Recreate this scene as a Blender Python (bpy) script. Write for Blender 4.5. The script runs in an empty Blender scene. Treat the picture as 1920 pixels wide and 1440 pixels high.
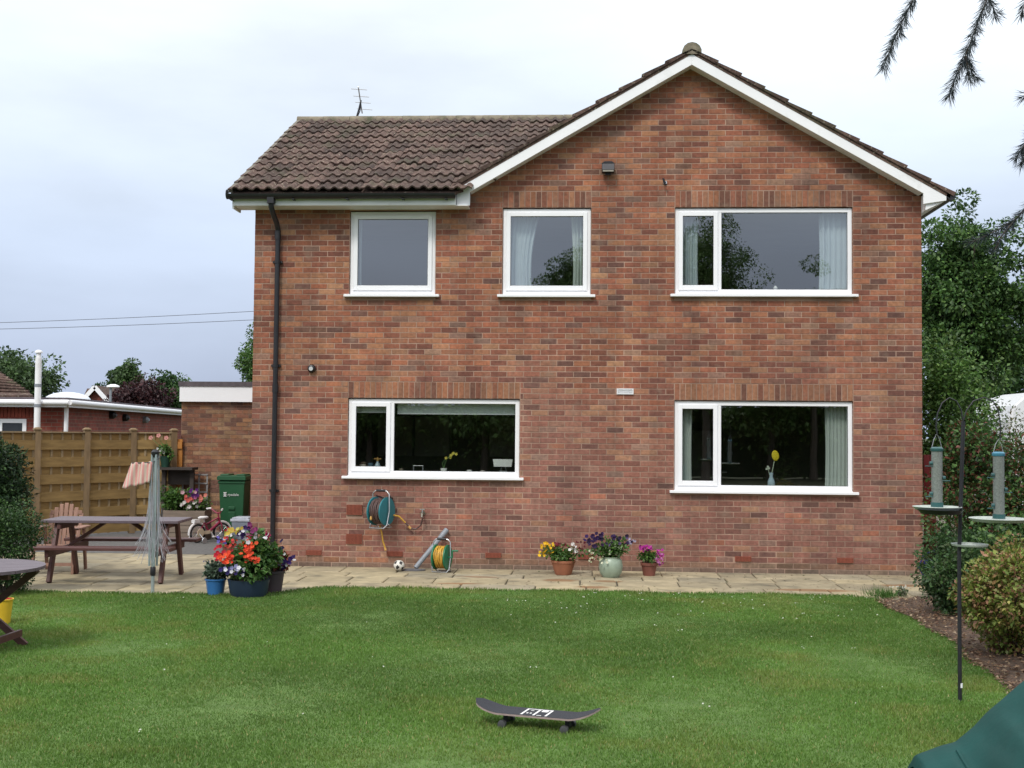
import bpy, math, random
import numpy as np
from mathutils import Vector, Matrix

random.seed(7)
RNG = np.random.default_rng(7)
R = math.radians
scene = bpy.context.scene
COL = scene.collection

# ------------------------------------------------------------------ camera
FPX = 2300.0                       # focal length in photo pixels (photo 1920 x 1440)
CAM = np.array([4.555, -16.530, 1.83])
YAW, PITCH, ROLL = 0.06022, 0.03962, 0.00850
_fw = np.array([-math.sin(YAW) * math.cos(PITCH), math.cos(YAW) * math.cos(PITCH), math.sin(PITCH)])
_rt = np.array([math.cos(YAW), math.sin(YAW), 0.0])
_up = np.cross(_rt, _fw)
_r2 = _rt * math.cos(ROLL) + _up * math.sin(ROLL)
_u2 = -_rt * math.sin(ROLL) + _up * math.cos(ROLL)
cam_data = bpy.data.cameras.new('camera')
cam_data.sensor_width = 36.0
cam_data.lens = 36.0 * FPX / 1920.0
cam_data.clip_start = 0.05
cam_data.clip_end = 3000.0
cam = bpy.data.objects.new('camera', cam_data)
COL.objects.link(cam)
cam.matrix_world = Matrix(((_r2[0], _u2[0], -_fw[0], CAM[0]), (_r2[1], _u2[1], -_fw[1], CAM[1]),
                           (_r2[2], _u2[2], -_fw[2], CAM[2]), (0, 0, 0, 1)))
scene.camera = cam

def _ray(x, y):
    return _r2 * (x - 960) / FPX + _u2 * (720 - y) / FPX + _fw
def pix(x, y, Y=0.0):
    """point where the line of sight of a photo pixel meets the vertical plane at Y"""
    d = _ray(x, y); t = (Y - CAM[1]) / d[1]
    return CAM + d * t
def gnd(x, y, Z=0.0):
    """point where the line of sight of a photo pixel meets the level Z"""
    d = _ray(x, y); t = (Z - CAM[2]) / d[2]
    return CAM + d * t

# ------------------------------------------------------------------ world (overcast) and sun
SUN_EL, SUN_AZ = R(48), R(200)          # azimuth of the direction TO the sun, clockwise from +Y
world = bpy.data.worlds.new('World'); scene.world = world
world.use_nodes = True
nt = world.node_tree; nt.nodes.clear()
def N(t, **kw):
    n = nt.nodes.new(t)
    for k, v in kw.items(): setattr(n, k, v)
    return n
L = lambda a, b: nt.links.new(a, b)
out = N('ShaderNodeOutputWorld'); bg = N('ShaderNodeBackground')
sky = N('ShaderNodeTexSky'); sky.sky_type = 'NISHITA'; sky.sun_disc = False
sky.sun_elevation = SUN_EL; sky.sun_rotation = SUN_AZ; sky.air_density = 1.2; sky.dust_density = 2.5
tc = N('ShaderNodeTexCoord'); sep = N('ShaderNodeSeparateXYZ'); L(tc.outputs['Generated'], sep.inputs[0])
ramp = N('ShaderNodeValToRGB')
cr = ramp.color_ramp
cr.elements[0].position = 0.0; cr.elements[0].color = (0.37, 0.44, 0.60, 1)
cr.elements[1].position = 1.0; cr.elements[1].color = (1.38, 1.40, 1.42, 1)
for pos, c in ((0.06, (0.43, 0.50, 0.66, 1)), (0.15, (0.54, 0.62, 0.77, 1)), (0.28, (0.80, 0.87, 0.95, 1)), (0.5, (1.12, 1.16, 1.2, 1))):
    e = cr.elements.new(pos); e.color = c
L(sep.outputs['Z'], ramp.inputs['Fac'])
mp = N('ShaderNodeMapping'); mp.inputs['Scale'].default_value = (1.6, 1.6, 5.0); mp.inputs['Location'].default_value = (0.35, 0.2, 0.4)
L(tc.outputs['Generated'], mp.inputs[0])
nz = N('ShaderNodeTexNoise'); nz.inputs['Scale'].default_value = 1.5; nz.inputs['Detail'].default_value = 6; nz.inputs['Roughness'].default_value = 0.5
L(mp.outputs[0], nz.inputs['Vector'])
mr = N('ShaderNodeMapRange'); mr.inputs['From Min'].default_value = 0.3; mr.inputs['From Max'].default_value = 0.7
mr.inputs['To Min'].default_value = 0.82; mr.inputs['To Max'].default_value = 1.14
L(nz.outputs['Fac'], mr.inputs['Value'])
mul = N('ShaderNodeMixRGB', blend_type='MULTIPLY'); mul.inputs['Fac'].default_value = 1
L(ramp.outputs['Color'], mul.inputs['Color1']); L(mr.outputs[0], mul.inputs['Color2'])
sc_ = N('ShaderNodeMixRGB', blend_type='MULTIPLY'); sc_.inputs['Fac'].default_value = 1; sc_.inputs['Color2'].default_value = (0.1, 0.1, 0.1, 1)
L(sky.outputs[0], sc_.inputs['Color1'])
mix = N('ShaderNodeMixRGB'); mix.inputs['Fac'].default_value = 0.88
L(sc_.outputs[0], mix.inputs['Color1']); L(mul.outputs[0], mix.inputs['Color2'])
bg.inputs['Strength'].default_value = 1.0
L(mix.outputs[0], bg.inputs['Color']); L(bg.outputs[0], out.inputs[0])

sun_d = bpy.data.lights.new('sun', 'SUN'); sun_d.energy = 1.5; sun_d.angle = R(12); sun_d.color = (1.0, 0.96, 0.9)
sun = bpy.data.objects.new('sun', sun_d); COL.objects.link(sun)
_d = Vector((math.sin(SUN_AZ) * math.cos(SUN_EL), math.cos(SUN_AZ) * math.cos(SUN_EL), math.sin(SUN_EL)))
sun.rotation_euler = _d.to_track_quat('Z', 'Y').to_euler(); sun.location = (0, -10, 20)

vs = scene.view_settings
vs.view_transform = 'Standard'; vs.look = 'None'; vs.exposure = 0.42; vs.gamma = 1.0; vs.use_curve_mapping = False
scene.render.engine = 'CYCLES'
scene.cycles.use_denoising = True
scene.cycles.max_bounces = 8; scene.cycles.transparent_max_bounces = 16
scene.cycles.caustics_reflective = False; scene.cycles.caustics_refractive = False

# ------------------------------------------------------------------ materials
def s2l(c):
    return tuple((v / 255 / 12.92) if v / 255 <= 0.04045 else ((v / 255 + 0.055) / 1.055) ** 2.4 for v in c)
MATS = {}
def mat(name, col, rough=0.6, var=0.18, scale=9.0, bump=0.0, bscale=60.0, metal=0.0, attr=None, stretch=None, trans=0.0, spec=0.5, dirt=None, coords='Object'):
    """procedural principled material: base colour (linear), noise variation, optional colour attribute"""
    if name in MATS: return MATS[name]
    m = bpy.data.materials.new(name); m.use_nodes = True; MATS[name] = m
    t = m.node_tree; nd = t.nodes; lk = t.links
    p = nd['Principled BSDF']; o = nd['Material Output']
    p.inputs['Roughness'].default_value = rough; p.inputs['Metallic'].default_value = metal
    p.inputs['Specular IOR Level'].default_value = spec
    co = nd.new('ShaderNodeTexCoord')
    src = co.outputs['Object']
    if coords == 'World':
        g = nd.new('ShaderNodeNewGeometry'); src = g.outputs['Position']
    if stretch:
        mp = nd.new('ShaderNodeMapping'); mp.inputs['Scale'].default_value = stretch
        lk.new(src, mp.inputs[0]); src = mp.outputs[0]
    n1 = nd.new('ShaderNodeTexNoise'); n1.inputs['Scale'].default_value = scale; n1.inputs['Detail'].default_value = 5
    lk.new(src, n1.inputs['Vector'])
    r1 = nd.new('ShaderNodeMapRange'); r1.inputs['From Min'].default_value = 0.25; r1.inputs['From Max'].default_value = 0.75
    r1.inputs['To Min'].default_value = 1 - var; r1.inputs['To Max'].default_value = 1 + var
    lk.new(n1.outputs['Fac'], r1.inputs['Value'])
    mx = nd.new('ShaderNodeMixRGB'); mx.blend_type = 'MULTIPLY'; mx.inputs['Fac'].default_value = 1
    if attr:
        a = nd.new('ShaderNodeAttribute'); a.attribute_name = attr
        lk.new(a.outputs['Color'], mx.inputs['Color1'])
    else:
        mx.inputs['Color1'].default_value = (*col, 1)
    lk.new(r1.outputs[0], mx.inputs['Color2'])
    csrc = mx.outputs[0]
    if dirt:
        dcol, dscale, dmin, dmax = dirt
        n2 = nd.new('ShaderNodeTexNoise'); n2.inputs['Scale'].default_value = dscale; n2.inputs['Detail'].default_value = 8
        lk.new(src, n2.inputs['Vector'])
        r2 = nd.new('ShaderNodeMapRange'); r2.inputs['From Min'].default_value = dmin; r2.inputs['From Max'].default_value = dmax
        lk.new(n2.outputs['Fac'], r2.inputs['Value'])
        m2 = nd.new('ShaderNodeMixRGB'); m2.inputs['Color2'].default_value = (*dcol, 1)
        lk.new(r2.outputs[0], m2.inputs['Fac']); lk.new(csrc, m2.inputs['Color1']); csrc = m2.outputs[0]
    lk.new(csrc, p.inputs['Base Color'])
    if bump:
        n3 = nd.new('ShaderNodeTexNoise'); n3.inputs['Scale'].default_value = bscale; n3.inputs['Detail'].default_value = 6
        lk.new(src, n3.inputs['Vector'])
        b = nd.new('ShaderNodeBump'); b.inputs['Strength'].default_value = bump; b.inputs['Distance'].default_value = 0.01
        lk.new(n3.outputs['Fac'], b.inputs['Height']); lk.new(b.outputs[0], p.inputs['Normal'])
    if trans:
        tr = nd.new('ShaderNodeBsdfTranslucent'); ms = nd.new('ShaderNodeMixShader'); ms.inputs['Fac'].default_value = trans
        lk.new(csrc, tr.inputs['Color']); lk.new(p.outputs[0], ms.inputs[1]); lk.new(tr.outputs[0], ms.inputs[2]); lk.new(ms.outputs[0], o.inputs[0])
    return m

def glass_mat(name, ior=0.16):
    m = bpy.data.materials.new(name); m.use_nodes = True; MATS[name] = m
    t = m.node_tree; nd = t.nodes; lk = t.links; nd.clear()
    o = nd.new('ShaderNodeOutputMaterial'); ms = nd.new('ShaderNodeMixShader'); tr = nd.new('ShaderNodeBsdfTransparent'); gl = nd.new('ShaderNodeBsdfGlossy')
    # reflectance of double glazing, the same from either side: F0 + (1 - F0) (1 - cos)^5
    lw = nd.new('ShaderNodeLayerWeight'); lw.inputs['Blend'].default_value = 0.5
    pw = nd.new('ShaderNodeMath'); pw.operation = 'POWER'; pw.inputs[1].default_value = 5; lk.new(lw.outputs['Facing'], pw.inputs[0])
    fr = nd.new('ShaderNodeMath'); fr.operation = 'MULTIPLY_ADD'; fr.inputs[1].default_value = 1 - ior; fr.inputs[2].default_value = ior; lk.new(pw.outputs[0], fr.inputs[0])
    tr.inputs['Color'].default_value = (0.86, 0.9, 0.88, 1); gl.inputs['Roughness'].default_value = 0.0
    gl.inputs['Color'].default_value = (0.95, 0.97, 1, 1)
    co = nd.new('ShaderNodeTexCoord'); nz = nd.new('ShaderNodeTexNoise'); nz.inputs['Scale'].default_value = 1.3
    b = nd.new('ShaderNodeBump'); b.inputs['Strength'].default_value = 0.02; b.inputs['Distance'].default_value = 0.02
    lk.new(co.outputs['Object'], nz.inputs['Vector']); lk.new(nz.outputs['Fac'], b.inputs['Height']); lk.new(b.outputs[0], gl.inputs['Normal'])
    lk.new(fr.outputs[0], ms.inputs[0]); lk.new(tr.outputs[0], ms.inputs[1]); lk.new(gl.outputs[0], ms.inputs[2]); lk.new(ms.outputs[0], o.inputs[0])
    return m

# ------------------------------------------------------------------ mesh helpers
def rotm(rx=0, ry=0, rz=0):
    return np.array(Matrix.Rotation(rz, 3, 'Z') @ Matrix.Rotation(ry, 3, 'Y') @ Matrix.Rotation(rx, 3, 'X'))
class MB:
    def __init__(s): s.v = []; s.f = []; s.c = []; s.cur = None; s.mi = []; s.m = 0
    def add(s, vs_, fs_):
        o = len(s.v)
        s.v += [tuple(map(float, p)) for p in vs_]
        for f in fs_:
            s.f.append(tuple(o + i for i in f)); s.c.append(s.cur); s.mi.append(s.m)
        return s
    def box(s, c, d, rot=None, taper=1.0):
        hx, hy, hz = d[0] / 2, d[1] / 2, d[2] / 2
        p = np.array([(sx * hx * (taper if sz > 0 else 1), sy * hy * (taper if sz > 0 else 1), sz * hz) for sz in (-1, 1) for sy in (-1, 1) for sx in (-1, 1)])
        if rot is not None: p = p @ np.asarray(rot).T
        p = p + np.asarray(c)
        return s.add(p, [(0, 2, 3, 1), (4, 5, 7, 6), (0, 1, 5, 4), (2, 6, 7, 3), (0, 4, 6, 2), (1, 3, 7, 5)])
    def box2(s, a, b):
        a = np.asarray(a, float); b = np.asarray(b, float)
        return s.box((a + b) / 2, np.abs(b - a))
    def beam(s, a, b, w, h, up=(0, 0, 1)):
        """rectangular bar from a to b, w across, h along 'up'"""
        a = np.asarray(a, float); b = np.asarray(b, float); d = b - a; ln = np.linalg.norm(d); d = d / ln
        u = np.asarray(up, float); u = u - d * (u @ d)
        if np.linalg.norm(u) < 1e-6: u = np.array([1.0, 0, 0]) - d * d[0]
        u /= np.linalg.norm(u); w_ = np.cross(d, u)
        return s.box((a + b) / 2, (ln, w, h), rot=np.stack([d, w_, u], 1))
    def tube(s, pts, r, n=8, closed=False):
        P = [np.asarray(p, float) for p in pts]; k = len(P)
        rr = [r] * k if not hasattr(r, '__len__') else list(r)
        vs_ = []; prev = None
        for i in range(k):
            if closed: d = P[(i + 1) % k] - P[i - 1]
            else: d = P[min(i + 1, k - 1)] - P[max(i - 1, 0)]
            d = d / (np.linalg.norm(d) + 1e-12)
            if prev is None:
                a = np.array([0, 0, 1.0]) if abs(d[2]) < 0.9 else np.array([1.0, 0, 0])
                u = np.cross(d, a)
            else:
                u = prev - d * (prev @ d)
            u /= np.linalg.norm(u) + 1e-12; prev = u; w = np.cross(d, u)
            for j in range(n):
                t = 2 * math.pi * j / n
                vs_.append(P[i] + rr[i] * (u * math.cos(t) + w * math.sin(t)))
        fs_ = []
        for i in range(k if closed else k - 1):
            for j in range(n):
                a = i * n + j; b = i * n + (j + 1) % n; i2 = (i + 1) % k
                fs_.append((a, b, i2 * n + (j + 1) % n, i2 * n + j))
        if not closed:
            fs_.append(tuple(range(n - 1, -1, -1))); fs_.append(tuple((k - 1) * n + j for j in range(n)))
        return s.add(vs_, fs_)
    def lathe(s, prof, n=24, c=(0, 0, 0), rot=None, cap=True):
        vs_ = []; fs_ = []
        for (r, z) in prof:
            for j in range(n):
                t = 2 * math.pi * j / n; vs_.append((r * math.cos(t), r * math.sin(t), z))
        k = len(prof)
        for i in range(k - 1):
            for j in range(n):
                a = i * n + j; b = i * n + (j + 1) % n
                fs_.append((a, b, b + n, a + n))
        if cap:
            fs_.append(tuple(range(n - 1, -1, -1))); fs_.append(tuple((k - 1) * n + j for j in range(n)))
        p = np.array(vs_)
        if rot is not None: p = p @ np.asarray(rot).T
        return s.add(p + np.asarray(c), fs_)
    def disc(s, c, r, nrm, n=8, cup=0.0):
        nrm = np.asarray(nrm, float); nrm = nrm / np.linalg.norm(nrm)
        a = np.array([0, 0, 1.0]) if abs(nrm[2]) < 0.9 else np.array([1.0, 0, 0])
        u = np.cross(nrm, a); u /= np.linalg.norm(u); w = np.cross(nrm, u); c = np.asarray(c, float)
        vs_ = [c - nrm * cup] + [c + r * (1 if j % 2 else 0.78) * (u * math.cos(2 * math.pi * j / n) + w * math.sin(2 * math.pi * j / n)) for j in range(n)]
        return s.add(vs_, [(0, 1 + j, 1 + (j + 1) % n) for j in range(n)])
    def prism(s, poly, y0, y1):
        """polygon given in (x, z) extruded from y0 to y1"""
        n = len(poly)
        vs_ = [(x, y0, z) for x, z in poly] + [(x, y1, z) for x, z in poly]
        fs_ = [tuple(range(n)), tuple(range(2 * n - 1, n - 1, -1))] + [(i, n + i, n + (i + 1) % n, (i + 1) % n) for i in range(n)]
        return s.add(vs_, fs_)
    def build(s, name, m, parent=None, smooth=False, loc=None, bevel=0.0):
        me = bpy.data.meshes.new(name); me.from_pydata(s.v, [], s.f)
        ml = m if isinstance(m, (list, tuple)) else [m]
        for q in ml: me.materials.append(q)
        if len(ml) > 1: me.polygons.foreach_set('material_index', s.mi)
        if any(c is not None for c in s.c):
            at = me.color_attributes.new('col', 'FLOAT_COLOR', 'CORNER')
            arr = np.concatenate([np.tile(np.array([*(c or (1, 1, 1)), 1.0]), (len(f), 1)) for c, f in zip(s.c, s.f)])
            at.data.foreach_set('color', arr.astype(np.float32).ravel())
        if smooth:
            me.shade_smooth(); me.set_sharp_from_angle(angle=R(38))
        me.update()
        return link(name, me, parent, loc, bevel)
def link(name, me, parent=None, loc=None, bevel=0.0):
    o = bpy.data.objects.new(name, me); COL.objects.link(o)
    if parent is not None: o.parent = parent
    if loc is not None: o.location = loc
    if bevel:
        b = o.modifiers.new('bevel', 'BEVEL'); b.width = bevel; b.segments = 1; b.limit_method = 'ANGLE'
    return o
def tag(o, label, cat, group=None):
    o['label'] = label; o['category'] = cat
    if group: o['group'] = group
    return o
def struct(o): o['kind'] = 'structure'; return o
def stuff(o): o['kind'] = 'stuff'; return o
def thing(name, label, cat, loc=(0, 0, 0), rz=0.0, group=None):
    o = bpy.data.objects.new(name, None); COL.objects.link(o)
    o.empty_display_size = 0.1
    o.location = tuple(float(v) for v in loc); o.rotation_euler = (0, 0, rz)
    return tag(o, label, cat, group)
def npmesh(name, verts, faces, m, parent=None, tint=None, smooth=False):
    """fast mesh from arrays: faces (N,k) of equal size, tint (N,3) one colour per face"""
    verts = np.asarray(verts, np.float32); faces = np.asarray(faces, np.int32); n, k = faces.shape
    me = bpy.data.meshes.new(name)
    me.vertices.add(len(verts)); me.vertices.foreach_set('co', verts.ravel())
    me.loops.add(n * k); me.loops.foreach_set('vertex_index', faces.ravel())
    me.polygons.add(n); me.polygons.foreach_set('loop_start', np.arange(0, n * k, k, dtype=np.int32))
    me.materials.append(m)
    if tint is not None:
        at = me.color_attributes.new('col', 'FLOAT_COLOR', 'CORNER')
        a = np.ones((n, k, 4), np.float32); a[:, :, :3] = np.asarray(tint, np.float32)[:, None, :]
        at.data.foreach_set('color', a.ravel())
    me.update(calc_edges=True)
    if smooth: me.shade_smooth()
    return link(name, me, parent)

def unit(a): return a / (np.linalg.norm(a, axis=-1, keepdims=True) + 1e-9)
def leaf_arrays(P, D, Nn, ln, wd, fold=0.25):
    """diamond leaf per point: P base, D direction, Nn normal hint"""
    n = len(P); D = unit(D); S = unit(np.cross(D, Nn)); U = np.cross(S, D)
    ln = np.broadcast_to(np.asarray(ln, float), (n,))[:, None]; wd = np.broadcast_to(np.asarray(wd, float), (n,))[:, None]
    v = np.empty((n, 4, 3))
    v[:, 0] = P; v[:, 1] = P + D * ln * 0.45 - S * wd * 0.5 + U * wd * fold
    v[:, 2] = P + D * ln; v[:, 3] = P + D * ln * 0.45 + S * wd * 0.5 + U * wd * fold
    f = np.arange(n * 4).reshape(n, 4)
    return v.reshape(-1, 3), f
def palette_pick(pal, n, jitter=0.15):
    pal = np.array([p[:3] for p in pal]); w = np.ones(len(pal)) / len(pal)
    idx = RNG.choice(len(pal), n, p=w)
    return np.clip(pal[idx] * (1 + RNG.normal(0, jitter, (n, 1))), 0.002, 1)
LEAF = mat('leaf', (0.06, 0.12, 0.03), rough=0.5, var=0.12, scale=2.0, attr='col', trans=0.28, spec=0.4)
NEEDLE = mat('needle', (0.02, 0.045, 0.03), rough=0.55, var=0.1, scale=3.0, attr='col', trans=0.08, spec=0.35)
PETAL = mat('petal', (0.6, 0.1, 0.1), rough=0.6, var=0.08, scale=20.0, attr='col', trans=0.3, spec=0.25)
BARK = mat('bark', (0.09, 0.07, 0.055), rough=0.9, var=0.35, scale=6, bump=0.6, bscale=25, stretch=(1, 1, 0.3))

def leaf_cloud(name, centers, radii, per, size, pal, parent, m=None, shell=0.55, droop=0.3, aspect=0.6, jitter=0.16):
    """leaves spread round clump centres; radii (n,3)"""
    C = np.repeat(np.asarray(centers, float), per, 0); Rr = np.repeat(np.asarray(radii, float), per, 0)
    n = len(C); d = unit(RNG.normal(size=(n, 3)))
    rad = shell + (1.05 - shell) * RNG.random((n, 1)) ** 0.6
    P = C + d * Rr * rad
    D = unit(d + RNG.normal(0, 0.7, (n, 3)) + np.array([0, 0, -droop]))
    Nn = unit(RNG.normal(0, 0.6, (n, 3)) + np.array([0, 0, 1.0]) + d * 0.5)
    ln = size * RNG.uniform(0.6, 1.25, n)
    v, f = leaf_arrays(P, D, Nn, ln, ln * aspect)
    ct = np.repeat(1 + RNG.normal(0, 0.13, len(centers)), per)[:, None]
    return npmesh(name, v, f, m or LEAF, parent, tint=np.clip(palette_pick(pal, n, jitter) * ct, 0.002, 1))

def clumps_in(n, c, r, shell=0.5, flat=1.0, noise=0.18):
    d = unit(RNG.normal(size=(n, 3)))
    rad = shell + (1 - shell) * RNG.random((n, 1))
    return np.asarray(c) + d * np.asarray(r) * rad * (1 + RNG.normal(0, noise, (n, 1)))

def make_tree(name, label, base, h, crown_c, crown_r, n_cl, per, leaf, pal, cat='tree', group=None, cl_r=0.28, trunk_r=0.14, limbs=9, shell=0.45, aspect=0.6, droop=0.3):
    base = np.asarray(base, float); t = thing(name, label, cat, base, 0, group)
    cc = np.asarray(crown_c, float) - base; cr_ = np.asarray(crown_r, float)
    cl = clumps_in(n_cl, cc, cr_ * 0.82, shell)
    cl[:, 2] = np.maximum(cl[:, 2], leaf)
    rs = np.mean(cr_) * cl_r * RNG.uniform(0.7, 1.35, (n_cl, 1)) * np.array([[1.15, 1.15, 0.8]])
    mb = MB(); top = cc + np.array([0, 0, cr_[2] * 0.35])
    ax = [np.zeros(3), np.array([0.03, 0.02, cc[2] * 0.35]), cc * [0.8, 0.8, 0.75], top]
    mb.tube(ax, [trunk_r * 1.25, trunk_r, trunk_r * 0.7, trunk_r * 0.2], 8)
    for i in RNG.choice(n_cl, min(limbs, n_cl), replace=False):
        s_ = RNG.uniform(0.35, 0.8); a = np.array([0, 0, cc[2] * 0.35]) * (1 - s_) + top * s_ * 0.9
        a[2] = min(a[2], cl[i][2] - 0.1) if cl[i][2] > 0.5 else a[2]
        mid = (a + cl[i]) / 2 + np.array([0, 0, 0.12 * cr_[2] * RNG.uniform(-0.5, 1)])
        mb.tube([a, mid, cl[i]], [trunk_r * 0.4, trunk_r * 0.25, trunk_r * 0.08], 6)
    mb.build('trunk', BARK, t, smooth=True)
    leaf_cloud('crown', cl, rs, per, leaf, pal, t, aspect=aspect, droop=droop)
    return t
def make_bush(name, label, base, c, r, n_cl, per, leaf, pal, cat='shrub', cl_r=0.33, shell=0.5, m=None, aspect=0.6, droop=0.1, stems=7, group=None):
    base = np.asarray(base, float); t = thing(name, label, cat, base, 0, group)
    cc = np.asarray(c, float) - base; r = np.asarray(r, float)
    cl = clumps_in(n_cl, cc, r * 0.8, shell, noise=0.1); cl[:, 2] = np.maximum(cl[:, 2], 0.06)
    rs = np.mean(r) * cl_r * RNG.uniform(0.75, 1.3, (n_cl, 1)) * np.ones((1, 3))
    mb = MB()
    for i in RNG.choice(n_cl, min(stems, n_cl), replace=False):
        mb.tube([RNG.normal(0, 0.05, 3) * [1, 1, 0], cl[i] * [0.5, 0.5, 0.5], cl[i]], [0.022, 0.014, 0.005], 5)
    mb.build('stem', BARK, t)
    leaf_cloud('foliage', cl, rs, per, leaf, pal, t, m=m, aspect=aspect, droop=droop)
    return t
GREEN = [(0.07, 0.15, 0.036), (0.09, 0.18, 0.043), (0.052, 0.115, 0.03), (0.12, 0.21, 0.05)]
DARKG = [(0.034, 0.08, 0.026), (0.048, 0.105, 0.032), (0.066, 0.13, 0.037)]

# ================================================================== SETTING
GROUND_M = mat('earth', (0.07, 0.08, 0.035), rough=1, var=0.3, scale=0.6, bump=0.3, bscale=6)
gm = MB(); gm.add([(-600, -300, -0.09), (600, -300, -0.09), (600, 900, -0.09), (-600, 900, -0.09)], [(0, 1, 2, 3)])
struct(gm.build('ground', GROUND_M))

def smooth(a, b, x):
    t = min(1, max(0, (x - a) / (b - a))); return t * t * (3 - 2 * t)
def edge_y(x):
    """far edge of the lawn, where it meets the paving"""
    y = -3.15 + 0.8 * smooth(0.85, 1.5, x)
    y -= 0.30 * smooth(7.55, 7.85, x)
    return y + 0.03 * math.sin(x * 3.1) + 0.022 * math.sin(x * 7.7 + 1) + 0.012 * math.sin(x * 17)
def edge_x(y):
    """right edge of the lawn, where the bed begins"""
    return 7.72 + 0.10 * math.sin(y * 1.1 + 0.5) + 0.03 * math.sin(y * 4.3) + 0.12 * smooth(-4.2, -2.6, y) - 0.05 * smooth(-7, -9, y)

# ---- lawn sheet
LAWN_M = mat('lawn_soil', (0.09, 0.155, 0.035), rough=1, var=0.25, scale=5, bump=0.4, bscale=40, coords='World')
xs = np.concatenate([np.linspace(-5.0, 7.95, 140)])
ys_n = 60
lv, lf = [], []
for j in range(ys_n):
    s_ = j / (ys_n - 1)
    for x in xs:
        y = edge_y(x) * (1 - s_) + (-24) * s_
        xx = min(x, edge_x(y)); lv.append((xx, y, 0.012 + 0.006 * math.sin(x * 2.1) * math.sin(y * 1.7)))
nx = len(xs)
for j in range(ys_n - 1):
    for i in range(nx - 1):
        lf.append((j * nx + i, (j + 1) * nx + i, (j + 1) * nx + i + 1, j * nx + i + 1))
lawn = struct(npmesh('lawn', lv, lf, LAWN_M))

# ---- grass blades (nobody could count them: one object)
def vnoise(x, y, seed):
    """smooth value noise on arrays"""
    r = np.random.default_rng(seed).random((128, 128))
    xi = np.floor(x).astype(int); yi = np.floor(y).astype(int); fx = x - xi; fy = y - yi
    fx = fx * fx * (3 - 2 * fx); fy = fy * fy * (3 - 2 * fy)
    g = lambda a, b: r[a % 128, b % 128]
    return (g(xi, yi) * (1 - fx) + g(xi + 1, yi) * fx) * (1 - fy) + (g(xi, yi + 1) * (1 - fx) + g(xi + 1, yi + 1) * fx) * fy
def make_grass():
    cand = 1250000
    Y = RNG.uniform(-11.3, -2.2, cand); X = RNG.uniform(-4.2, 8.1, cand)
    ey = -3.15 + 0.8 * (lambda t: t * t * (3 - 2 * t))(np.clip((X - 0.85) / 0.65, 0, 1)) - 0.30 * (lambda t: t * t * (3 - 2 * t))(np.clip((X - 7.55) / 0.3, 0, 1))
    ey += 0.03 * np.sin(X * 3.1) + 0.022 * np.sin(X * 7.7 + 1) + 0.012 * np.sin(X * 17)
    ss = lambda a, b, x: (lambda t: t * t * (3 - 2 * t))(np.clip((x - a) / (b - a), 0, 1))
    ex = 7.72 + 0.10 * np.sin(Y * 1.1 + 0.5) + 0.03 * np.sin(Y * 4.3) + 0.12 * ss(-4.2, -2.6, Y) - 0.05 * (1 - ss(-9, -7, Y))
    depth = Y - CAM[1]
    # what the camera could see, with a margin for a step to either side
    lim_l = CAM[0] - 0.062 * depth - depth * 0.42 - 1.0; lim_r = CAM[0] - 0.062 * depth + depth * 0.42 + 1.0
    far = np.clip((depth - 5) / 9, 0, 1)
    keep = (Y < ey + RNG.uniform(-0.01, 0.035, cand)) & (X < ex + RNG.uniform(-0.01, 0.03, cand)) & (X > lim_l) & (X < lim_r) & (RNG.random(cand) < 1 - 0.25 * far)
    X, Y, ey, far = X[keep], Y[keep], ey[keep], far[keep]; n = len(X)
    edge = np.exp(-((ey - Y) / 0.08) ** 2)
    big = vnoise(X * 0.8, Y * 0.8, 3); mid = vnoise(X * 2.7, Y * 2.7, 4); fine = vnoise(X * 9, Y * 9, 5)
    h = (0.013 + 0.008 * mid + 0.008 * RNG.random(n)) * (1 + 0.8 * edge) * (0.85 + 0.3 * fine)
    w = (0.0028 + 0.0022 * far) * RNG.uniform(0.8, 1.5, n)
    a = RNG.uniform(0, 2 * math.pi, n); lean = RNG.uniform(0.1, 0.9, n) * h; la = RNG.uniform(0, 2 * math.pi, n)
    v = np.empty((n, 3, 3)); z0 = 0.008
    v[:, 0] = np.stack([X - np.cos(a) * w, Y - np.sin(a) * w, np.full(n, z0)], 1)
    v[:, 1] = np.stack([X + np.cos(a) * w, Y + np.sin(a) * w, np.full(n, z0)], 1)
    v[:, 2] = np.stack([X + np.cos(la) * lean, Y + np.sin(la) * lean, z0 + h], 1)
    dry = np.clip((mid - 0.55) * 1.6 + (big - 0.5) * 0.9, 0, 1)[:, None]
    base = np.array([[0.118, 0.222, 0.040]]) * (0.76 + 0.42 * big[:, None]) * (1 - 0.15 * edge[:, None])
    yel = np.array([[0.215, 0.245, 0.055]])
    col = base * (1 - 0.6 * dry) + yel * 0.6 * dry
    strawm = (RNG.random((n, 1)) < 0.03 + 0.06 * dry)
    col = np.where(strawm, np.array([[0.32, 0.28, 0.11]]), col) * RNG.uniform(0.8, 1.22, (n, 1))
    col = np.clip(col, 0.003, 1)
    stuff(npmesh('grass', v.reshape(-1, 3), np.arange(n * 3).reshape(n, 3), MATS['leaf'], None, tint=col))
    return n
make_grass()
bpy.data.objects['grass']['label'] = 'short mown green lawn grass with yellowish patches'

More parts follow.
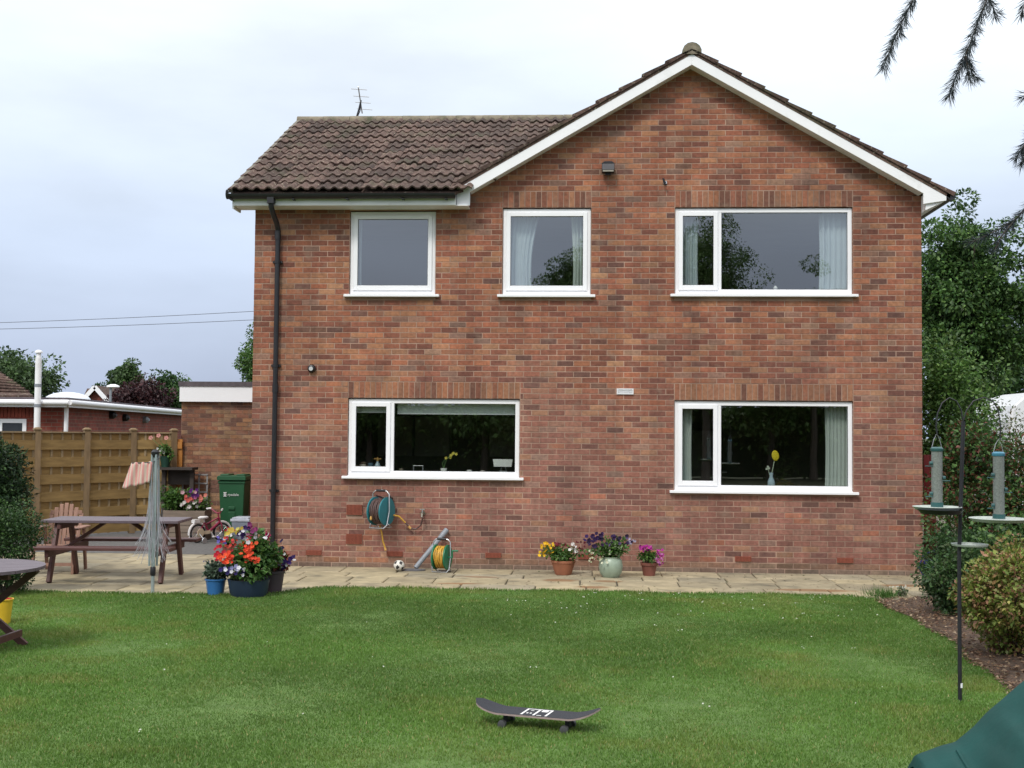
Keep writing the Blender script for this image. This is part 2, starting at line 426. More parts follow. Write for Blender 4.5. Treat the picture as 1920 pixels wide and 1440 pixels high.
# ---- paving: bedding sheet and single flags
BED_M = mat('bedding', (0.11, 0.10, 0.075), rough=1, var=0.4, scale=9, bump=0.5, bscale=30)
pm = MB(); pm.add([(-6, -3.9, -0.022), (9.6, -3.9, -0.022), (9.6, 0.1, -0.022), (0.05, 0.1, -0.022), (0.05, 1.6, -0.022), (-6, 1.6, -0.022)], [(0, 1, 2, 3, 4, 5)])
patio = struct(pm.build('patio', BED_M))
FLAG_M = mat('flagstone', (0.4, 0.36, 0.28), rough=0.9, var=0.2, scale=4, bump=0.35, bscale=18, attr='col', dirt=((0.11, 0.10, 0.07), 3.2, 0.50, 0.78), coords='World')
# rust coloured stains that lie on the flags
def add_stains(m, spots, colr):
    t = m.node_tree; nd = t.nodes; lk = t.links; p = nd['Principled BSDF']
    src = p.inputs['Base Color'].links[0].from_socket
    g = nd.new('ShaderNodeNewGeometry'); fac = None
    nz = nd.new('ShaderNodeTexNoise'); nz.inputs['Scale'].default_value = 7; nz.inputs['Detail'].default_value = 6; lk.new(g.outputs['Position'], nz.inputs['Vector'])
    for (x, y, rx, ry) in spots:
        mpn = nd.new('ShaderNodeMapping'); mpn.inputs['Location'].default_value = (-x / rx, -y / ry, 0); mpn.inputs['Scale'].default_value = (1 / rx, 1 / ry, 0)
        lk.new(g.outputs['Position'], mpn.inputs[0])
        ln = nd.new('ShaderNodeVectorMath'); ln.operation = 'LENGTH'; lk.new(mpn.outputs[0], ln.inputs[0])
        ad = nd.new('ShaderNodeMath'); ad.operation = 'ADD'; lk.new(ln.outputs['Value'], ad.inputs[0]); lk.new(nz.outputs['Fac'], ad.inputs[1])
        mrn = nd.new('ShaderNodeMapRange'); mrn.inputs['From Min'].default_value = 1.55; mrn.inputs['From Max'].default_value = 1.15
        mrn.inputs['To Min'].default_value = 0; mrn.inputs['To Max'].default_value = 0.75; lk.new(ad.outputs[0], mrn.inputs['Value'])
        if fac is None: fac = mrn.outputs[0]
        else:
            mm = nd.new('ShaderNodeMath'); mm.operation = 'MAXIMUM'; lk.new(fac, mm.inputs[0]); lk.new(mrn.outputs[0], mm.inputs[1]); fac = mm.outputs[0]
    mx = nd.new('ShaderNodeMixRGB'); mx.inputs['Color2'].default_value = (*colr, 1); lk.new(fac, mx.inputs['Fac']); lk.new(src, mx.inputs['Color1'])
    lk.new(mx.outputs[0], p.inputs['Base Color'])
_st = []
for (px, py, rx, ry) in ((1050, 1088, 0.24, 0.16), (1110, 1101, 0.22, 0.14), (1140, 1090, 0.2, 0.12), (1530, 1107, 0.55, 0.14), (1700, 1098, 0.35, 0.16), (1270, 1112, 0.2, 0.1), (900, 1082, 0.3, 0.07), (860, 1094, 0.3, 0.07)):
    q = gnd(px, py); _st.append((q[0], q[1], rx, ry))
add_stains(FLAG_M, _st, (0.22, 0.10, 0.035))
def lay_flags():
    y = -0.04; row = 0
    while y > -3.8:
        dep = [0.6, 0.45, 0.6, 0.6, 0.45, 0.6, 0.6][row % 7]
        x = -5.6 + RNG.uniform(0, 0.4)
        while x < 9.45:
            w = RNG.choice([0.6, 0.45, 0.75, 0.6, 0.9])
            if y - dep * 0.0 > edge_y(x + w / 2) - 0.35 and x + w < 9.6:
                one_flag(x, x + w - 0.014, y - dep + 0.014, y)
            x += w
        y -= dep; row += 1
    for r_ in range(3):
        x = -5.6 + 0.2 * r_
        while x < -0.3:
            w = RNG.choice([0.6, 0.45, 0.75]); w = min(w, -0.04 - x)
            if w < 0.2: break
            one_flag(x, x + w - 0.014, 0.0 + r_ * 0.45 - 0.03, 0.45 * (r_ + 1) - 0.045); x += w
def one_flag(x0, x1, y0, y1):
    c = np.array([(0.37, 0.31, 0.20), (0.40, 0.335, 0.21), (0.33, 0.28, 0.185), (0.34, 0.295, 0.205)][RNG.integers(4)]) * RNG.uniform(0.85, 1.1)
    mb = MB(); mb.cur = tuple(c); z = RNG.uniform(-0.002, 0.003, 4); j = RNG.uniform(-0.006, 0.006, (4, 2))
    cs = [(x0, y0), (x1, y0), (x1, y1), (x0, y1)]; b = 0.012; cx, cy = (x0 + x1) / 2, (y0 + y1) / 2
    bot = [(x + a, y + bb, -0.03) for (x, y), (a, bb) in zip(cs, j)]
    mid = [(x + a, y + bb, -0.008 + zz) for (x, y), (a, bb), zz in zip(cs, j, z)]
    top = [(x + a + (b if x < cx else -b), y + bb + (b if y < cy else -b), zz) for (x, y), (a, bb), zz in zip(cs, j, z)]
    mb.add(bot + mid + top, [(8, 9, 10, 11)] + [(4 + i, 4 + (i + 1) % 4, 8 + (i + 1) % 4, 8 + i) for i in range(4)] + [(i, (i + 1) % 4, 4 + (i + 1) % 4, 4 + i) for i in range(4)])
    mb.build('paving_flag', FLAG_M, patio)
lay_flags()

# ---- drive beside the house and bed on the right
DRIVE_M = mat('tarmac', (0.125, 0.122, 0.118), rough=0.95, var=0.25, scale=14, bump=0.5, bscale=120, coords='World')
dm = MB(); dm.add([(-9, 1.36, -0.004), (0.0, 1.36, -0.004), (0.0, 5.3, -0.004), (-9, 5.3, -0.004)], [(0, 1, 2, 3)])
struct(dm.build('driveway', DRIVE_M))
SOIL_M = mat('bed_soil', (0.085, 0.055, 0.038), rough=1, var=0.45, scale=14, bump=0.8, bscale=45)
bv, bf = [], []
yy = np.linspace(-2.62, -24, 50); xx = np.linspace(0, 1, 24)
for y in yy:
    for u in xx:
        x = edge_x(y) - 0.02 + u * (13 - edge_x(y)); bv.append((x, y, 0.004 + 0.05 * smooth(0, 0.1, u) + RNG.normal(0, 0.008)))
for j in range(len(yy) - 1):
    for i in range(len(xx) - 1):
        bf.append((j * 24 + i, (j + 1) * 24 + i, (j + 1) * 24 + i + 1, j * 24 + i + 1))
struct(npmesh('flower_bed', bv, bf, SOIL_M, smooth=True))
sm2 = MB(); sm2.add([(9.0, -2.62, -0.012), (16, -2.62, -0.012), (16, 14, -0.012), (9.0, 14, -0.012)], [(0, 1, 2, 3)])
struct(sm2.build('gravel_path', mat('gravel_path', (0.15, 0.13, 0.10), rough=1, var=0.4, scale=30, bump=0.5, bscale=90)))

# leaf litter and bark on the bed, petals and daisies on the lawn
n = 5200
Yl = RNG.uniform(-9.5, -2.75, n); Xl = np.array([edge_x(y) for y in Yl]) + RNG.random(n) ** 1.6 * 1.7 - 0.03
Pl = np.stack([Xl, Yl, 0.02 + 0.05 * np.clip((Xl - 7.7) / 0.5, 0, 1) + RNG.uniform(0, 0.02, n)], 1)
a = RNG.uniform(0, 6.28, n); Dl = np.stack([np.cos(a), np.sin(a), RNG.normal(0, 0.2, n)], 1)
v, f = leaf_arrays(Pl, Dl, np.tile([0, 0, 1.0], (n, 1)) + RNG.normal(0, 0.35, (n, 3)), RNG.uniform(0.02, 0.055, n), RNG.uniform(0.012, 0.03, n))
o = stuff(npmesh('leaf_litter', v, f, MATS['leaf'], None, tint=palette_pick([(0.20, 0.12, 0.07), (0.28, 0.19, 0.12), (0.12, 0.07, 0.045), (0.36, 0.27, 0.18), (0.17, 0.09, 0.06)], n, 0.25)))
o['label'] = 'dry brown leaf and bark litter on the flower bed'
n = 420
Xl = 9.0 - RNG.random(n) ** 1.3 * 6.5; Yl = RNG.uniform(-2.3, -0.15, n)
Pl = np.stack([Xl, Yl, np.full(n, 0.004)], 1); a = RNG.uniform(0, 6.28, n); Dl = np.stack([np.cos(a), np.sin(a), RNG.uniform(0, 0.25, n)], 1)
v, f = leaf_arrays(Pl, Dl, np.tile([0, 0, 1.0], (n, 1)) + RNG.normal(0, 0.3, (n, 3)), RNG.uniform(0.012, 0.045, n), RNG.uniform(0.006, 0.018, n))
o = stuff(npmesh('paving_debris', v, f, MATS['leaf'], None, tint=palette_pick([(0.16, 0.10, 0.06), (0.06, 0.05, 0.035), (0.30, 0.22, 0.15), (0.07, 0.09, 0.03)], n, 0.25)))
o['label'] = 'dry leaf scraps and twigs scattered on the paving'
n = 105
dp = []
for k in range(n):
    if k < 78:
        q = gnd(RNG.uniform(950, 1720), 1117 + abs(RNG.normal(0, 26)))
    else:
        q = gnd(RNG.uniform(250, 1700), RNG.uniform(1125, 1400))
    if q[1] < edge_y(q[0]) - 0.05 and q[0] < edge_x(q[1]) - 0.05: dp.append(q)
mb = MB()
for q in dp:
    mb.cur = (0.62, 0.63, 0.55)
    for _ in range(random.choice((1, 1, 2))):
        mb.disc((q[0] + RNG.normal(0, 0.02), q[1] + RNG.normal(0, 0.03), 0.04 + RNG.uniform(0, 0.008)), RNG.uniform(0.004, 0.009), (RNG.normal(0, 0.4), -0.5, 1), 6, 0.002)
o = stuff(mb.build('lawn_daisies', PETAL)); o['label'] = 'tiny white daisies dotted over the lawn'

# ================================================================== HOUSE
house = thing('house', 'two storey brown brick house with gable and tiled roof', 'house', (0, 0, 0))
MORTAR = mat('mortar', (0.37, 0.245, 0.185), rough=1, var=0.3, scale=1.3, bump=0.3, bscale=90, coords='World')
BRICK = mat('brick', (0.3, 0.12, 0.07), rough=0.92, var=0.3, scale=22, bump=0.5, bscale=110, attr='col', dirt=((0.24, 0.165, 0.12), 6.0, 0.55, 0.85), coords='World')
def add_weather(m, lo=0.80, hi=1.08):
    """broad patchy and run-down weathering over a wall, fixed to the place"""
    t = m.node_tree; nd = t.nodes; lk = t.links; p = nd['Principled BSDF']; src = p.inputs['Base Color'].links[0].from_socket
    g = nd.new('ShaderNodeNewGeometry'); fac = None
    for sc3, l_, h_ in (((3.2, 3.2, 0.45), lo, hi), ((0.9, 0.9, 0.9), 0.88, 1.1)):
        mp_ = nd.new('ShaderNodeMapping'); mp_.inputs['Scale'].default_value = sc3; lk.new(g.outputs['Position'], mp_.inputs[0])
        n_ = nd.new('ShaderNodeTexNoise'); n_.inputs['Scale'].default_value = 1.0; n_.inputs['Detail'].default_value = 7; n_.inputs['Roughness'].default_value = 0.6; lk.new(mp_.outputs[0], n_.inputs['Vector'])
        r_ = nd.new('ShaderNodeMapRange'); r_.inputs['From Min'].default_value = 0.32; r_.inputs['From Max'].default_value = 0.62; r_.inputs['To Min'].default_value = l_; r_.inputs['To Max'].default_value = h_; lk.new(n_.outputs['Fac'], r_.inputs['Value'])
        mx = nd.new('ShaderNodeMixRGB'); mx.blend_type = 'MULTIPLY'; mx.inputs['Fac'].default_value = 1; lk.new(src, mx.inputs['Color1']); lk.new(r_.outputs[0], mx.inputs['Color2']); src = mx.outputs[0]
    lk.new(src, p.inputs['Base Color'])
add_weather(BRICK); add_weather(MORTAR, 0.7, 1.1); add_weather(FLAG_M, 0.8, 1.05)
def brick_wall_mat(name, c1, c2, mc, scale=1.0):
    m = bpy.data.materials.new(name); m.use_nodes = True; MATS[name] = m
    t = m.node_tree; nd = t.nodes; lk = t.links; p = nd['Principled BSDF']; p.inputs['Roughness'].default_value = 0.93
    co = nd.new('ShaderNodeTexCoord'); sp = nd.new('ShaderNodeSeparateXYZ'); lk.new(co.outputs['Object'], sp.inputs[0])
    ad = nd.new('ShaderNodeMath'); lk.new(sp.outputs['X'], ad.inputs[0]); lk.new(sp.outputs['Y'], ad.inputs[1])
    cb = nd.new('ShaderNodeCombineXYZ'); lk.new(ad.outputs[0], cb.inputs['X']); lk.new(sp.outputs['Z'], cb.inputs['Y'])
    b = nd.new('ShaderNodeTexBrick'); lk.new(cb.outputs[0], b.inputs['Vector'])
    b.inputs['Scale'].default_value = 1.0; b.inputs['Brick Width'].default_value = 0.225; b.inputs['Row Height'].default_value = 0.075
    b.inputs['Mortar Size'].default_value = 0.006; b.inputs['Color1'].default_value = (*c1, 1); b.inputs['Color2'].default_value = (*c2, 1); b.inputs['Mortar'].default_value = (*mc, 1)
    n1 = nd.new('ShaderNodeTexNoise'); n1.inputs['Scale'].default_value = 5; lk.new(co.outputs['Object'], n1.inputs['Vector'])
    mr_ = nd.new('ShaderNodeMapRange'); mr_.inputs['To Min'].default_value = 0.6; mr_.inputs['To Max'].default_value = 1.4; lk.new(n1.outputs['Fac'], mr_.inputs['Value'])
    mx = nd.new('ShaderNodeMixRGB'); mx.blend_type = 'MULTIPLY'; mx.inputs['Fac'].default_value = 1; lk.new(b.outputs['Color'], mx.inputs['Color1']); lk.new(mr_.outputs[0], mx.inputs['Color2'])
    lk.new(mx.outputs[0], p.inputs['Base Color'])
    bp = nd.new('ShaderNodeBump'); bp.inputs['Strength'].default_value = 0.5; bp.inputs['Distance'].default_value = 0.006; bp.invert = True; lk.new(b.outputs['Fac'], bp.inputs['Height']); lk.new(bp.outputs[0], p.inputs['Normal'])
    return m
SIDEBRICK = brick_wall_mat('side_brick', (0.30, 0.13, 0.08), (0.22, 0.10, 0.07), (0.36, 0.27, 0.2))

CP = 0.0743; Z0C = 2.285 - 31 * CP          # course pitch and base of the first course
UPVC = mat('white_upvc', (0.85, 0.85, 0.87), rough=0.35, var=0.03, scale=3)
UPVC_OLD = mat('white_fascia', (0.85, 0.85, 0.86), rough=0.4, var=0.05, scale=2, dirt=((0.5, 0.5, 0.44), 3.0, 0.62, 0.9))
GLASS = glass_mat('window_glass', 0.2)
BLACKPL = mat('black_plastic', (0.012, 0.012, 0.015), rough=0.4, var=0.2, scale=8)
GASKET = mat('gasket', (0.02, 0.02, 0.022), rough=0.6, var=0.1)
WINS = {  # x0, x1, z0 (sill underside), z1 (head), split x or None
    'w1': (1.318, 2.500, 3.66, 4.850, None), 'w2': (3.413, 4.613, 3.66, 4.885, None), 'w3': (5.740, 8.100, 3.67, 4.885, 6.335),
    'kit': (1.325, 3.668, 1.19, 2.285, 1.925), 'liv': (5.740, 8.100, 1.045, 2.285, 6.335)}
APX, APZ, SL = 5.94, 6.84, 0.575
def rake(x): return APZ - SL * abs(x - APX)

AIR = [(1.326, 0.700, 2), (1.326, 0.305, 2)] + [(x, 0.148, 1) for x in (0.778, 1.885, 3.219, 4.46, 6.546, 7.881)]
def airspan(a): return (a[0], a[0] + 0.215, a[1], a[1] + (0.135 if a[2] == 2 else 0.065))

def build_wall():
    ops = [(w[0], w[1], w[2], w[3]) for w in WINS.values()]
    xs_ = sorted({0.0, 9.0, *[o[0] for o in ops], *[o[1] for o in ops]}); zs_ = sorted({-0.09, 4.89, *[o[2] for o in ops], *[o[3] for o in ops]})
    mb = MB(); YM = 0.0035
    for i in range(len(xs_) - 1):
        for j in range(len(zs_) - 1):
            cx, cz = (xs_[i] + xs_[i + 1]) / 2, (zs_[j] + zs_[j + 1]) / 2
            if any(o[0] < cx < o[1] and o[2] < cz < o[3] for o in ops): continue
            a, b, c, d = xs_[i], xs_[i + 1], zs_[j], zs_[j + 1]
            mb.add([(a, YM, c), (b, YM, c), (b, YM, d), (a, YM, d)], [(0, 1, 2, 3)])
    mb.add([(2.8, YM, 4.89), (9.0, YM, 4.89), (9.0, YM, 4.96), (APX, YM, APZ + 0.06), (2.8, YM, 4.95)], [(0, 1, 2, 3, 4)])
    wall = mb.build('wall', MORTAR, house)
    for (x0, x1, z0, z1) in ops:
        rv = MB()
        for a, b in (((x0, z0), (x0, z1)), ((x1, z1), (x1, z0)), ((x0, z1), (x1, z1)), ((x1, z0), (x0, z0))):
            rv.add([(a[0], YM, a[1]), (b[0], YM, b[1]), (b[0], 0.28, b[1]), (a[0], 0.28, a[1])], [(0, 1, 2, 3)])
        rv.build('window_reveal', SIDEBRICK, house)
    # side and back walls, set a little inside the corners
    sw = MB()
    sw.box2((0.0, 0.03, -0.09), (0.25, 7.2, 4.83)); sw.box2((8.75, 0.03, -0.09), (9.0, 7.2, 4.83)); sw.box2((0.25, 6.95, -0.09), (8.75, 7.2, 4.83))
    sw.build('brick_wall', SIDEBRICK, house)
    # --- bricks
    PHI = (np.array([0.17, 0.063, 0.043]), np.array([0.275, 0.098, 0.056]), np.array([0.33, 0.150, 0.078]))
    PLO = (np.array([0.175, 0.080, 0.064]), np.array([0.262, 0.113, 0.084]), np.array([0.275, 0.145, 0.108]))
    def bcol(x, z):
        """brick colour: darker red to tan, dustier and pinker low on the wall"""
        t = smooth(0.8, 3.4, z + 0.3 * math.sin(x * 1.3) + 0.2 * math.sin(x * 3.7 + z))
        k = np.clip(RNG.normal(1.0, 0.68 if t > 0.5 else 0.48), 0, 2); i = min(1, int(k)); f = k - i
        pick = lambda p: p[i] * (1 - f) + p[i + 1] * f
        c = pick(PHI) * t + pick(PLO) * (1 - t)
        r_ = RNG.random()
        if r_ < 0.035 + 0.03 * t: c = c * 0.3 + np.array([0.105, 0.058, 0.048]) * 0.7 * RNG.uniform(0.8, 1.35)
        elif r_ < 0.11: c = c * 0.5 + np.array([0.37, 0.21, 0.115]) * 0.5
        elif r_ < 0.17: c = c * 0.5 + np.array([0.21, 0.155, 0.12]) * 0.5
        elif r_ < 0.22: c = c * 0.5 + np.array([0.38, 0.13, 0.065]) * 0.5
        c = c * RNG.uniform(0.86, 1.12) * (1 + 0.07 * math.sin(x * 2.3 + z * 1.1) * math.sin(z * 2.9 - x * 0.7) + 0.05 * math.sin(x * 5.1 - z * 4.3))
        if z < 0.06: c = c * 0.3 + np.array([0.16, 0.13, 0.095]) * RNG.uniform(0.5, 0.9)
        elif z < 0.14: c = c * 0.8 + np.array([0.03, 0.035, 0.015])
        return tuple(c)
    def one(mb, x0, x1, z0, z1, col):
        j = RNG.uniform(-0.0015, 0.0015, 4); y = RNG.uniform(-0.0015, 0.0012); b = 0.0025; mb.cur = col
        p = [(x0 + j[0], z0 + j[1]), (x1 + j[2], z0 + j[1]), (x1 + j[2], z1 + j[3]), (x0 + j[0], z1 + j[3])]
        fr = [(x + (b if k in (0, 3) else -b), y, z + (b if k < 2 else -b)) for k, (x, z) in enumerate(p)]
        md = [(x, y + b, z) for x, z in p]; bk = [(x, 0.02, z) for x, z in p]
        mb.add(fr + md + bk, [(0, 1, 2, 3)] + [(4 + i, 4 + (i + 1) % 4, (i + 1) % 4, i) for i in range(4)] + [(8 + i, 8 + (i + 1) % 4, 4 + (i + 1) % 4, 4 + i) for i in range(4)])
    bricks = []; J = 0.0052
    heads = [(w[0], w[1], w[3]) for k, w in WINS.items() if k != 'w1']
    for (x0, x1, zh) in heads:
        n_ = round((x1 - x0) / 0.0748); pw = (x1 - x0) / n_
        for i in range(n_): bricks.append((x0 + i * pw + J, x0 + (i + 1) * pw - J, zh + 0.004, zh + 3 * CP - J, 1))
    nc = int((APZ - Z0C) / CP)
    for c in range(nc):
        z0 = Z0C + c * CP + J; z1 = Z0C + (c + 1) * CP - J; zc = (z0 + z1) / 2
        lo, hi = 0.0, 9.0
        if zc > 4.85:
            hw = (APZ - zc) / SL + 0.05; lo = max(2.8, APX - hw); hi = min(9.0, APX + hw)
        blk = [(o[0], o[1]) for o in ops if z1 > o[2] + 0.002 and z0 < o[3] - 0.002]
        blk += [(h[0], h[1]) for h in heads if h[2] - 0.002 < zc < h[2] + 3 * CP]
        blk += [(a[0], a[1]) for a in map(airspan, AIR) if z1 > a[2] + 0.012 and z0 < a[3] - 0.012]
        x = -0.225 + (0.1125 if c % 2 else 0.0)
        if c % 2 == 0: x = 0.0
        while x < 9.0:
            a, b = max(x, lo), min(x + 0.225, hi); x += 0.225
            seg = [(a, b)]
            for (p, q) in blk:
                ns = []
                for (s0, s1) in seg:
                    if q <= s0 or p >= s1: ns.append((s0, s1)); continue
                    if p > s0: ns.append((s0, p))
                    if q < s1: ns.append((q, s1))
                seg = ns
            for (s0, s1) in seg:
                if s1 - s0 > 0.03:
                    bricks.append((s0 + (J if s0 > 0.001 else 0), s1 - (J if s1 < 8.999 else 0), z0, z1, 0))
    # the 300 that show largest: the upright bricks over the windows, then those nearest the camera
    order = sorted(range(len(bricks)), key=lambda i: (-bricks[i][4], -(bricks[i][1] - bricks[i][0] > 0.2), (bricks[i][0] - 8.0) ** 2 * 0.3 + (bricks[i][2] - 1.8) ** 2))
    single = set(order[:300]); rest = MB()
    for i, (a, b, c, d, s_) in enumerate(bricks):
        col = bcol((a + b) / 2, (c + d) / 2)
        if s_: col = tuple(np.array([(0.29, 0.115, 0.066), (0.27, 0.125, 0.073), (0.31, 0.145, 0.08), (0.23, 0.09, 0.056), (0.165, 0.072, 0.048), (0.30, 0.125, 0.066)][RNG.integers(6)]) * RNG.uniform(0.85, 1.15))
        if i in single:
            m1 = MB(); one(m1, a, b, c, d, col); m1.build('brick', BRICK, wall)
        else: one(rest, a, b, c, d, col)
    stuff(rest.build('brickwork', BRICK, wall))
    # --- air bricks
    TERRA = mat('terracotta_air_brick', (0.25, 0.068, 0.04), rough=0.85, var=0.15, scale=30)
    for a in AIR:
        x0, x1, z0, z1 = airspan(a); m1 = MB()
        m1.box2((x0, 0.020, z0), (x1, 0.04, z1))
        nxb, nzb = 11, (8 if a[2] == 2 else 4)
        for i in range(nxb + 1):
            xc = x0 + 0.006 + (x1 - x0 - 0.012) * i / nxb; m1.box2((xc - 0.0042, -0.001, z0), (xc + 0.0042, 0.0205, z1))
        for k in range(nzb + 1):
            zc = z0 + 0.005 + (z1 - z0 - 0.01) * k / nzb; m1.box2((x0 + 0.001, -0.0005, zc - 0.0036), (x1 - 0.001, 0.02, zc + 0.0036))
        ab = m1.build('air_brick', TERRA, wall); ab.location.y = -0.019
        m2 = MB(); m2.box2((x0 + 0.004, -0.0035, z0 + 0.004), (x1 - 0.004, -0.0005, z1 - 0.004)); m2.build('vent_shade_sheet', mat('air_brick_hole_shade', (0.02, 0.012, 0.01), rough=1), wall)  # near-black sheet behind the bars, painting in the shade of the vent holes
build_wall()

# ---- windows
def bars(x0, x1, z0, z1, w, y0, y1, wb=None):
    """rectangular frame as four bars butted end to end"""
    wb = wb or w; m = MB()
    m.box2((x0, y0, z0), (x0 + w, y1, z1)); m.box2((x1 - w, y0, z0), (x1, y1, z1))
    m.box2((x0 + w, y0, z1 - w), (x1 - w, y1, z1)); m.box2((x0 + w, y0, z0), (x1 - w, y1, z0 + wb))
    return m
def build_window(key, label):
    x0, x1, z0, z1, sp = WINS[key]; zs = z0 + 0.045; zt = z1 - 0.012
    fm = bars(x0 + 0.004, x1 - 0.004, zs, zt, 0.058, 0.035, 0.105, 0.062)
    if sp: fm.box2((sp - 0.03, 0.036, zs + 0.062), (sp + 0.03, 0.104, zt - 0.058))
    fr = fm.build('window', UPVC, house, bevel=0.004); fr['label'] = label
    sl = MB(); sl.prism([(x0 - 0.062, z0), (x1 + 0.06, z0), (x1 + 0.06, z0 + 0.036), (x0 - 0.062, z0 + 0.036)], -0.075, -0.002)
    sl.box2((x0 + 0.003, -0.002, z0 + 0.002), (x1 - 0.003, 0.12, z0 + 0.044))
    sl.build('sill', UPVC, fr, bevel=0.004)
    def sash(a, b, c, d):
        w = 0.058; m = bars(a - 0.012, b + 0.012, c - 0.012, d + 0.012, w, 0.018, 0.0345, w + 0.01)
        m.build('sash', UPVC, fr, bevel=0.004)
        pane(a - 0.012 + w, b + 0.012 - w, c - 0.012 + w + 0.01, d + 0.012 - w, 0.03)
    def pane(a, b, c, d, y):
        g = MB(); g.add([(a, y + 0.012, c), (b, y + 0.012, c), (b, y + 0.012, d), (a, y + 0.012, d)], [(0, 1, 2, 3)])
        g.build('pane', GLASS, fr)
        k = bars(a - 0.001, b + 0.001, c - 0.001, d + 0.001, 0.005, y, y + 0.011); k.build('gasket', GASKET, fr)
    zb, ztt = zs + 0.062, zt - 0.058
    if sp:
        sash(x0 + 0.062, sp - 0.03, zb, ztt)
        pane(sp + 0.03, x1 - 0.062, zb, ztt, 0.045)
    else: sash(x0 + 0.062, x1 - 0.062, zb, ztt)
    return fr
build_window('w1', 'plain upstairs window tucked under the eaves')
build_window('w2', 'square upstairs window with pale curtains')
build_window('w3', 'wide upstairs window with narrow opening light')
build_window('kit', 'wide kitchen window with blind')
build_window('liv', 'wide downstairs window with pale curtains and yellow flower')

# ---- rooms behind the windows
ROOM = mat('room_plaster', (0.30, 0.27, 0.22), rough=0.9, var=0.06, scale=2)
ROOMK = mat('kitchen_plaster', (0.33, 0.29, 0.21), rough=0.9, var=0.2, scale=2)
def room(x0, x1, z0, z1, d, m):
    mb = MB(); y0 = 0.29
    p = [(x0, y0, z0), (x1, y0, z0), (x1, d, z0), (x0, d, z0), (x0, y0, z1), (x1, y0, z1), (x1, d, z1), (x0, d, z1)]
    mb.add(p, [(0, 1, 2, 3), (7, 6, 5, 4), (3, 2, 6, 7), (0, 3, 7, 4), (2, 1, 5, 6)])
    mb.build('room', m, house)
room(0.3, 2.9, 2.7, 4.95, 3.2, ROOM); room(2.95, 5.2, 2.7, 4.95, 3.6, ROOM); room(5.25, 8.7, 2.7, 4.95, 4.2, ROOM)
room(0.3, 4.6, 0.0, 2.5, 4.0, ROOMK); room(4.65, 8.7, 0.0, 2.5, 4.4, ROOMK)
lin = MB()
xs_w = sorted([0.26, 8.74]);
LINING = mat('inner_wall', (0.35, 0.33, 0.29), rough=0.9, var=0.05)
ops = [(w[0] + 0.001, w[1] - 0.001, w[2], w[3]) for w in WINS.values()]
gx = sorted({0.26, 8.74, *[o[0] for o in ops], *[o[1] for o in ops]}); gz = sorted({0.0, 4.9, *[o[2] for o in ops], *[o[3] for o in ops]})
for i in range(len(gx) - 1):
    for j in range(len(gz) - 1):
        cx, cz = (gx[i] + gx[i + 1]) / 2, (gz[j] + gz[j + 1]) / 2
        if any(o[0] < cx < o[1] and o[2] < cz < o[3] for o in ops): continue
        lin.add([(gx[i], 0.285, gz[j]), (gx[i + 1], 0.285, gz[j]), (gx[i + 1], 0.285, gz[j + 1]), (gx[i], 0.285, gz[j + 1])], [(3, 2, 1, 0)])
lin.build('plaster_wall', LINING, house)

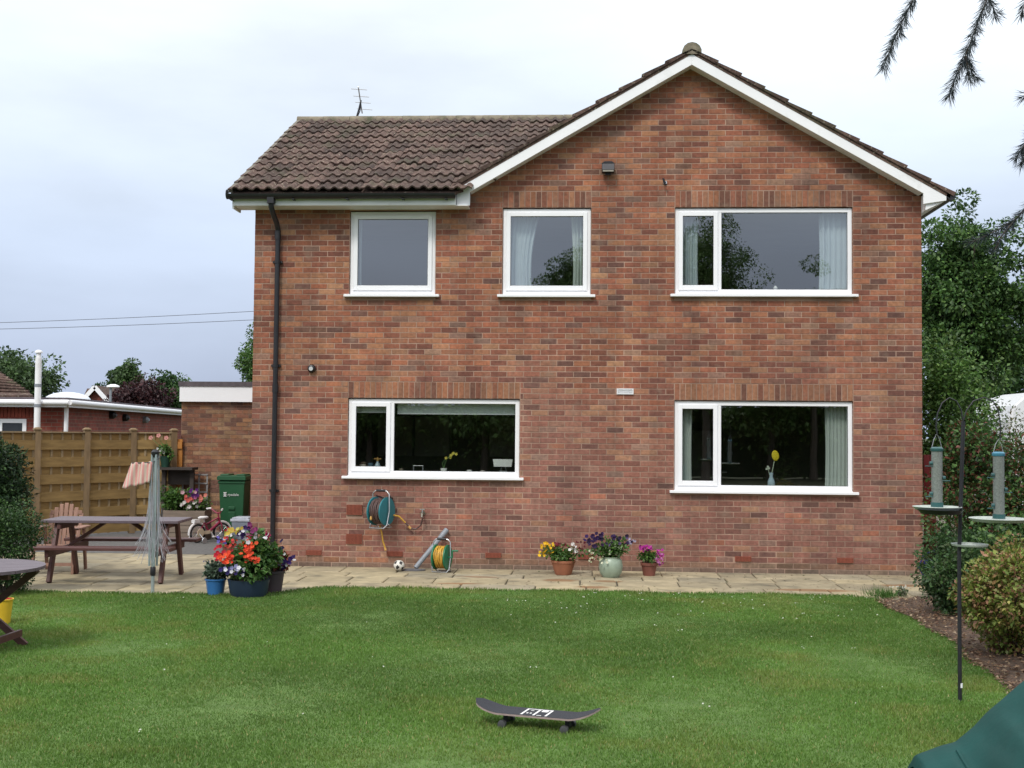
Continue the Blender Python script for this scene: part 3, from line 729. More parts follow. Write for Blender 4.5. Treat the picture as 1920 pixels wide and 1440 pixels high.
# ---- gable bargeboards, fascia, soffits
def build_eaves():
    YB0, YB1 = -0.235, -0.205
    zt, zb = 6.935, 6.755      # board top and bottom at the apex
    xr, xl = 9.262, 2.805      # lower ends
    xri, xli = 8.965, 2.985    # inner box ends
    zend = 4.875
    L_ = [(APX, zt), (xl, zt - SL * (APX - xl)), (xl, 4.872), (xli, 4.872), (xli, zb - SL * (APX - xli)), (APX, zb)]
    R_ = [(APX, zt), (APX, zb), (xri, zb - SL * (xri - APX)), (xri, zend), (xr, zend + 0.045), (xr, zt - SL * (xr - APX))]
    m = MB(); m.prism(L_, YB0, YB1); m.build('bargeboard', UPVC_OLD, house, bevel=0.003)
    m = MB(); m.prism(R_, YB0 - 0.0, YB1); m.build('bargeboard', UPVC_OLD, house, bevel=0.003)
    # soffit under the verge
    s_ = MB()
    for sg, xe in ((-1, xli), (1, xri)):
        a = (APX, zb + 0.012); b = (xe, zb + 0.012 - SL * abs(xe - APX))
        s_.add([(a[0], YB1, a[1]), (b[0], YB1, b[1]), (b[0], 0.03, b[1]), (a[0], 0.03, a[1])], [(0, 1, 2, 3) if sg < 0 else (3, 2, 1, 0)])
    s_.build('verge_soffit', UPVC_OLD, house)
    # right eaves soffit box along the side wall
    s_ = MB(); s_.prism([(9.0, 4.80), (xr - 0.004, zend + 0.048), (xr - 0.004, zend + 0.12), (9.0, 5.02)], YB1 + 0.001, 7.2); s_.build('eaves_soffit', UPVC_OLD, house)
    # left front fascia and soffit
    f = MB(); f.box2((-0.215, -0.305, 4.865), (xl - 0.002, -0.28, 5.01)); f.build('fascia', UPVC_OLD, house, bevel=0.003)
    s_ = MB(); s_.box2((-0.21, -0.28, 4.862), (xl + 0.16, 0.02, 4.875)); s_.build('soffit', UPVC_OLD, house)
    # left verge end: small box end and sloping board seen edge on
    e = MB(); e.prism([(-0.235, 4.83), (-0.2155, 4.83), (-0.2155, 4.97), (-0.235, 4.97)], -0.30, 0.05); 
    RP = (7.0 - 5.04) / (3.5 + 0.40)
    e.add([(-0.235, -0.30, 4.86), (-0.235, 3.5, 4.86 + RP * 3.8 + 0.03), (-0.235, 3.5, 4.97 + RP * 3.8), (-0.235, -0.30, 4.97)], [(0, 1, 2, 3)])
    e.add([(-0.212, -0.30, 4.86), (-0.212, 3.5, 4.86 + RP * 3.8 + 0.03), (-0.212, 3.5, 4.97 + RP * 3.8), (-0.212, -0.30, 4.97)], [(3, 2, 1, 0)])
    e.build('verge_board', UPVC_OLD, house)
    # gutter: half round trough
    g = MB(); n_ = 8; r_ = 0.066; gy, gz_ = -0.372, 5.006
    def trough(x0, x1):
        o_ = [(gy + r_ * math.cos(math.pi + math.pi * k / n_), gz_ + r_ * math.sin(math.pi + math.pi * k / n_)) for k in range(n_ + 1)]
        i_ = [(gy + (r_ - 0.004) * math.cos(math.pi + math.pi * k / n_), gz_ + (r_ - 0.004) * math.sin(math.pi + math.pi * k / n_)) for k in range(n_ + 1)][::-1]
        p = o_ + i_; k = len(p)
        g.add([(x0, y, z) for y, z in p] + [(x1, y, z) for y, z in p], [(i, (i + 1) % k, k + (i + 1) % k, k + i) for i in range(k)] + [tuple(range(k - 1, -1, -1)), tuple(range(k, 2 * k))])
    trough(-0.285, xl - 0.003)
    gut = g.build('gutter', BLACKPL, house, smooth=True)
    for x in (-0.23, 0.62, 1.35, 2.1, 2.68):
        b = MB(); b.box2((x - 0.016, -0.42, 4.930), (x + 0.016, -0.3055, 4.939)); b.build('bracket', BLACKPL, gut)
    e = MB(); e.lathe([(0.0665, -0.004), (0.0665, 0.004)], 16, (-0.288, gy, gz_), rotm(0, R(90), 0)); e.build('stop_end', BLACKPL, gut)
    # side gutter at right, end on
    g2 = MB(); g2.tube([(xr + 0.06, -0.24, 4.985), (xr + 0.06, 7.0, 4.985)], 0.06, 10); g2.build('gutter', BLACKPL, house, smooth=True)
    # downpipe with hopper and swan neck
    d = MB(); x = 0.315
    d.box2((x - 0.045, -0.42, 4.88), (x + 0.045, -0.315, 4.965))
    d.tube([(x, -0.365, 4.90), (x, -0.365, 4.84), (x + 0.01, -0.30, 4.76), (x + 0.015, -0.12, 4.66), (x + 0.02, -0.055, 4.58), (x + 0.02, -0.055, 4.40)], 0.036, 10)
    d.tube([(x + 0.02, -0.055, 4.50), (x + 0.012, -0.055, 0.06)], 0.034, 10)
    for z in (4.45, 2.35): d.tube([(x + 0.018, -0.055, z), (x + 0.018, -0.055, z + 0.11)], 0.042, 10)
    dp_ = d.build('downpipe', BLACKPL, house, smooth=True)
    for z in (4.12, 2.70, 1.0):
        c = MB(); c.box2((x - 0.05, -0.04, z), (x + 0.08, -0.002, z + 0.03)); c.tube([(x + 0.016, -0.055, z - 0.005), (x + 0.016, -0.055, z + 0.035)], 0.041, 10); c.build('pipe_clip', BLACKPL, dp_)
build_eaves()

# ---- roof
TILE = None
def tile_mat():
    m = mat('roof_tile', (0.080, 0.048, 0.038), rough=0.95, var=0.5, scale=11, bump=0.8, bscale=55, dirt=((0.25, 0.215, 0.16), 26.0, 0.58, 0.70), coords='World')
    t = m.node_tree; nd = t.nodes; lk = t.links; p = nd['Principled BSDF']
    src = p.inputs['Base Color'].links[0].from_socket
    oi = nd.new('ShaderNodeObjectInfo'); mr_ = nd.new('ShaderNodeMapRange'); mr_.inputs['To Min'].default_value = 0.6; mr_.inputs['To Max'].default_value = 1.4
    lk.new(oi.outputs['Random'], mr_.inputs['Value'])
    mx = nd.new('ShaderNodeMixRGB'); mx.blend_type = 'MULTIPLY'; mx.inputs['Fac'].default_value = 1; lk.new(src, mx.inputs['Color1']); lk.new(mr_.outputs[0], mx.inputs['Color2'])
    g = nd.new('ShaderNodeNewGeometry'); n2 = nd.new('ShaderNodeTexNoise'); n2.inputs['Scale'].default_value = 2.3; n2.inputs['Detail'].default_value = 8; lk.new(g.outputs['Position'], n2.inputs['Vector'])
    r2 = nd.new('ShaderNodeMapRange'); r2.inputs['From Min'].default_value = 0.55; r2.inputs['From Max'].default_value = 0.7; r2.inputs['To Max'].default_value = 0.55; lk.new(n2.outputs['Fac'], r2.inputs['Value'])
    m2 = nd.new('ShaderNodeMixRGB'); m2.inputs['Color2'].default_value = (0.075, 0.08, 0.04, 1); lk.new(r2.outputs[0], m2.inputs['Fac']); lk.new(mx.outputs[0], m2.inputs['Color1'])
    lk.new(m2.outputs[0], p.inputs['Base Color'])
    return m
TILE = tile_mat()
RIDGE_M = mat('ridge_tile', (0.21, 0.18, 0.13), rough=0.95, var=0.35, scale=8, bump=0.6, bscale=40, dirt=((0.10, 0.10, 0.06), 6.0, 0.5, 0.7), coords='World')
def build_roof():
    # front slope of the left wing: eave at y=-0.40, ridge at y=3.5
    e = np.array([0, -0.40, 5.045]); rdg = np.array([0, 3.5, 7.0])
    vec = rdg - e; ln = np.linalg.norm(vec); u = vec / ln; nrm = np.array([0, -u[2], u[1]])
    rows = 13; gauge = ln / rows; tw = 0.30
    # underlay slabs (behind the tiles)
    m = MB()
    ridge_x0 = -0.25; th = 0.05
    def slab(p, t_):  # quad p (4 pts) with thickness downward
        q = [np.asarray(a) - np.array([0, 0, t_]) for a in p]
        m.add(list(p) + q, [(0, 1, 2, 3), (7, 6, 5, 4), (0, 4, 5, 1), (1, 5, 6, 2), (2, 6, 7, 3), (3, 7, 4, 0)])
    off = nrm * -0.012
    zr = 6.95; ze = zr - SL * (9.33 - APX)
    slab([np.array([-0.24, -0.36, 5.045 + 0.0]) + off, np.array([2.8, -0.36, 5.045]) + off, np.array([5.94, 3.5, 6.98]) + off, np.array([-0.24, 3.5, 6.98]) + off], 0.04)
    slab([np.array([-0.24, 3.5, 6.97]), np.array([5.94, 3.5, 6.97]), np.array([5.94, 7.5, 5.0]), np.array([-0.24, 7.5, 5.0])], 0.04)
    # gable roof: right slope whole, left slope down to the valley
    slab([np.array([APX, -0.24, zr]), np.array([APX, 7.4, zr]), np.array([9.31, 7.4, ze]), np.array([9.31, -0.24, ze])], 0.05)
    slab([np.array([2.74, -0.24, zr - SL * 3.2]), np.array([APX, 3.5, zr]), np.array([APX, -0.24, zr]), np.array([2.74, -0.24, zr - SL * 3.2]) + np.array([0.001, 0, 0])], 0.05)
    roof = m.build('roof', TILE, house)
    vb = MB(); vb.beam(np.array([-0.238, -0.39, 5.045]) + nrm * 0.004, np.array([-0.238, 3.5, 7.0]) + nrm * 0.004, 0.055, 0.05, nrm); vb.build('verge_bedding', mat('verge_mortar', (0.17, 0.15, 0.12), rough=1, var=0.3, scale=12), roof)
    # single profiled tile: two rolls across 0.30 m
    nx_ = 12; prof = []
    for i in range(nx_ + 1):
        s_ = i / nx_ * 2 % 1.0 if i < nx_ else 0.0
        prof.append(0.004 + 0.033 * max(0.0, math.sin(math.pi * min(1, max(0, (s_ - 0.35) / 0.65)))) ** 1.1)
    tl = gauge + 0.06
    V, Fc = [], []
    for k, (d, lift) in enumerate(((0.0, 0.030), (tl * 0.5, 0.016), (tl, 0.002))):
        for i in range(nx_ + 1): V.append((i / nx_ * tw, d, prof[i] + lift))
    for i in range(nx_ + 1): V.append((i / nx_ * tw, 0.002, prof[i] + 0.030 - 0.022))
    w_ = nx_ + 1
    for k in range(2):
        for i in range(nx_): Fc.append((k * w_ + i, k * w_ + i + 1, (k + 1) * w_ + i + 1, (k + 1) * w_ + i))
    for i in range(nx_): Fc.append((3 * w_ + i, 3 * w_ + i + 1, i + 1, i))
    me = bpy.data.meshes.new('tile'); me.from_pydata(V, [], Fc); me.materials.append(TILE); me.shade_smooth(); me.set_sharp_from_angle(angle=R(50)); me.update()
    pitch = math.atan2(u[2], u[1]); cnt = 0
    for r_ in range(rows):
        y = e[1] + u[1] * gauge * r_; z = e[2] + u[2] * gauge * r_
        x = -0.27
        vx = 2.8 + (y + 0.40) / 3.9 * 3.14
        while x < vx + 0.05:
            o = bpy.data.objects.new('tile', me); COL.objects.link(o); o.parent = roof
            o.location = (x + RNG.normal(0, 0.002), y + RNG.normal(0, 0.003), z + RNG.normal(0, 0.003)); o.rotation_euler = (pitch + RNG.normal(0, 0.008), RNG.normal(0, 0.008), RNG.normal(0, 0.009))
            x += tw; cnt += 1
    # verge tiles along the gable: stepped edge
    for sg in (-1, 1):
        sl_len = math.hypot(3.39, 3.39 * SL); du = np.array([sg * 3.39, 0, -3.39 * SL]) / sl_len
        nv = 11; g_ = sl_len / nv
        mt = MB(); t0 = 0.0
        up = np.array([0, 0, 1.0]) - du * du[2] * -1 * -1; up = np.cross(du, [0, 1, 0]) * (-1 if sg > 0 else 1); up = up if up[2] > 0 else -up
        mt_v = []
        L0 = g_ + 0.03
        for yv in (-0.262, 0.32):
            for (d, h0) in ((0, -0.012), (L0, -0.012), (L0, 0.045), (0, 0.012)):
                mt_v.append(du * d + up * h0 + np.array([0, yv, 0]))
        me2 = bpy.data.meshes.new('verge_tile'); me2.from_pydata([tuple(p) for p in mt_v], [], [(0, 1, 2, 3), (7, 6, 5, 4), (0, 4, 5, 1), (1, 5, 6, 2), (2, 6, 7, 3), (3, 7, 4, 0)]); me2.materials.append(TILE); me2.update()
        for i in range(nv):
            p = np.array([APX, 0, zr + 0.004]) + du * g_ * i
            o = bpy.data.objects.new('verge_tile', me2); COL.objects.link(o); o.parent = roof; o.location = tuple(p + np.array([0, 0, RNG.normal(0, 0.002)]))
    # ridge tiles: half round
    def ridge_run(a, b, n_, r_, name):
        a = np.asarray(a, float); b = np.asarray(b, float); d = (b - a) / n_
        for i in range(n_):
            m1 = MB(); p0 = a + d * i; p1 = a + d * (i + 1) * 1.0
            dr = unit(d); side = np.cross(dr, [0, 0, 1]); vs_ = []; k_ = 9
            for q, rr in ((p0, r_ * 1.04), (p1 - d * 0.01, r_)):
                for t in range(k_): 
                    an = math.pi * (-0.08 + 1.16 * t / (k_ - 1)); vs_.append(q + side * rr * math.cos(an) + np.array([0, 0, 1]) * rr * math.sin(an))
            fs_ = [(t, t + 1, k_ + t + 1, k_ + t) for t in range(k_ - 1)] + [tuple(range(k_)), tuple(range(2 * k_ - 1, k_ - 1, -1))]
            m1.add(vs_, fs_); m1.build(name, RIDGE_M, roof, smooth=True)
    ridge_run((-0.27, 3.5, 6.985), (5.94, 3.5, 6.985), 14, 0.085, 'ridge_tile')
    ridge_run((APX, -0.262, 6.925), (APX, 3.5, 6.925), 9, 0.125, 'ridge_tile')
    return roof
roof = build_roof()

# ================================================================== FITTINGS ON AND IN THE HOUSE
METAL = mat('galvanised', (0.55, 0.56, 0.58), rough=0.35, var=0.12, scale=12, metal=0.85)
DKMETAL = mat('dark_metal', (0.03, 0.03, 0.035), rough=0.45, var=0.2, metal=0.4)
def on_wall(x, y): return pix(x, y, 0.0)

# curtains and blinds
CURT = mat('curtain_cloth', (0.66, 0.72, 0.68), rough=0.9, var=0.06, scale=4, trans=0.35)
CURTB = mat('curtain_cloth_blue', (0.62, 0.70, 0.74), rough=0.9, var=0.06, scale=4, trans=0.35)
def curtain(label, x0, x1, z0, z1, y=0.21, m=None, folds=7, gather=0.0, side=1):
    n_, k_ = folds * 8, 14; V, Fc = [], []
    for j in range(k_ + 1):
        t = j / k_; z = z1 + (z0 - z1) * t
        for i in range(n_ + 1):
            u = i / n_
            g_ = 1 - gather * math.sin(math.pi * min(1, t * 0.75)) if gather else 1 - 0.05 * math.sin(3 * t)
            x = x0 + (x1 - x0) * u * g_ if side > 0 else x1 - (x1 - x0) * (1 - u) * g_
            V.append((x, y + 0.025 * math.sin(u * folds * 2 * math.pi + 0.8 * t) * (0.6 + 0.4 * math.sin(u * 5 + label.__len__())) , z))
    w_ = n_ + 1
    for j in range(k_):
        for i in range(n_): Fc.append((j * w_ + i, j * w_ + i + 1, (j + 1) * w_ + i + 1, (j + 1) * w_ + i))
    b0 = np.array([(x0 + x1) / 2, y, z0])
    t_ = thing('curtain', label, 'curtain', b0)
    c = npmesh('drape', np.array(V) - b0, Fc, m or CURT, t_, smooth=True)
    s_ = c.modifiers.new('solid', 'SOLIDIFY'); s_.thickness = 0.003
    r_ = MB(); r_.tube([(x0 - b0[0] - 0.03, 0.0, z1 - z0 + 0.004), (x1 - b0[0] + 0.03, 0.0, z1 - z0 + 0.004)], 0.01, 8); r_.build('rail', UPVC, t_)
curtain('wide pale curtain drawn aside in the square upstairs window', 3.45, 3.93, 3.62, 4.93, gather=0.28, m=CURTB)
curtain('narrow pale curtain in the square upstairs window', 4.32, 4.58, 3.62, 4.93, folds=5, gather=0.2, side=-1)
curtain('bluish curtain behind the narrow upstairs opening light', 5.72, 6.08, 3.62, 4.93, folds=5, m=CURTB)
curtain('pale curtain behind the large pane of wide upstairs window', 7.68, 8.14, 3.62, 4.93, folds=6, m=CURTB, side=-1)
curtain('slim pale curtain behind narrow light of downstairs window', 5.72, 6.0, 0.9, 2.33, folds=4)
curtain('pale green curtain beside the downstairs flower vase', 7.76, 8.14, 0.9, 2.33, folds=7, side=-1)
curtain('edge of pale curtain in plain window under the eaves', 1.30, 1.45, 3.62, 4.90, folds=3, m=CURTB)
BLIND = mat('blind_cloth', (0.74, 0.80, 0.77), rough=0.8, var=0.04, trans=0.2)
for (a, b, z, lab) in ((1.98, 3.62, 2.085, 'long pale roller blind rolled up over the kitchen window'), (1.36, 1.90, 2.10, 'short pale roller blind over narrow kitchen light')):
    t_ = thing('roller_blind', lab, 'blind', ((a + b) / 2, 0.17, z))
    m = MB(); m.box2((a - (a + b) / 2, -0.002, 0), (b - (a + b) / 2, 0.002, 0.14)); m.build('blind_sheet', BLIND, t_)
    m = MB(); m.tube([(a - (a + b) / 2, 0.0, 0.155), (b - (a + b) / 2, 0.0, 0.155)], 0.024, 10); m.build('roller', BLIND, t_)
    m = MB(); m.box2((a - (a + b) / 2, -0.006, -0.014), (b - (a + b) / 2, 0.006, 0.001)); m.build('blind_bar', UPVC, t_)

# inner sill boards carry the things in the windows
SILLIN = mat('inner_sill', (0.55, 0.53, 0.5), rough=0.5, var=0.05)
for k in ('kit', 'liv', 'w3'):
    w = WINS[k]; m = MB(); m.box2((w[0] + 0.01, 0.108, w[2] + 0.05), (w[1] - 0.01, 0.40, w[2] + 0.075)); m.build('window_board', SILLIN, house)
ZK = WINS['kit'][2] + 0.0755; ZL = WINS['liv'][2] + 0.0755; ZU = WINS['w3'][2] + 0.0755
def at_sill(px, py, z, y=0.24):
    p = pix(px, py, y); return (p[0], y, z)
STEM = mat('stem_green', (0.06, 0.13, 0.03), rough=0.6)
WHITEC = mat('white_ceramic', (0.7, 0.7, 0.68), rough=0.3, var=0.04)
CLEARBLUE = mat('pale_blue_plastic', (0.32, 0.42, 0.48), rough=0.3, var=0.1, scale=20)
p = at_sill(680, 870, ZK); t_ = thing('jar', 'small beige storage jar on the kitchen sill', 'jar', p)
m = MB(); m.lathe([(0.045, 0), (0.048, 0.01), (0.048, 0.1), (0.04, 0.115)], 16); m.build('jar_body', mat('beige_jar', (0.42, 0.36, 0.3), rough=0.5), t_, smooth=True)
m = MB(); m.lathe([(0.042, 0.1152), (0.044, 0.12), (0.044, 0.14), (0.01, 0.15)], 16); m.build('lid', mat('jar_lid', (0.12, 0.07, 0.05), rough=0.5), t_, smooth=True)
p = at_sill(708, 870, ZK); t_ = thing('bottle', 'blue tinted soap bottle with brown trigger on kitchen sill', 'bottle', p)
m = MB(); m.lathe([(0.05, 0), (0.055, 0.01), (0.055, 0.06), (0.03, 0.12), (0.016, 0.14), (0.016, 0.155)], 16); m.build('bottle_body', CLEARBLUE, t_, smooth=True)
m = MB(); m.lathe([(0.018, 0.156), (0.018, 0.18)], 10); m.beam((-0.05, 0, 0.19), (0.05, 0, 0.19), 0.018, 0.014); m.tube([(0, 0, 0.18), (0, 0, 0.215)], 0.008, 6); m.build('trigger', mat('trigger_brown', (0.4, 0.22, 0.06), rough=0.5), t_)
p = at_sill(784, 875, ZK); t_ = thing('wire_rack', 'small silver wire rack on the kitchen sill', 'rack', p)
m = MB(); 
for yy_ in (-0.03, 0.03): m.tube([(-0.065, yy_, 0), (-0.065, yy_, 0.1), (0.065, yy_, 0.1), (0.065, yy_, 0)], 0.004, 6)
m.build('rack_hoop', METAL, t_)
m = MB(); m.tube([(-0.065, -0.03, 0.05), (-0.065, 0.03, 0.05)], 0.003, 6); m.tube([(0.065, -0.03, 0.05), (0.065, 0.03, 0.05)], 0.003, 6); m.build('rack_rail', METAL, t_)
p = at_sill(832, 880, ZK); t_ = thing('orchid', 'yellow flowered orchid arching from a pot on kitchen sill', 'plant', p)
m = MB(); m.lathe([(0.035, 0), (0.045, 0.07)], 14); m.build('pot', WHITEC, t_, smooth=True)
m = MB(); m.tube([(0, 0, 0.06), (-0.02, 0, 0.14), (0.03, 0, 0.2), (0.09, 0, 0.22)], 0.005, 6); m.tube([(0, 0, 0.06), (0.02, 0, 0.15), (0.08, 0.01, 0.25), (0.16, 0.0, 0.27)], 0.005, 6); m.build('stem', STEM, t_)
m = MB(); m.cur = (0.6, 0.5, 0.08)
for q in ((0.09, 0, 0.22), (0.03, -0.01, 0.21), (0.13, 0, 0.275), (0.17, -0.01, 0.265), (0.10, -0.01, 0.25)): m.disc(q, 0.024, (RNG.normal(0, .4), -1, 0.3), 10, 0.006)
stuff(m.build('bloom', PETAL, t_))
p = at_sill(943, 880, ZK); t_ = thing('kitchen_scales', 'white kitchen scales with square pan on the sill', 'scales', p)
m = MB(); m.box((0, 0, 0.02), (0.13, 0.1, 0.04), taper=0.8); m.tube([(-0.03, 0, 0.04), (-0.02, 0, 0.1)], 0.007, 6); m.tube([(0.05, 0, 0.04), (0.03, 0, 0.1)], 0.007, 6); m.build('scales_base', mat('scale_grey', (0.25, 0.26, 0.26), rough=0.4), t_)
m = MB(); m.box((0, 0, 0.15), (0.24, 0.12, 0.10), taper=1.12); m.build('pan', WHITEC, t_)
p = at_sill(1446, 905, ZL); t_ = thing('flower_vase', 'glass vase with one round yellow flower in downstairs window', 'vase', p)
m = MB(); m.lathe([(0.03, 0), (0.05, 0.03), (0.045, 0.09), (0.02, 0.15), (0.028, 0.2)], 16, cap=False); m.build('vase', CLEARBLUE, t_, smooth=True)
m = MB(); m.tube([(0, 0, 0.02), (0.01, 0, 0.2), (0.05, 0, 0.40)], 0.006, 6); m.tube([(0, 0, 0.02), (-0.02, 0, 0.15), (-0.045, 0, 0.27)], 0.004, 6); m.build('stem', mat('pale_stem', (0.35, 0.42, 0.3), rough=0.6), t_)
m = MB(); m.cur = (0.75, 0.6, 0.03); m.lathe([(0.0, -0.018), (0.05, -0.012), (0.058, 0), (0.045, 0.014), (0.0, 0.018)], 18, (0.055, -0.005, 0.43), rotm(R(78), 0, R(20)) @ np.diag([0.95, 1.25, 1.0]), cap=False); m.build('bloom', PETAL, t_, smooth=True)
m = MB(); m.cur = (0.5, 0.55, 0.45)
for q in ((-0.045, 0, 0.28), (-0.06, 0, 0.25), (-0.03, 0, 0.26)): m.disc(q, 0.018, (0, -1, 0.3), 8, 0.004)
m.build('leaf', PETAL, t_)
p = at_sill(1454, 540, ZU, 0.2); t_ = tag(MB().lathe([(0.03, 0), (0.04, 0.02), (0.02, 0.05), (0.03, 0.07), (0.012, 0.1)], 12).build('ornament', WHITEC, None, smooth=True, loc=p), 'tiny white ornament on the wide upstairs window sill', 'ornament')

for (px, h, rr_, colr, lab) in ((668, 0.10, 0.03, (0.3, 0.2, 0.12), 'slim brown spice jar at the end of kitchen sill'), (880, 0.05, 0.035, (0.6, 0.6, 0.58), 'low white cup between orchid and scales'), (905, 0.045, 0.03, (0.45, 0.4, 0.35), 'small grey cup beside the kitchen scales'), (752, 0.06, 0.03, (0.2, 0.16, 0.12), 'dark mug beside the wire rack on sill'), (695, 0.13, 0.04, (0.06, 0.12, 0.16), 'dark blue glass jar behind the soap bottle')):
    p = at_sill(px, 878, ZK, 0.30 if px == 695 else 0.22)
    tag(MB().lathe([(rr_ * 0.85, 0), (rr_, 0.01), (rr_, h), (rr_ * 0.88, h), (rr_ * 0.85, 0.012)], 16, cap=False).build('cup' if h < 0.07 else 'glass_jar', mat('sill_item_%d' % px, colr, rough=0.4, var=0.1), None, smooth=True, loc=p), lab, 'cup' if h < 0.07 else 'jar')
UNIT = mat('kitchen_unit', (0.5, 0.48, 0.42), rough=0.5, var=0.06); OAK = mat('oak_furniture', (0.20, 0.075, 0.04), rough=0.5, var=0.2, scale=5, stretch=(5, 5, 1))
t_ = thing('kitchen_cupboards', 'pale kitchen cupboards against the kitchen back wall', 'cupboards', (2.6, 3.72, 0.001))
for i in range(4):
    m = MB(); m.box((-1.2 + i * 0.62, 0, 0.44), (0.58, 0.5, 0.87)); m.build('base_unit', UNIT, t_, bevel=0.006)
    if i != 2: m = MB(); m.box((-1.2 + i * 0.62, 0.1, 1.75), (0.58, 0.3, 0.65)); m.build('wall_unit', UNIT, t_, bevel=0.006)
m = MB(); m.box((-0.27, -0.01, 0.896), (2.5, 0.55, 0.04)); m.build('worktop', mat('worktop', (0.12, 0.1, 0.09), rough=0.3), t_)
def indoor_chair(label, x, y, rz):
    t = thing('dining_chair', label, 'chair', (x, y, 0.001), rz)
    m = MB(); m.box((0, 0, 0.45), (0.42, 0.42, 0.04)); m.build('seat', OAK, t)
    for sx in (-1, 1):
        m = MB(); m.beam((sx * 0.18, -0.18, 0), (sx * 0.18, -0.18, 0.43), 0.04, 0.04, (1, 0, 0)); m.build('leg', OAK, t)
        m = MB(); m.beam((sx * 0.18, 0.19, 0), (sx * 0.18, 0.22, 1.08), 0.04, 0.04, (1, 0, 0)); m.build('leg', OAK, t)
    m = MB(); m.box((0, 0.215, 0.95), (0.34, 0.025, 0.22)); m.build('back_rest', OAK, t)
indoor_chair('dark red wooden chair inside the downstairs room beside the vase', 7.15, 0.95, R(186)); indoor_chair('wooden dining chair deeper inside the downstairs room', 6.35, 1.9, R(20))
t_ = thing('dining_table', 'wooden dining table inside the downstairs room', 'table', (6.75, 1.75, 0.001))
m = MB(); m.box((0, 0, 0.74), (1.3, 0.8, 0.04)); m.build('table_top', OAK, t_)
for sx in (-1, 1):
    for sy in (-1, 1): m = MB(); m.box((sx * 0.58, sy * 0.34, 0.36), (0.07, 0.07, 0.719)); m.build('leg', OAK, t_)
t_ = thing('dresser', 'tall pale dresser against the back wall downstairs', 'dresser', (6.2, 4.15, 0.001))
m = MB(); m.box((0, 0, 0.45), (1.3, 0.42, 0.9)); m.build('cupboard_base', UNIT, t_); m = MB(); m.box((0, 0.08, 1.4), (1.2, 0.25, 0.98)); m.build('shelf_unit', UNIT, t_)
# floodlight with sensor under the gable
p = on_wall(1140, 318); t_ = thing('floodlight', 'dark box floodlight with lamp grille high on the gable wall', 'floodlight', (p[0], 0, p[2]))
m = MB(); m.box((0, -0.10, 0.0), (0.17, 0.10, 0.12), rotm(R(-20), 0, 0)); m.prism([(-0.09, 0.055), (0.09, 0.055), (0.05, 0.085), (-0.05, 0.085)], -0.14, -0.05); m.build('lamp_body', DKMETAL, t_, bevel=0.006)
m = MB(); m.box((0, -0.152, -0.018), (0.145, 0.006, 0.095), rotm(R(-20), 0, 0)); m.build('lamp_glass', mat('lamp_glass', (0.16, 0.15, 0.11), rough=0.25), t_)
m = MB(); m.box((0, -0.03, 0.0), (0.05, 0.062, 0.05)); m.box((0, -0.075, -0.075), (0.075, 0.05, 0.03)); m.build('bracket', DKMETAL, t_)
# cable bracket beside it
p = on_wall(1247, 343); t_ = thing('camera_bracket', 'small dark bracket with stub arm above the wide upstairs window', 'bracket', (p[0], 0, p[2]))
m = MB(); m.lathe([(0.03, 0), (0.026, 0.012)], 14, (0, 0.001, 0), rotm(R(90), 0, 0)); m.build('back_plate', METAL, t_)
m = MB(); m.tube([(0, -0.01, 0.0), (-0.01, -0.05, 0.01), (-0.03, -0.07, 0.045), (-0.01, -0.07, -0.03), (0.015, -0.06, -0.035)], 0.013, 8); m.build('arm', DKMETAL, t_, smooth=True)
# bulkhead lamp left
p = on_wall(585, 691); t_ = thing('wall_lamp', 'small round black wall lamp beside the downpipe', 'wall lamp', (p[0], 0, p[2]))
m = MB(); m.lathe([(0.055, 0), (0.055, 0.03), (0.045, 0.06), (0.02, 0.07)], 18, (0, 0.002, 0), rotm(R(90), 0, 0)); m.build('lamp_case', BLACKPL, t_, smooth=True)
m = MB(); m.lathe([(0.028, 0), (0.028, 0.006)], 14, (0.0, -0.066, -0.005), rotm(R(90), 0, 0)); m.build('lens', mat('lamp_lens', (0.5, 0.5, 0.5), rough=0.2), t_)
# white vent between floors
p = on_wall(1172, 734); t_ = thing('wall_vent', 'white louvred vent plate between the downstairs windows', 'vent', (p[0], 0, p[2]))
m = bars(-0.112, 0.112, -0.038, 0.038, 0.012, -0.018, 0.004); m.box2((-0.1, -0.003, -0.028), (0.1, 0.004, 0.028)); m.build('vent_frame', UPVC, t_)
for z in (-0.016, 0.0, 0.016): m = MB(); m.box((0, -0.01, z), (0.198, 0.012, 0.004), rotm(R(25), 0, 0)); m.build('louvre', UPVC, t_)
# outside tap
p = on_wall(793, 962); t_ = thing('garden_tap', 'outside tap with pale knob on the brick wall', 'tap', (p[0], 0, p[2]))
BRASS = mat('tap_metal', (0.33, 0.30, 0.24), rough=0.35, metal=0.8)
m = MB(); m.lathe([(0.035, 0), (0.03, 0.02)], 14, (0, 0.002, 0), rotm(R(90), 0, 0)); m.tube([(0, 0, 0), (0, -0.06, 0), (0, -0.10, -0.005), (0, -0.115, -0.05)], 0.014, 8); m.build('spout', BRASS, t_, smooth=True)
m = MB(); m.tube([(0, -0.06, 0.01), (0, -0.06, 0.05)], 0.008, 8); m.beam((-0.032, -0.06, 0.053), (0.032, -0.06, 0.053), 0.014, 0.012); m.build('handle', METAL, t_)
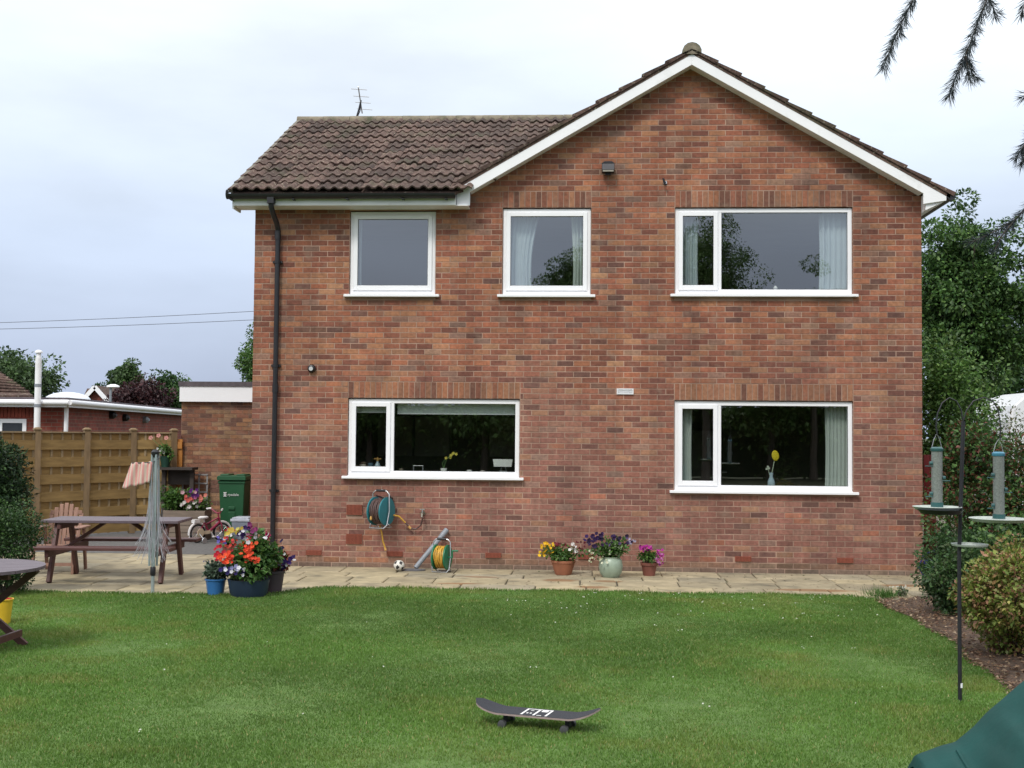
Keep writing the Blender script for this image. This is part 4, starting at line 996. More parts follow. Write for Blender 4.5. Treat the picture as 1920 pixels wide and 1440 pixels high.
# tv aerial on the far ridge
p = pix(668, 226, 3.5); top = pix(680, 178, 3.5)
t_ = thing('tv_aerial', 'thin television aerial with cross rods on the tiled ridge', 'aerial', (p[0], 3.5, 7.06))
def loc_(px, py, yy=3.5): q = pix(px, py, yy); return np.array([q[0] - p[0], yy - 3.5, q[2] - 7.06])
m = MB(); m.tube([(0, 0, -0.02), loc_(673, 205), loc_(677, 188)], 0.014, 6); m.tube([(0.02, 0, 0.0), loc_(675, 208), loc_(677, 192)], 0.008, 6); m.build('mast', DKMETAL, t_)
m = MB(); m.tube([loc_(674, 205) + [0, 0.25, 0], loc_(679, 174) + [0, -0.35, 0]], 0.010, 6); m.build('boom', METAL, t_)
for (yp, yo) in ((177, -0.3), (184, -0.1), (191, 0.05), (199, 0.2)):
    a = loc_(665, yp - 1) + [0, yo, 0]; b = loc_(694, yp + 1) + [0, yo, 0]
    m = MB(); m.tube([a, b], 0.006, 5); m.build('element', METAL, t_)

# ================================================================== HOSE REELS
def hose_reel(name, label, loc, rz, s, disc_m, hose_m, coil_n, handle):
    t = thing(name, label, 'hose reel', loc, rz)
    Rr, w = 0.19 * s, 0.19 * s; c = np.array([0, 0, 0.23 * s])
    ax = rotm(0, R(90), 0)
    for sx in (-1, 1):
        m = MB(); m.lathe([(0.03, -0.006), (Rr * 0.93, -0.006), (Rr, 0.0), (Rr, 0.016), (Rr * 0.9, 0.02), (0.03, 0.02)], 28, c + np.array([sx * w / 2 - 0.007, 0, 0]), ax)
        m.build('reel_disc', disc_m, t, smooth=True)
    m = MB()
    rows = 3
    for r_ in range(rows):
        rad = Rr * (0.6 + 0.13 * r_)
        k = coil_n - r_; pts = []
        for i in range(k * 14 + 1):
            a = 2 * math.pi * i / 14; u = i / (k * 14)
            pts.append(c + np.array([(-0.43 + 0.86 * u) * w * 0.9 + 0.006 * math.sin(a * 3.3 + r_), (rad + 0.006 * math.sin(a * 1.7 + r_ * 2)) * math.cos(a), rad * math.sin(a)]))
        m.tube(pts, 0.0105 * s, 6)
    m.build('hose_coil', hose_m, t, smooth=True)
    m = MB(); m.lathe([(Rr * 0.5, -w * 0.46), (Rr * 0.5, w * 0.46)], 20, c, ax); m.build('drum', disc_m, t, smooth=True)
    hw = w / 2 + 0.035
    m = MB()
    fr = [(-hw * 0.7, 0.0, 0.50 * s), (-hw, 0, 0.46 * s), (-hw - 0.004, 0.0, 0.23 * s), (-hw, -0.05 * s, 0.05 * s), (-hw * 0.85, -0.10 * s, 0.012), (hw * 0.85, -0.10 * s, 0.012), (hw, -0.05 * s, 0.05 * s), (hw + 0.004, 0, 0.23 * s), (hw, 0, 0.46 * s), (hw * 0.7, 0, 0.50 * s)]
    m.tube(fr, 0.0085, 8, closed=True)
    m.tube([(-hw * 0.95, 0.0, 0.06), (-hw * 0.85, 0.10 * s, 0.012), (hw * 0.85, 0.10 * s, 0.012), (hw * 0.95, 0.0, 0.06)], 0.0085, 8)
    m.build('reel_frame', METAL, t, smooth=True)
    m = MB(); m.tube([(-hw * 0.55, 0, 0.505 * s), (hw * 0.55, 0, 0.505 * s)], 0.016, 8); m.build('grip', BLACKPL, t)
    if handle:
        m = MB(); m.tube([c + [w / 2, 0, 0], c + [hw + 0.03, 0, 0]], 0.012, 8); m.beam(c + np.array([hw + 0.03, 0, -0.01]), c + np.array([hw + 0.03, 0.0, 0.09]), 0.02, 0.012, (1, 0, 0)); m.tube([c + np.array([hw + 0.03, 0, 0.085]), c + np.array([hw + 0.11, 0, 0.088])], 0.011, 8); m.build('crank_handle', disc_m, t)
    return t
TEAL = mat('teal_plastic', (0.02, 0.17, 0.20), rough=0.4, var=0.1)
GRNPL = mat('green_plastic', (0.01, 0.16, 0.075), rough=0.4, var=0.1)
BROWNH = mat('brown_hose', (0.085, 0.05, 0.045), rough=0.5, var=0.2, scale=20)
YELH = mat('yellow_hose', (0.58, 0.33, 0.045), rough=0.5, var=0.15, scale=15)
a = pix(714, 990, -0.2)
h1 = hose_reel('hose_reel', 'teal hose reel with brown hose hung on the brick wall', (a[0], -0.215, a[2] - 0.005), R(-24), 1.0, TEAL, BROWNH, 9, False)
m = MB(); m.box((0, 0.19, 0.30), (0.10, 0.045, 0.22)); m.beam((-0.12, 0.06, 0.43), (-0.03, 0.19, 0.38), 0.02, 0.02); m.beam((0.12, 0.03, 0.43), (0.03, 0.19, 0.38), 0.02, 0.02); m.build('wall_bracket', BLACKPL, h1)
m = MB(); m.lathe([(0.012, 0), (0.016, 0.02), (0.012, 0.05)], 10, (-0.045, -0.165, 0.12)); m.build('connector', mat('orange_connector', (0.6, 0.35, 0.1), rough=0.4), h1)
pts = [pix(712, 985, -0.15), pix(716, 1000, -0.12), pix(718, 1015, -0.1), pix(722, 1027, -0.1)]
t_ = thing('hose_end', 'short yellow hose end dangling below the teal reel', 'hose', pts[-1])
m = MB(); m.tube([q - pts[-1] for q in pts], 0.011, 8); m.build('hose', YELH, t_, smooth=True)
m = MB(); m.tube([q - pts[-1] for q in (pts[-1], pts[-1] + [0.008, 0, -0.035])], 0.015, 8); m.build('connector', mat('orange_connector', (0.6, 0.35, 0.1)), t_)
pts = [pix(738, 966, -0.16), pix(748, 968, -0.12), pix(760, 980, -0.08), pix(770, 991, -0.06), pix(780, 992, -0.06), pix(789, 985, -0.07), pix(793, 970, -0.115)]
t_ = thing('feed_hose', 'yellow and brown feed hose looping from teal reel to tap', 'hose', pts[3])
m = MB(); m.tube([q - pts[3] for q in pts[:3]], 0.011, 8); m.build('hose', YELH, t_, smooth=True)
m = MB(); m.tube([q - pts[3] for q in pts[2:]], 0.010, 8); m.build('hose', BROWNH, t_, smooth=True)
m = MB(); m.tube([pts[3] - pts[3], (pts[3] - pts[2]) * -0.4], 0.015, 8); m.build('connector', mat('orange_connector', (0.6, 0.35, 0.1)), t_)
g = gnd(828, 1073)
hose_reel('hose_reel', 'green hose reel with yellow hose standing on the paving', (g[0], g[1], 0.0), R(-14), 0.86, GRNPL, YELH, 8, True)

# grey pipe with flat foot
a = gnd(779, 1069); a = np.array([a[0], a[1], 0.03]); b = pix(838, 993, -0.04)
t_ = thing('drain_pipe', 'loose grey plastic pipe with flat foot leaning on the wall', 'pipe', (a[0], a[1], 0))
GREYPL = mat('grey_plastic', (0.24, 0.26, 0.29), rough=0.5, var=0.12, scale=10)
m = MB(); d = b - a; m.tube([(0, 0, 0.03), np.array([0, 0, 0.03]) + d], 0.033, 14); m.tube([np.array([0, 0, 0.03]) + d * 0.82, np.array([0, 0, 0.03]) + d], 0.037, 14); m.build('tube', GREYPL, t_, smooth=True)
m = MB(); m.lathe([(0.15, 0), (0.15, 0.012), (0.05, 0.022)], 20, (-0.05, -0.02, 0), np.diag([1.25, 0.8, 1])); m.build('foot', mat('dark_grey_plastic', (0.12, 0.12, 0.13), rough=0.6), t_, smooth=True)
# toy football
def football(label, loc, r_):
    m = MB(); n_, k_ = 28, 16; ph = (1 + 5 ** .5) / 2
    ic = unit(np.array([(0, s1, s2 * ph) for s1 in (-1, 1) for s2 in (-1, 1)] + [(s1, s2 * ph, 0) for s1 in (-1, 1) for s2 in (-1, 1)] + [(s2 * ph, 0, s1) for s1 in (-1, 1) for s2 in (-1, 1)]))
    ic = ic @ rotm(0.4, 0.2, 0.5).T
    V = [(r_ * math.sin(math.pi * j / k_) * math.cos(2 * math.pi * i / n_), r_ * math.sin(math.pi * j / k_) * math.sin(2 * math.pi * i / n_), r_ - r_ * math.cos(math.pi * j / k_)) for j in range(k_ + 1) for i in range(n_)]
    Fc = [(j * n_ + i, j * n_ + (i + 1) % n_, (j + 1) * n_ + (i + 1) % n_, (j + 1) * n_ + i) for j in range(k_) for i in range(n_)]
    m.add(V, Fc)
    for i, f in enumerate(m.f):
        c = unit(np.mean([m.v[q] for q in f], 0) - np.array([0, 0, r_])); m.mi[i] = 1 if (ic @ c).max() > math.cos(0.33) else 0
    o = m.build('toy_football', [mat('ball_white', (0.68, 0.66, 0.6), rough=0.5, var=0.08), mat('ball_black', (0.02, 0.02, 0.022), rough=0.5)], None, smooth=True, loc=loc)
    tag(o, label, 'ball')
g = gnd(748, 1071); football('small white football with black spots on the paving by the wall', (g[0], g[1], 0.002), 0.072)

# ================================================================== POTS BY THE WALL
def pot_plant(name, label, loc, pot_prof, pot_m, fol_c, fol_r, n_leaf, leaf, pal, blooms, cat='pot plant', rim=0.8):
    """blooms: list of (n, radius, colour list, centre, spread)"""
    t = thing(name, label, cat, loc)
    m = MB(); m.lathe(pot_prof + [(pot_prof[-1][0] * 0.9, pot_prof[-1][1]), (pot_prof[-1][0] * 0.88, pot_prof[-1][1] - 0.03)], 24, cap=False); m.lathe([(pot_prof[0][0], 0.001), (pot_prof[0][0] * 0.5, 0.0015)], 24, cap=True); m.build('pot', pot_m, t, smooth=True)
    m = MB(); m.lathe([(pot_prof[-1][0] * 0.885, pot_prof[-1][1] - 0.032), (pot_prof[-1][0] * 0.3, pot_prof[-1][1] - 0.02)], 18); m.build('compost', SOIL_M, t)
    fol_c = np.asarray(fol_c, float); fol_r = np.asarray(fol_r, float)
    nc = 16; cl = clumps_in(nc, fol_c, fol_r * 0.7, 0.35)
    cl[:, 2] = np.maximum(cl[:, 2], pot_prof[-1][1] - 0.02)
    m = MB()
    for i in range(0, nc, 2): m.tube([np.array([0, 0, pot_prof[-1][1] - 0.03]), (cl[i] + [0, 0, pot_prof[-1][1]]) / 2, cl[i]], [0.006, 0.004, 0.002], 5)
    m.build('stem', STEM, t)
    leaf_cloud('foliage', cl, np.tile(fol_r * 0.42, (nc, 1)), n_leaf // nc, leaf, pal, t, aspect=0.6, droop=0.1)
    for (n_, r_, cols, c, sp) in blooms:
        m = MB(); c = np.asarray(c, float); sp = np.asarray(sp, float)
        for _ in range(n_):
            q = c + RNG.normal(0, 1, 3).clip(-1.6, 1.6) * sp; m.cur = tuple(np.clip(np.array(cols[RNG.integers(len(cols))]) * RNG.uniform(0.8, 1.2), 0, 1))
            m.disc(q, r_ * RNG.uniform(0.75, 1.25), unit(np.array([RNG.normal(0, 0.5), -1 + RNG.normal(0, 0.4), 0.6 + RNG.normal(0, 0.4)])), 10, r_ * 0.35)
        stuff(m.build('bloom', PETAL, t))
    return t
TERRA = mat('terracotta_pot', (0.30, 0.115, 0.06), rough=0.85, var=0.2, scale=9, dirt=((0.4, 0.3, 0.22), 8, 0.62, 0.85))
TERRAD = mat('dark_terracotta_pot', (0.20, 0.07, 0.05), rough=0.7, var=0.2, scale=9)
CELADON = mat('celadon_pot', (0.28, 0.35, 0.27), rough=0.35, var=0.15, scale=10)
LG = [(0.07, 0.16, 0.03), (0.10, 0.20, 0.04), (0.05, 0.11, 0.025)]
g = gnd(1056, 1077)
pot_plant('pot_plant', 'terracotta bowl of yellow, dark red and white flowers by wall', (g[0], g[1], 0), [(0.105, 0), (0.13, 0.08), (0.15, 0.15), (0.158, 0.155), (0.158, 0.185)], TERRA, (0.0, 0, 0.27), (0.24, 0.18, 0.13), 700, 0.05, LG,
          [(34, 0.02, [(0.75, 0.42, 0.02), (0.8, 0.5, 0.03)], (-0.22, -0.02, 0.31), (0.055, 0.06, 0.055)), (14, 0.02, [(0.10, 0.015, 0.02), (0.16, 0.02, 0.03)], (-0.02, -0.05, 0.385), (0.06, 0.06, 0.025)), (9, 0.022, [(0.75, 0.72, 0.7)], (0.14, -0.06, 0.35), (0.035, 0.04, 0.035)), (8, 0.018, [(0.12, 0.02, 0.03)], (0.22, -0.03, 0.36), (0.04, 0.05, 0.04))])
g = gnd(1145, 1082)
pot_plant('pot_plant', 'pale green round pot of dark purple pansies by the wall', (g[0], g[1], 0), [(0.10, 0), (0.14, 0.06), (0.155, 0.14), (0.14, 0.22), (0.12, 0.245), (0.125, 0.26)], CELADON, (-0.02, 0, 0.36), (0.30, 0.2, 0.13), 900, 0.055, LG + [(0.20, 0.26, 0.14)],
          [(20, 0.03, [(0.03, 0.012, 0.06), (0.045, 0.02, 0.10), (0.02, 0.01, 0.04)], (-0.22, -0.08, 0.48), (0.07, 0.07, 0.05)), (22, 0.03, [(0.03, 0.012, 0.06), (0.12, 0.07, 0.2), (0.02, 0.01, 0.04)], (0.08, -0.08, 0.48), (0.13, 0.07, 0.035)), (6, 0.022, [(0.4, 0.38, 0.5)], (0.24, -0.06, 0.46), (0.04, 0.04, 0.02)), (26, 0.016, [(0.5, 0.55, 0.35), (0.6, 0.6, 0.45)], (-0.16, -0.12, 0.28), (0.09, 0.05, 0.05))])
g = gnd(1217, 1079)
pot_plant('pot_plant', 'small dark terracotta pot of bright magenta flowers by wall', (g[0], g[1], 0), [(0.075, 0), (0.10, 0.13), (0.112, 0.135), (0.112, 0.17)], TERRAD, (0.0, 0, 0.24), (0.15, 0.13, 0.09), 420, 0.045, LG,
          [(34, 0.018, [(0.42, 0.03, 0.28), (0.5, 0.07, 0.36), (0.30, 0.02, 0.2)], (-0.05, -0.05, 0.35), (0.045, 0.04, 0.028)), (34, 0.018, [(0.42, 0.03, 0.28), (0.5, 0.07, 0.36), (0.55, 0.2, 0.45)], (0.13, -0.06, 0.24), (0.028, 0.035, 0.06))])

# ================================================================== POTS ON THE LAWN EDGE
BLUEPOT = mat('blue_glazed_pot', (0.035, 0.14, 0.36), rough=0.35, var=0.12, scale=6)
NAVYPOT = mat('navy_pot', (0.022, 0.035, 0.07), rough=0.4, var=0.2, scale=6)
BROWNPOT = mat('brown_pot', (0.06, 0.042, 0.05), rough=0.6, var=0.2, scale=6)
g = gnd(404, 1117)
pot_plant('pot_plant', 'bright blue pot of grey green lavender on lawn edge', (g[0], g[1], 0), [(0.085, 0), (0.11, 0.17), (0.12, 0.175), (0.12, 0.19)], BLUEPOT, (0, 0, 0.27), (0.15, 0.14, 0.11), 900, 0.055, [(0.10, 0.15, 0.10), (0.14, 0.19, 0.14), (0.07, 0.11, 0.07)], [(14, 0.01, [(0.10, 0.10, 0.16)], (0, -0.03, 0.37), (0.08, 0.06, 0.03))])
g = gnd(466, 1120)
pot_plant('pot_plant', 'large navy pot of orange red geraniums and mixed petunias', (g[0], g[1], 0), [(0.17, 0), (0.205, 0.06), (0.225, 0.18), (0.232, 0.20)], NAVYPOT, (0.02, 0, 0.45), (0.31, 0.24, 0.27), 2600, 0.065, GREEN + [(0.07, 0.16, 0.04)],
          [(30, 0.022, [(0.70, 0.06, 0.025), (0.78, 0.10, 0.035)], (0.05, -0.22, 0.56), (0.045, 0.035, 0.035)), (30, 0.022, [(0.70, 0.06, 0.025), (0.78, 0.10, 0.035)], (-0.19, -0.22, 0.46), (0.045, 0.035, 0.033)), (26, 0.022, [(0.75, 0.09, 0.04)], (0.09, -0.24, 0.46), (0.045, 0.03, 0.03)), (26, 0.020, [(0.36, 0.035, 0.05), (0.5, 0.06, 0.04)], (-0.1, -0.15, 0.60), (0.085, 0.06, 0.04)),
           (9, 0.028, [(0.33, 0.04, 0.16), (0.2, 0.035, 0.13), (0.42, 0.2, 0.3)], (0.04, -0.08, 0.755), (0.06, 0.05, 0.04)), (9, 0.03, [(0.03, 0.012, 0.08)], (-0.04, -0.1, 0.70), (0.04, 0.05, 0.04)), (16, 0.026, [(0.5, 0.36, 0.06), (0.45, 0.4, 0.1)], (-0.14, -0.1, 0.73), (0.06, 0.05, 0.025)), (10, 0.024, [(0.6, 0.58, 0.62)], (0.08, -0.15, 0.68), (0.09, 0.05, 0.05)),
           (6, 0.03, [(0.35, 0.02, 0.08)], (0.22, -0.1, 0.68), (0.015, 0.03, 0.035)), (18, 0.024, [(0.25, 0.25, 0.45), (0.6, 0.6, 0.65), (0.06, 0.04, 0.2)], (-0.15, -0.23, 0.33), (0.06, 0.03, 0.025)), (9, 0.022, [(0.6, 0.6, 0.65), (0.06, 0.04, 0.2)], (0.0, -0.24, 0.32), (0.05, 0.02, 0.03)), (14, 0.026, [(0.5, 0.02, 0.04)], (-0.31, -0.1, 0.49), (0.025, 0.03, 0.05))])
g = gnd(509, 1111)
pot_plant('pot_plant', 'tall brown pot with rusty leaves and dark violet petunias', (g[0], g[1], 0), [(0.11, 0), (0.14, 0.22), (0.15, 0.225), (0.15, 0.25)], BROWNPOT, (0.03, 0, 0.36), (0.19, 0.16, 0.16), 900, 0.055, [(0.19, 0.035, 0.02), (0.26, 0.06, 0.03), (0.10, 0.05, 0.02), (0.06, 0.10, 0.03)],
          [(10, 0.032, [(0.03, 0.012, 0.10), (0.05, 0.02, 0.14)], (0.20, -0.14, 0.36), (0.04, 0.03, 0.04)), (6, 0.028, [(0.02, 0.01, 0.06)], (0.10, -0.12, 0.52), (0.05, 0.03, 0.05)), (6, 0.02, [(0.6, 0.6, 0.62)], (0.19, -0.16, 0.40), (0.07, 0.02, 0.06))])
g = gnd(428, 1040)
t_ = pot_plant('pot_plant', 'small plant with violet blue and white flowers behind the geraniums', (g[0], g[1], 0), [(0.07, 0), (0.09, 0.12), (0.095, 0.15)], TERRAD, (0, 0, 0.2), (0.12, 0.12, 0.08), 260, 0.045, GREEN, [(12, 0.03, [(0.12, 0.1, 0.4), (0.16, 0.14, 0.5)], (-0.05, -0.08, 0.22), (0.05, 0.02, 0.03)), (5, 0.026, [(0.7, 0.7, 0.7)], (0.02, -0.08, 0.29), (0.03, 0.02, 0.03)), (9, 0.022, [(0.4, 0.03, 0.04)], (0.0, -0.02, 0.36), (0.07, 0.03, 0.03))])

# ================================================================== GARDEN FURNITURE
WOODRED = mat('red_brown_stain', (0.085, 0.032, 0.028), rough=0.55, var=0.3, scale=5, stretch=(1, 8, 8), bump=0.2, bscale=30)
WOODTOP = mat('weathered_table_top', (0.115, 0.085, 0.10), rough=0.45, var=0.25, scale=5, stretch=(1, 9, 9), bump=0.2, bscale=30)
def picnic_table(loc, rz):
    t = thing('picnic_table', 'red brown wooden picnic table with attached benches on the patio', 'picnic table', loc, rz)
    Lh = 0.82
    for i in range(5):
        m = MB(); y = -0.28 + i * 0.14; m.box((0, y, 0.715), (Lh * 2, 0.128, 0.035)); m.build('table_board', WOODTOP, t, bevel=0.004)
    for sy in (-1, 1):
        for i in range(2):
            m = MB(); m.box((0.0, sy * (0.56 + 0.13 * i), 0.425), (Lh * 2 + 0.04, 0.12, 0.035)); m.build('bench_board', WOODRED, t, bevel=0.004)
    for sx in (-1, 1):
        x = sx * 0.66
        for sy in (-1, 1):
            m = MB(); m.beam((x, sy * 0.48, 0.0), (x, sy * 0.22, 0.697), 0.045, 0.085, (0, 1, 0)); m.build('leg', WOODRED, t, bevel=0.004)
        m = MB(); m.box((x - sx * 0.046, 0, 0.365), (0.044, 1.42, 0.085)); m.build('bench_bearer', WOODRED, t, bevel=0.004)
        m = MB(); m.box((x - sx * 0.046, 0, 0.66), (0.044, 0.64, 0.075)); m.build('table_bearer', WOODRED, t, bevel=0.004)
        m = MB(); m.beam((x - sx * 0.07, 0.03, 0.40), (x - sx * 0.50, 0.03, 0.69), 0.04, 0.07, (0, 1, 0)); m.build('brace', WOODRED, t, bevel=0.004)
    return t
c = gnd(222, 973, 0.73)
picnic_table((c[0], c[1] - 0.0, 0.003), R(4))

CHAIRW = mat('faded_pine', (0.30, 0.17, 0.125), rough=0.75, var=0.2, scale=5, stretch=(6, 6, 1))
c = gnd(104, 1074)
t_ = thing('garden_chair', 'slatted wooden garden chair with round topped back behind picnic table', 'chair', (c[0], c[1] + 0.1, 0.003), R(8))
for i in range(7):
    u = (i - 3) / 3; h = 0.86 - 0.13 * u * u; x = u * 0.17; xt = u * 0.19
    m = MB(); m.beam((x, 0.17, 0.33), (xt, 0.30, h), 0.05, 0.018, (0, -1, 0.2)); m.build('back_slat', CHAIRW, t_, bevel=0.004)
for i in range(6):
    m = MB(); m.box((0, -0.28 + i * 0.09, 0.36 - i * 0.008), (0.46, 0.078, 0.02)); m.build('seat_slat', CHAIRW, t_, bevel=0.003)
for sx in (-1, 1):
    m = MB(); m.beam((sx * 0.245, -0.27, 0.0), (sx * 0.245, -0.27, 0.55), 0.06, 0.03, (1, 0, 0)); m.build('leg', CHAIRW, t_)
    m = MB(); m.beam((sx * 0.245, 0.34, 0.0), (sx * 0.245, 0.20, 0.55), 0.06, 0.03, (1, 0, 0)); m.build('leg', CHAIRW, t_)
    m = MB(); m.box((sx * 0.26, -0.03, 0.565), (0.11, 0.62, 0.022)); m.build('armrest', CHAIRW, t_, bevel=0.004)
    m = MB(); m.beam((sx * 0.215, -0.30, 0.33), (sx * 0.215, 0.26, 0.28), 0.02, 0.07); m.build('seat_rail', CHAIRW, t_)
for y, z in ((0.21, 0.5), (0.27, 0.74)):
    m = MB(); m.box((0, y + 0.02, z), (0.40, 0.022, 0.05)); m.build('back_rail', CHAIRW, t_)
m = MB(); m.box((0, -0.27, 0.12), (0.46, 0.022, 0.04)); m.build('stretcher', CHAIRW, t_)

# round folding table, far left
tip = gnd(73, 1064, 0.70); RT = 0.60
c = np.array([tip[0] - RT, tip[1], 0])
t_ = thing('round_table', 'round slatted folding wooden table on the lawn', 'table', (c[0], c[1], 0.012), R(0))
ns = 11; sw = 2 * RT / ns
for i in range(ns):
    y0 = -RT + i * sw + 0.004; y1 = -RT + (i + 1) * sw - 0.004; k = 7; poly = []
    for q in range(k + 1):
        y = y0 + (y1 - y0) * q / k; poly.append((math.sqrt(max(0.0, RT * RT - y * y)), y))
    for q in range(k, -1, -1):
        y = y0 + (y1 - y0) * q / k; poly.append((-math.sqrt(max(0.0, RT * RT - y * y)), y))
    n_ = len(poly); m = MB(); m.add([(x, y, 0.665) for x, y in poly] + [(x, y, 0.69) for x, y in poly], [tuple(range(n_ - 1, -1, -1)), tuple(range(n_, 2 * n_))] + [(a_, (a_ + 1) % n_, n_ + (a_ + 1) % n_, n_ + a_) for a_ in range(n_)])
    m.build('table_slat', WOODTOP, t_)
for y in (-0.25, 0.25):
    m = MB(); m.box((0, y, 0.64), (0.95, 0.05, 0.045)); m.build('table_rail', WOODRED, t_)
f1 = gnd(48, 1213); fx = f1[0] - c[0]; fy = f1[1] - c[1]
for y, s_ in ((fy, 1), (fy + 0.06, -1), (-fy, 1), (-fy - 0.06, -1)):
    m = MB(); m.beam((s_ * fx, y, 0.0), (-s_ * 0.42, y, 0.63), 0.03, 0.055, (1, 0, 0)); m.build('leg', WOODRED, t_)
for x in (fx - 0.06, -fx + 0.06):
    m = MB(); m.beam((x, fy + 0.03, 0.10), (x, -fy - 0.03, 0.10), 0.03, 0.055, (0, 0, 1)); m.build('foot_rail', WOODRED, t_)
g = gnd(6, 1172)
t_ = thing('bucket', 'yellow plastic bucket with red inside under the round table', 'bucket', (g[0], g[1], 0.013))
m = MB(); m.lathe([(0.06, 0), (0.082, 0.22), (0.09, 0.222), (0.09, 0.232), (0.078, 0.232)], 24, cap=False); m.lathe([(0.06, 0.0), (0.01, 0.002)], 24, cap=False); m.build('bucket_body', mat('yellow_plastic', (0.65, 0.42, 0.03), rough=0.4, var=0.08), t_, smooth=True)
m = MB(); m.lathe([(0.079, 0.2315), (0.07, 0.18), (0.0, 0.178)], 24, cap=False); m.build('lining', mat('red_plastic', (0.4, 0.03, 0.02), rough=0.4), t_, smooth=True)

# skateboard
def skateboard():
    a = gnd(914, 1352); b = gnd(1120, 1366)
    c = (gnd(942, 1364) + gnd(1072, 1376)) / 2
    d = gnd(1072, 1376) - gnd(942, 1364); rz = math.atan2(d[1], d[0])
    t = thing('skateboard', 'black skateboard with white square emblem lying on the lawn', 'skateboard', (c[0] + 0.0, c[1] + 0.04, 0.004), rz)
    Lh, W = 0.405, 0.10; V = []; k_ = 33; q_ = 7
    def prof(x):
        k = max(0, abs(x) - 0.23); return 0.085 + 1.3 * k * k + 0.11 * k
    def halfw(x):
        u = max(0, (abs(x) - 0.28) / (Lh - 0.28)); return W * math.sqrt(max(0.0, 1 - u ** 2.4)) + 0.001
    def surf(off):
        P = []
        for i in range(k_):
            x = -Lh + 2 * Lh * i / (k_ - 1)
            for j in range(q_):
                y = halfw(x) * (-1 + 2 * j / (q_ - 1)); P.append((x, y, prof(x) + 0.10 * (y * y) * 6 * 0.12 + off))
        return P
    def shell(o0, o1, m_, nm, par):
        m = MB(); A = surf(o0); B = surf(o1); n_ = len(A); F_ = []
        for i in range(k_ - 1):
            for j in range(q_ - 1):
                a_ = i * q_ + j; F_.append((n_ + a_, n_ + a_ + q_, n_ + a_ + q_ + 1, n_ + a_ + 1)); F_.append((a_, a_ + 1, a_ + q_ + 1, a_ + q_))
        for i in range(k_ - 1):
            a_ = i * q_; F_.append((a_, a_ + q_, n_ + a_ + q_, n_ + a_)); a_ = i * q_ + q_ - 1; F_.append((a_, n_ + a_, n_ + a_ + q_, a_ + q_))
        m.add(A + B, F_); return m.build(nm, m_, par, smooth=True)
    dk = shell(0.0, 0.011, mat('deck_ply', (0.33, 0.25, 0.24), rough=0.5, var=0.15, scale=20), 'deck', t)
    shell(0.0112, 0.0125, mat('grip_tape', (0.028, 0.03, 0.038), rough=0.85, var=0.2, scale=60, bump=0.4, bscale=600), 'grip_tape', dk)
    WP = mat('white_print', (0.7, 0.7, 0.68), rough=0.7, var=0.12, scale=40)
    m = MB(); z = 0.0985
    def rect(x0, x1, y0, y1): m.add([(x0, y0, z), (x1, y0, z), (x1, y1, z), (x0, y1, z)], [(0, 1, 2, 3)])
    ex0, ex1, ey0, ey1 = -0.085, 0.085, -0.082, 0.082; b_ = 0.014
    rect(ex0, ex1, ey1 - b_, ey1); rect(ex0, ex0 + b_, ey0, ey1 - b_); rect(ex1 - b_, ex1, ey0, ey1 - b_); rect(-0.007, 0.007, ey0, ey1 - b_)
    rect(0.02, 0.06, 0.02, 0.066); rect(0.02, 0.05, ey0, ey0 + 0.012)
    rect(-0.058, -0.046, -0.045, -0.022); rect(-0.036, -0.024, -0.045, -0.022); rect(-0.05, -0.03, 0.03, 0.042)
    m.build('emblem', WP, dk)
    for sx in (-1, 1):
        m = MB(); x = sx * 0.20; m.box((x, 0, 0.078), (0.08, 0.055, 0.012)); m.box((x, 0, 0.055), (0.03, 0.04, 0.04)); m.tube([(x, -0.085, 0.03), (x, 0.085, 0.03)], 0.009, 8); tr = m.build('truck', DKMETAL, t)
        for sy in (-1, 1):
            m = MB(); m.lathe([(0.014, -0.017), (0.025, -0.015), (0.027, 0), (0.025, 0.015), (0.014, 0.017)], 18, (x, sy * 0.083, 0.027), rotm(R(90), 0, 0)); m.build('wheel', mat('dark_wheel', (0.06, 0.06, 0.065), rough=0.4), t, smooth=True)
    return t
skateboard()

# rotary clothes line, folded
g = gnd(286, 1111)
t_ = thing('rotary_clothes_line', 'folded rotary clothes line with slack grey cords on lawn edge', 'clothes line', (g[0], g[1], 0.0))
PALEMET = mat('pale_green_metal', (0.30, 0.36, 0.36), rough=0.4, var=0.12, metal=0.3)
m = MB(); m.tube([(0, 0, -0.03), (0, 0, 1.57)], 0.020, 12); m.build('pole', PALEMET, t_, smooth=True)
m = MB(); m.lathe([(0.026, 0), (0.03, 0.02), (0.03, 0.09), (0.024, 0.1)], 14, (0, 0, 0.19)); m.build('clamp', BLACKPL, t_, smooth=True)
m = MB(); m.lathe([(0.03, 0), (0.045, 0.03), (0.045, 0.06), (0.02, 0.085)], 14, (0, 0, 1.52)); m.build('hub', BLACKPL, t_, smooth=True)
for k in range(4):
    an = R(35 + 90 * k); ca, sa = math.cos(an), math.sin(an)
    m = MB(); m.tube([(0.035 * ca, 0.035 * sa, 1.55), (0.05 * ca, 0.05 * sa, 1.0), (0.042 * ca, 0.042 * sa, 0.30)], 0.013, 8); m.build('arm', PALEMET, t_, smooth=True)
CORD = mat('grey_cord', (0.40, 0.40, 0.44), rough=0.6, var=0.15, scale=30)
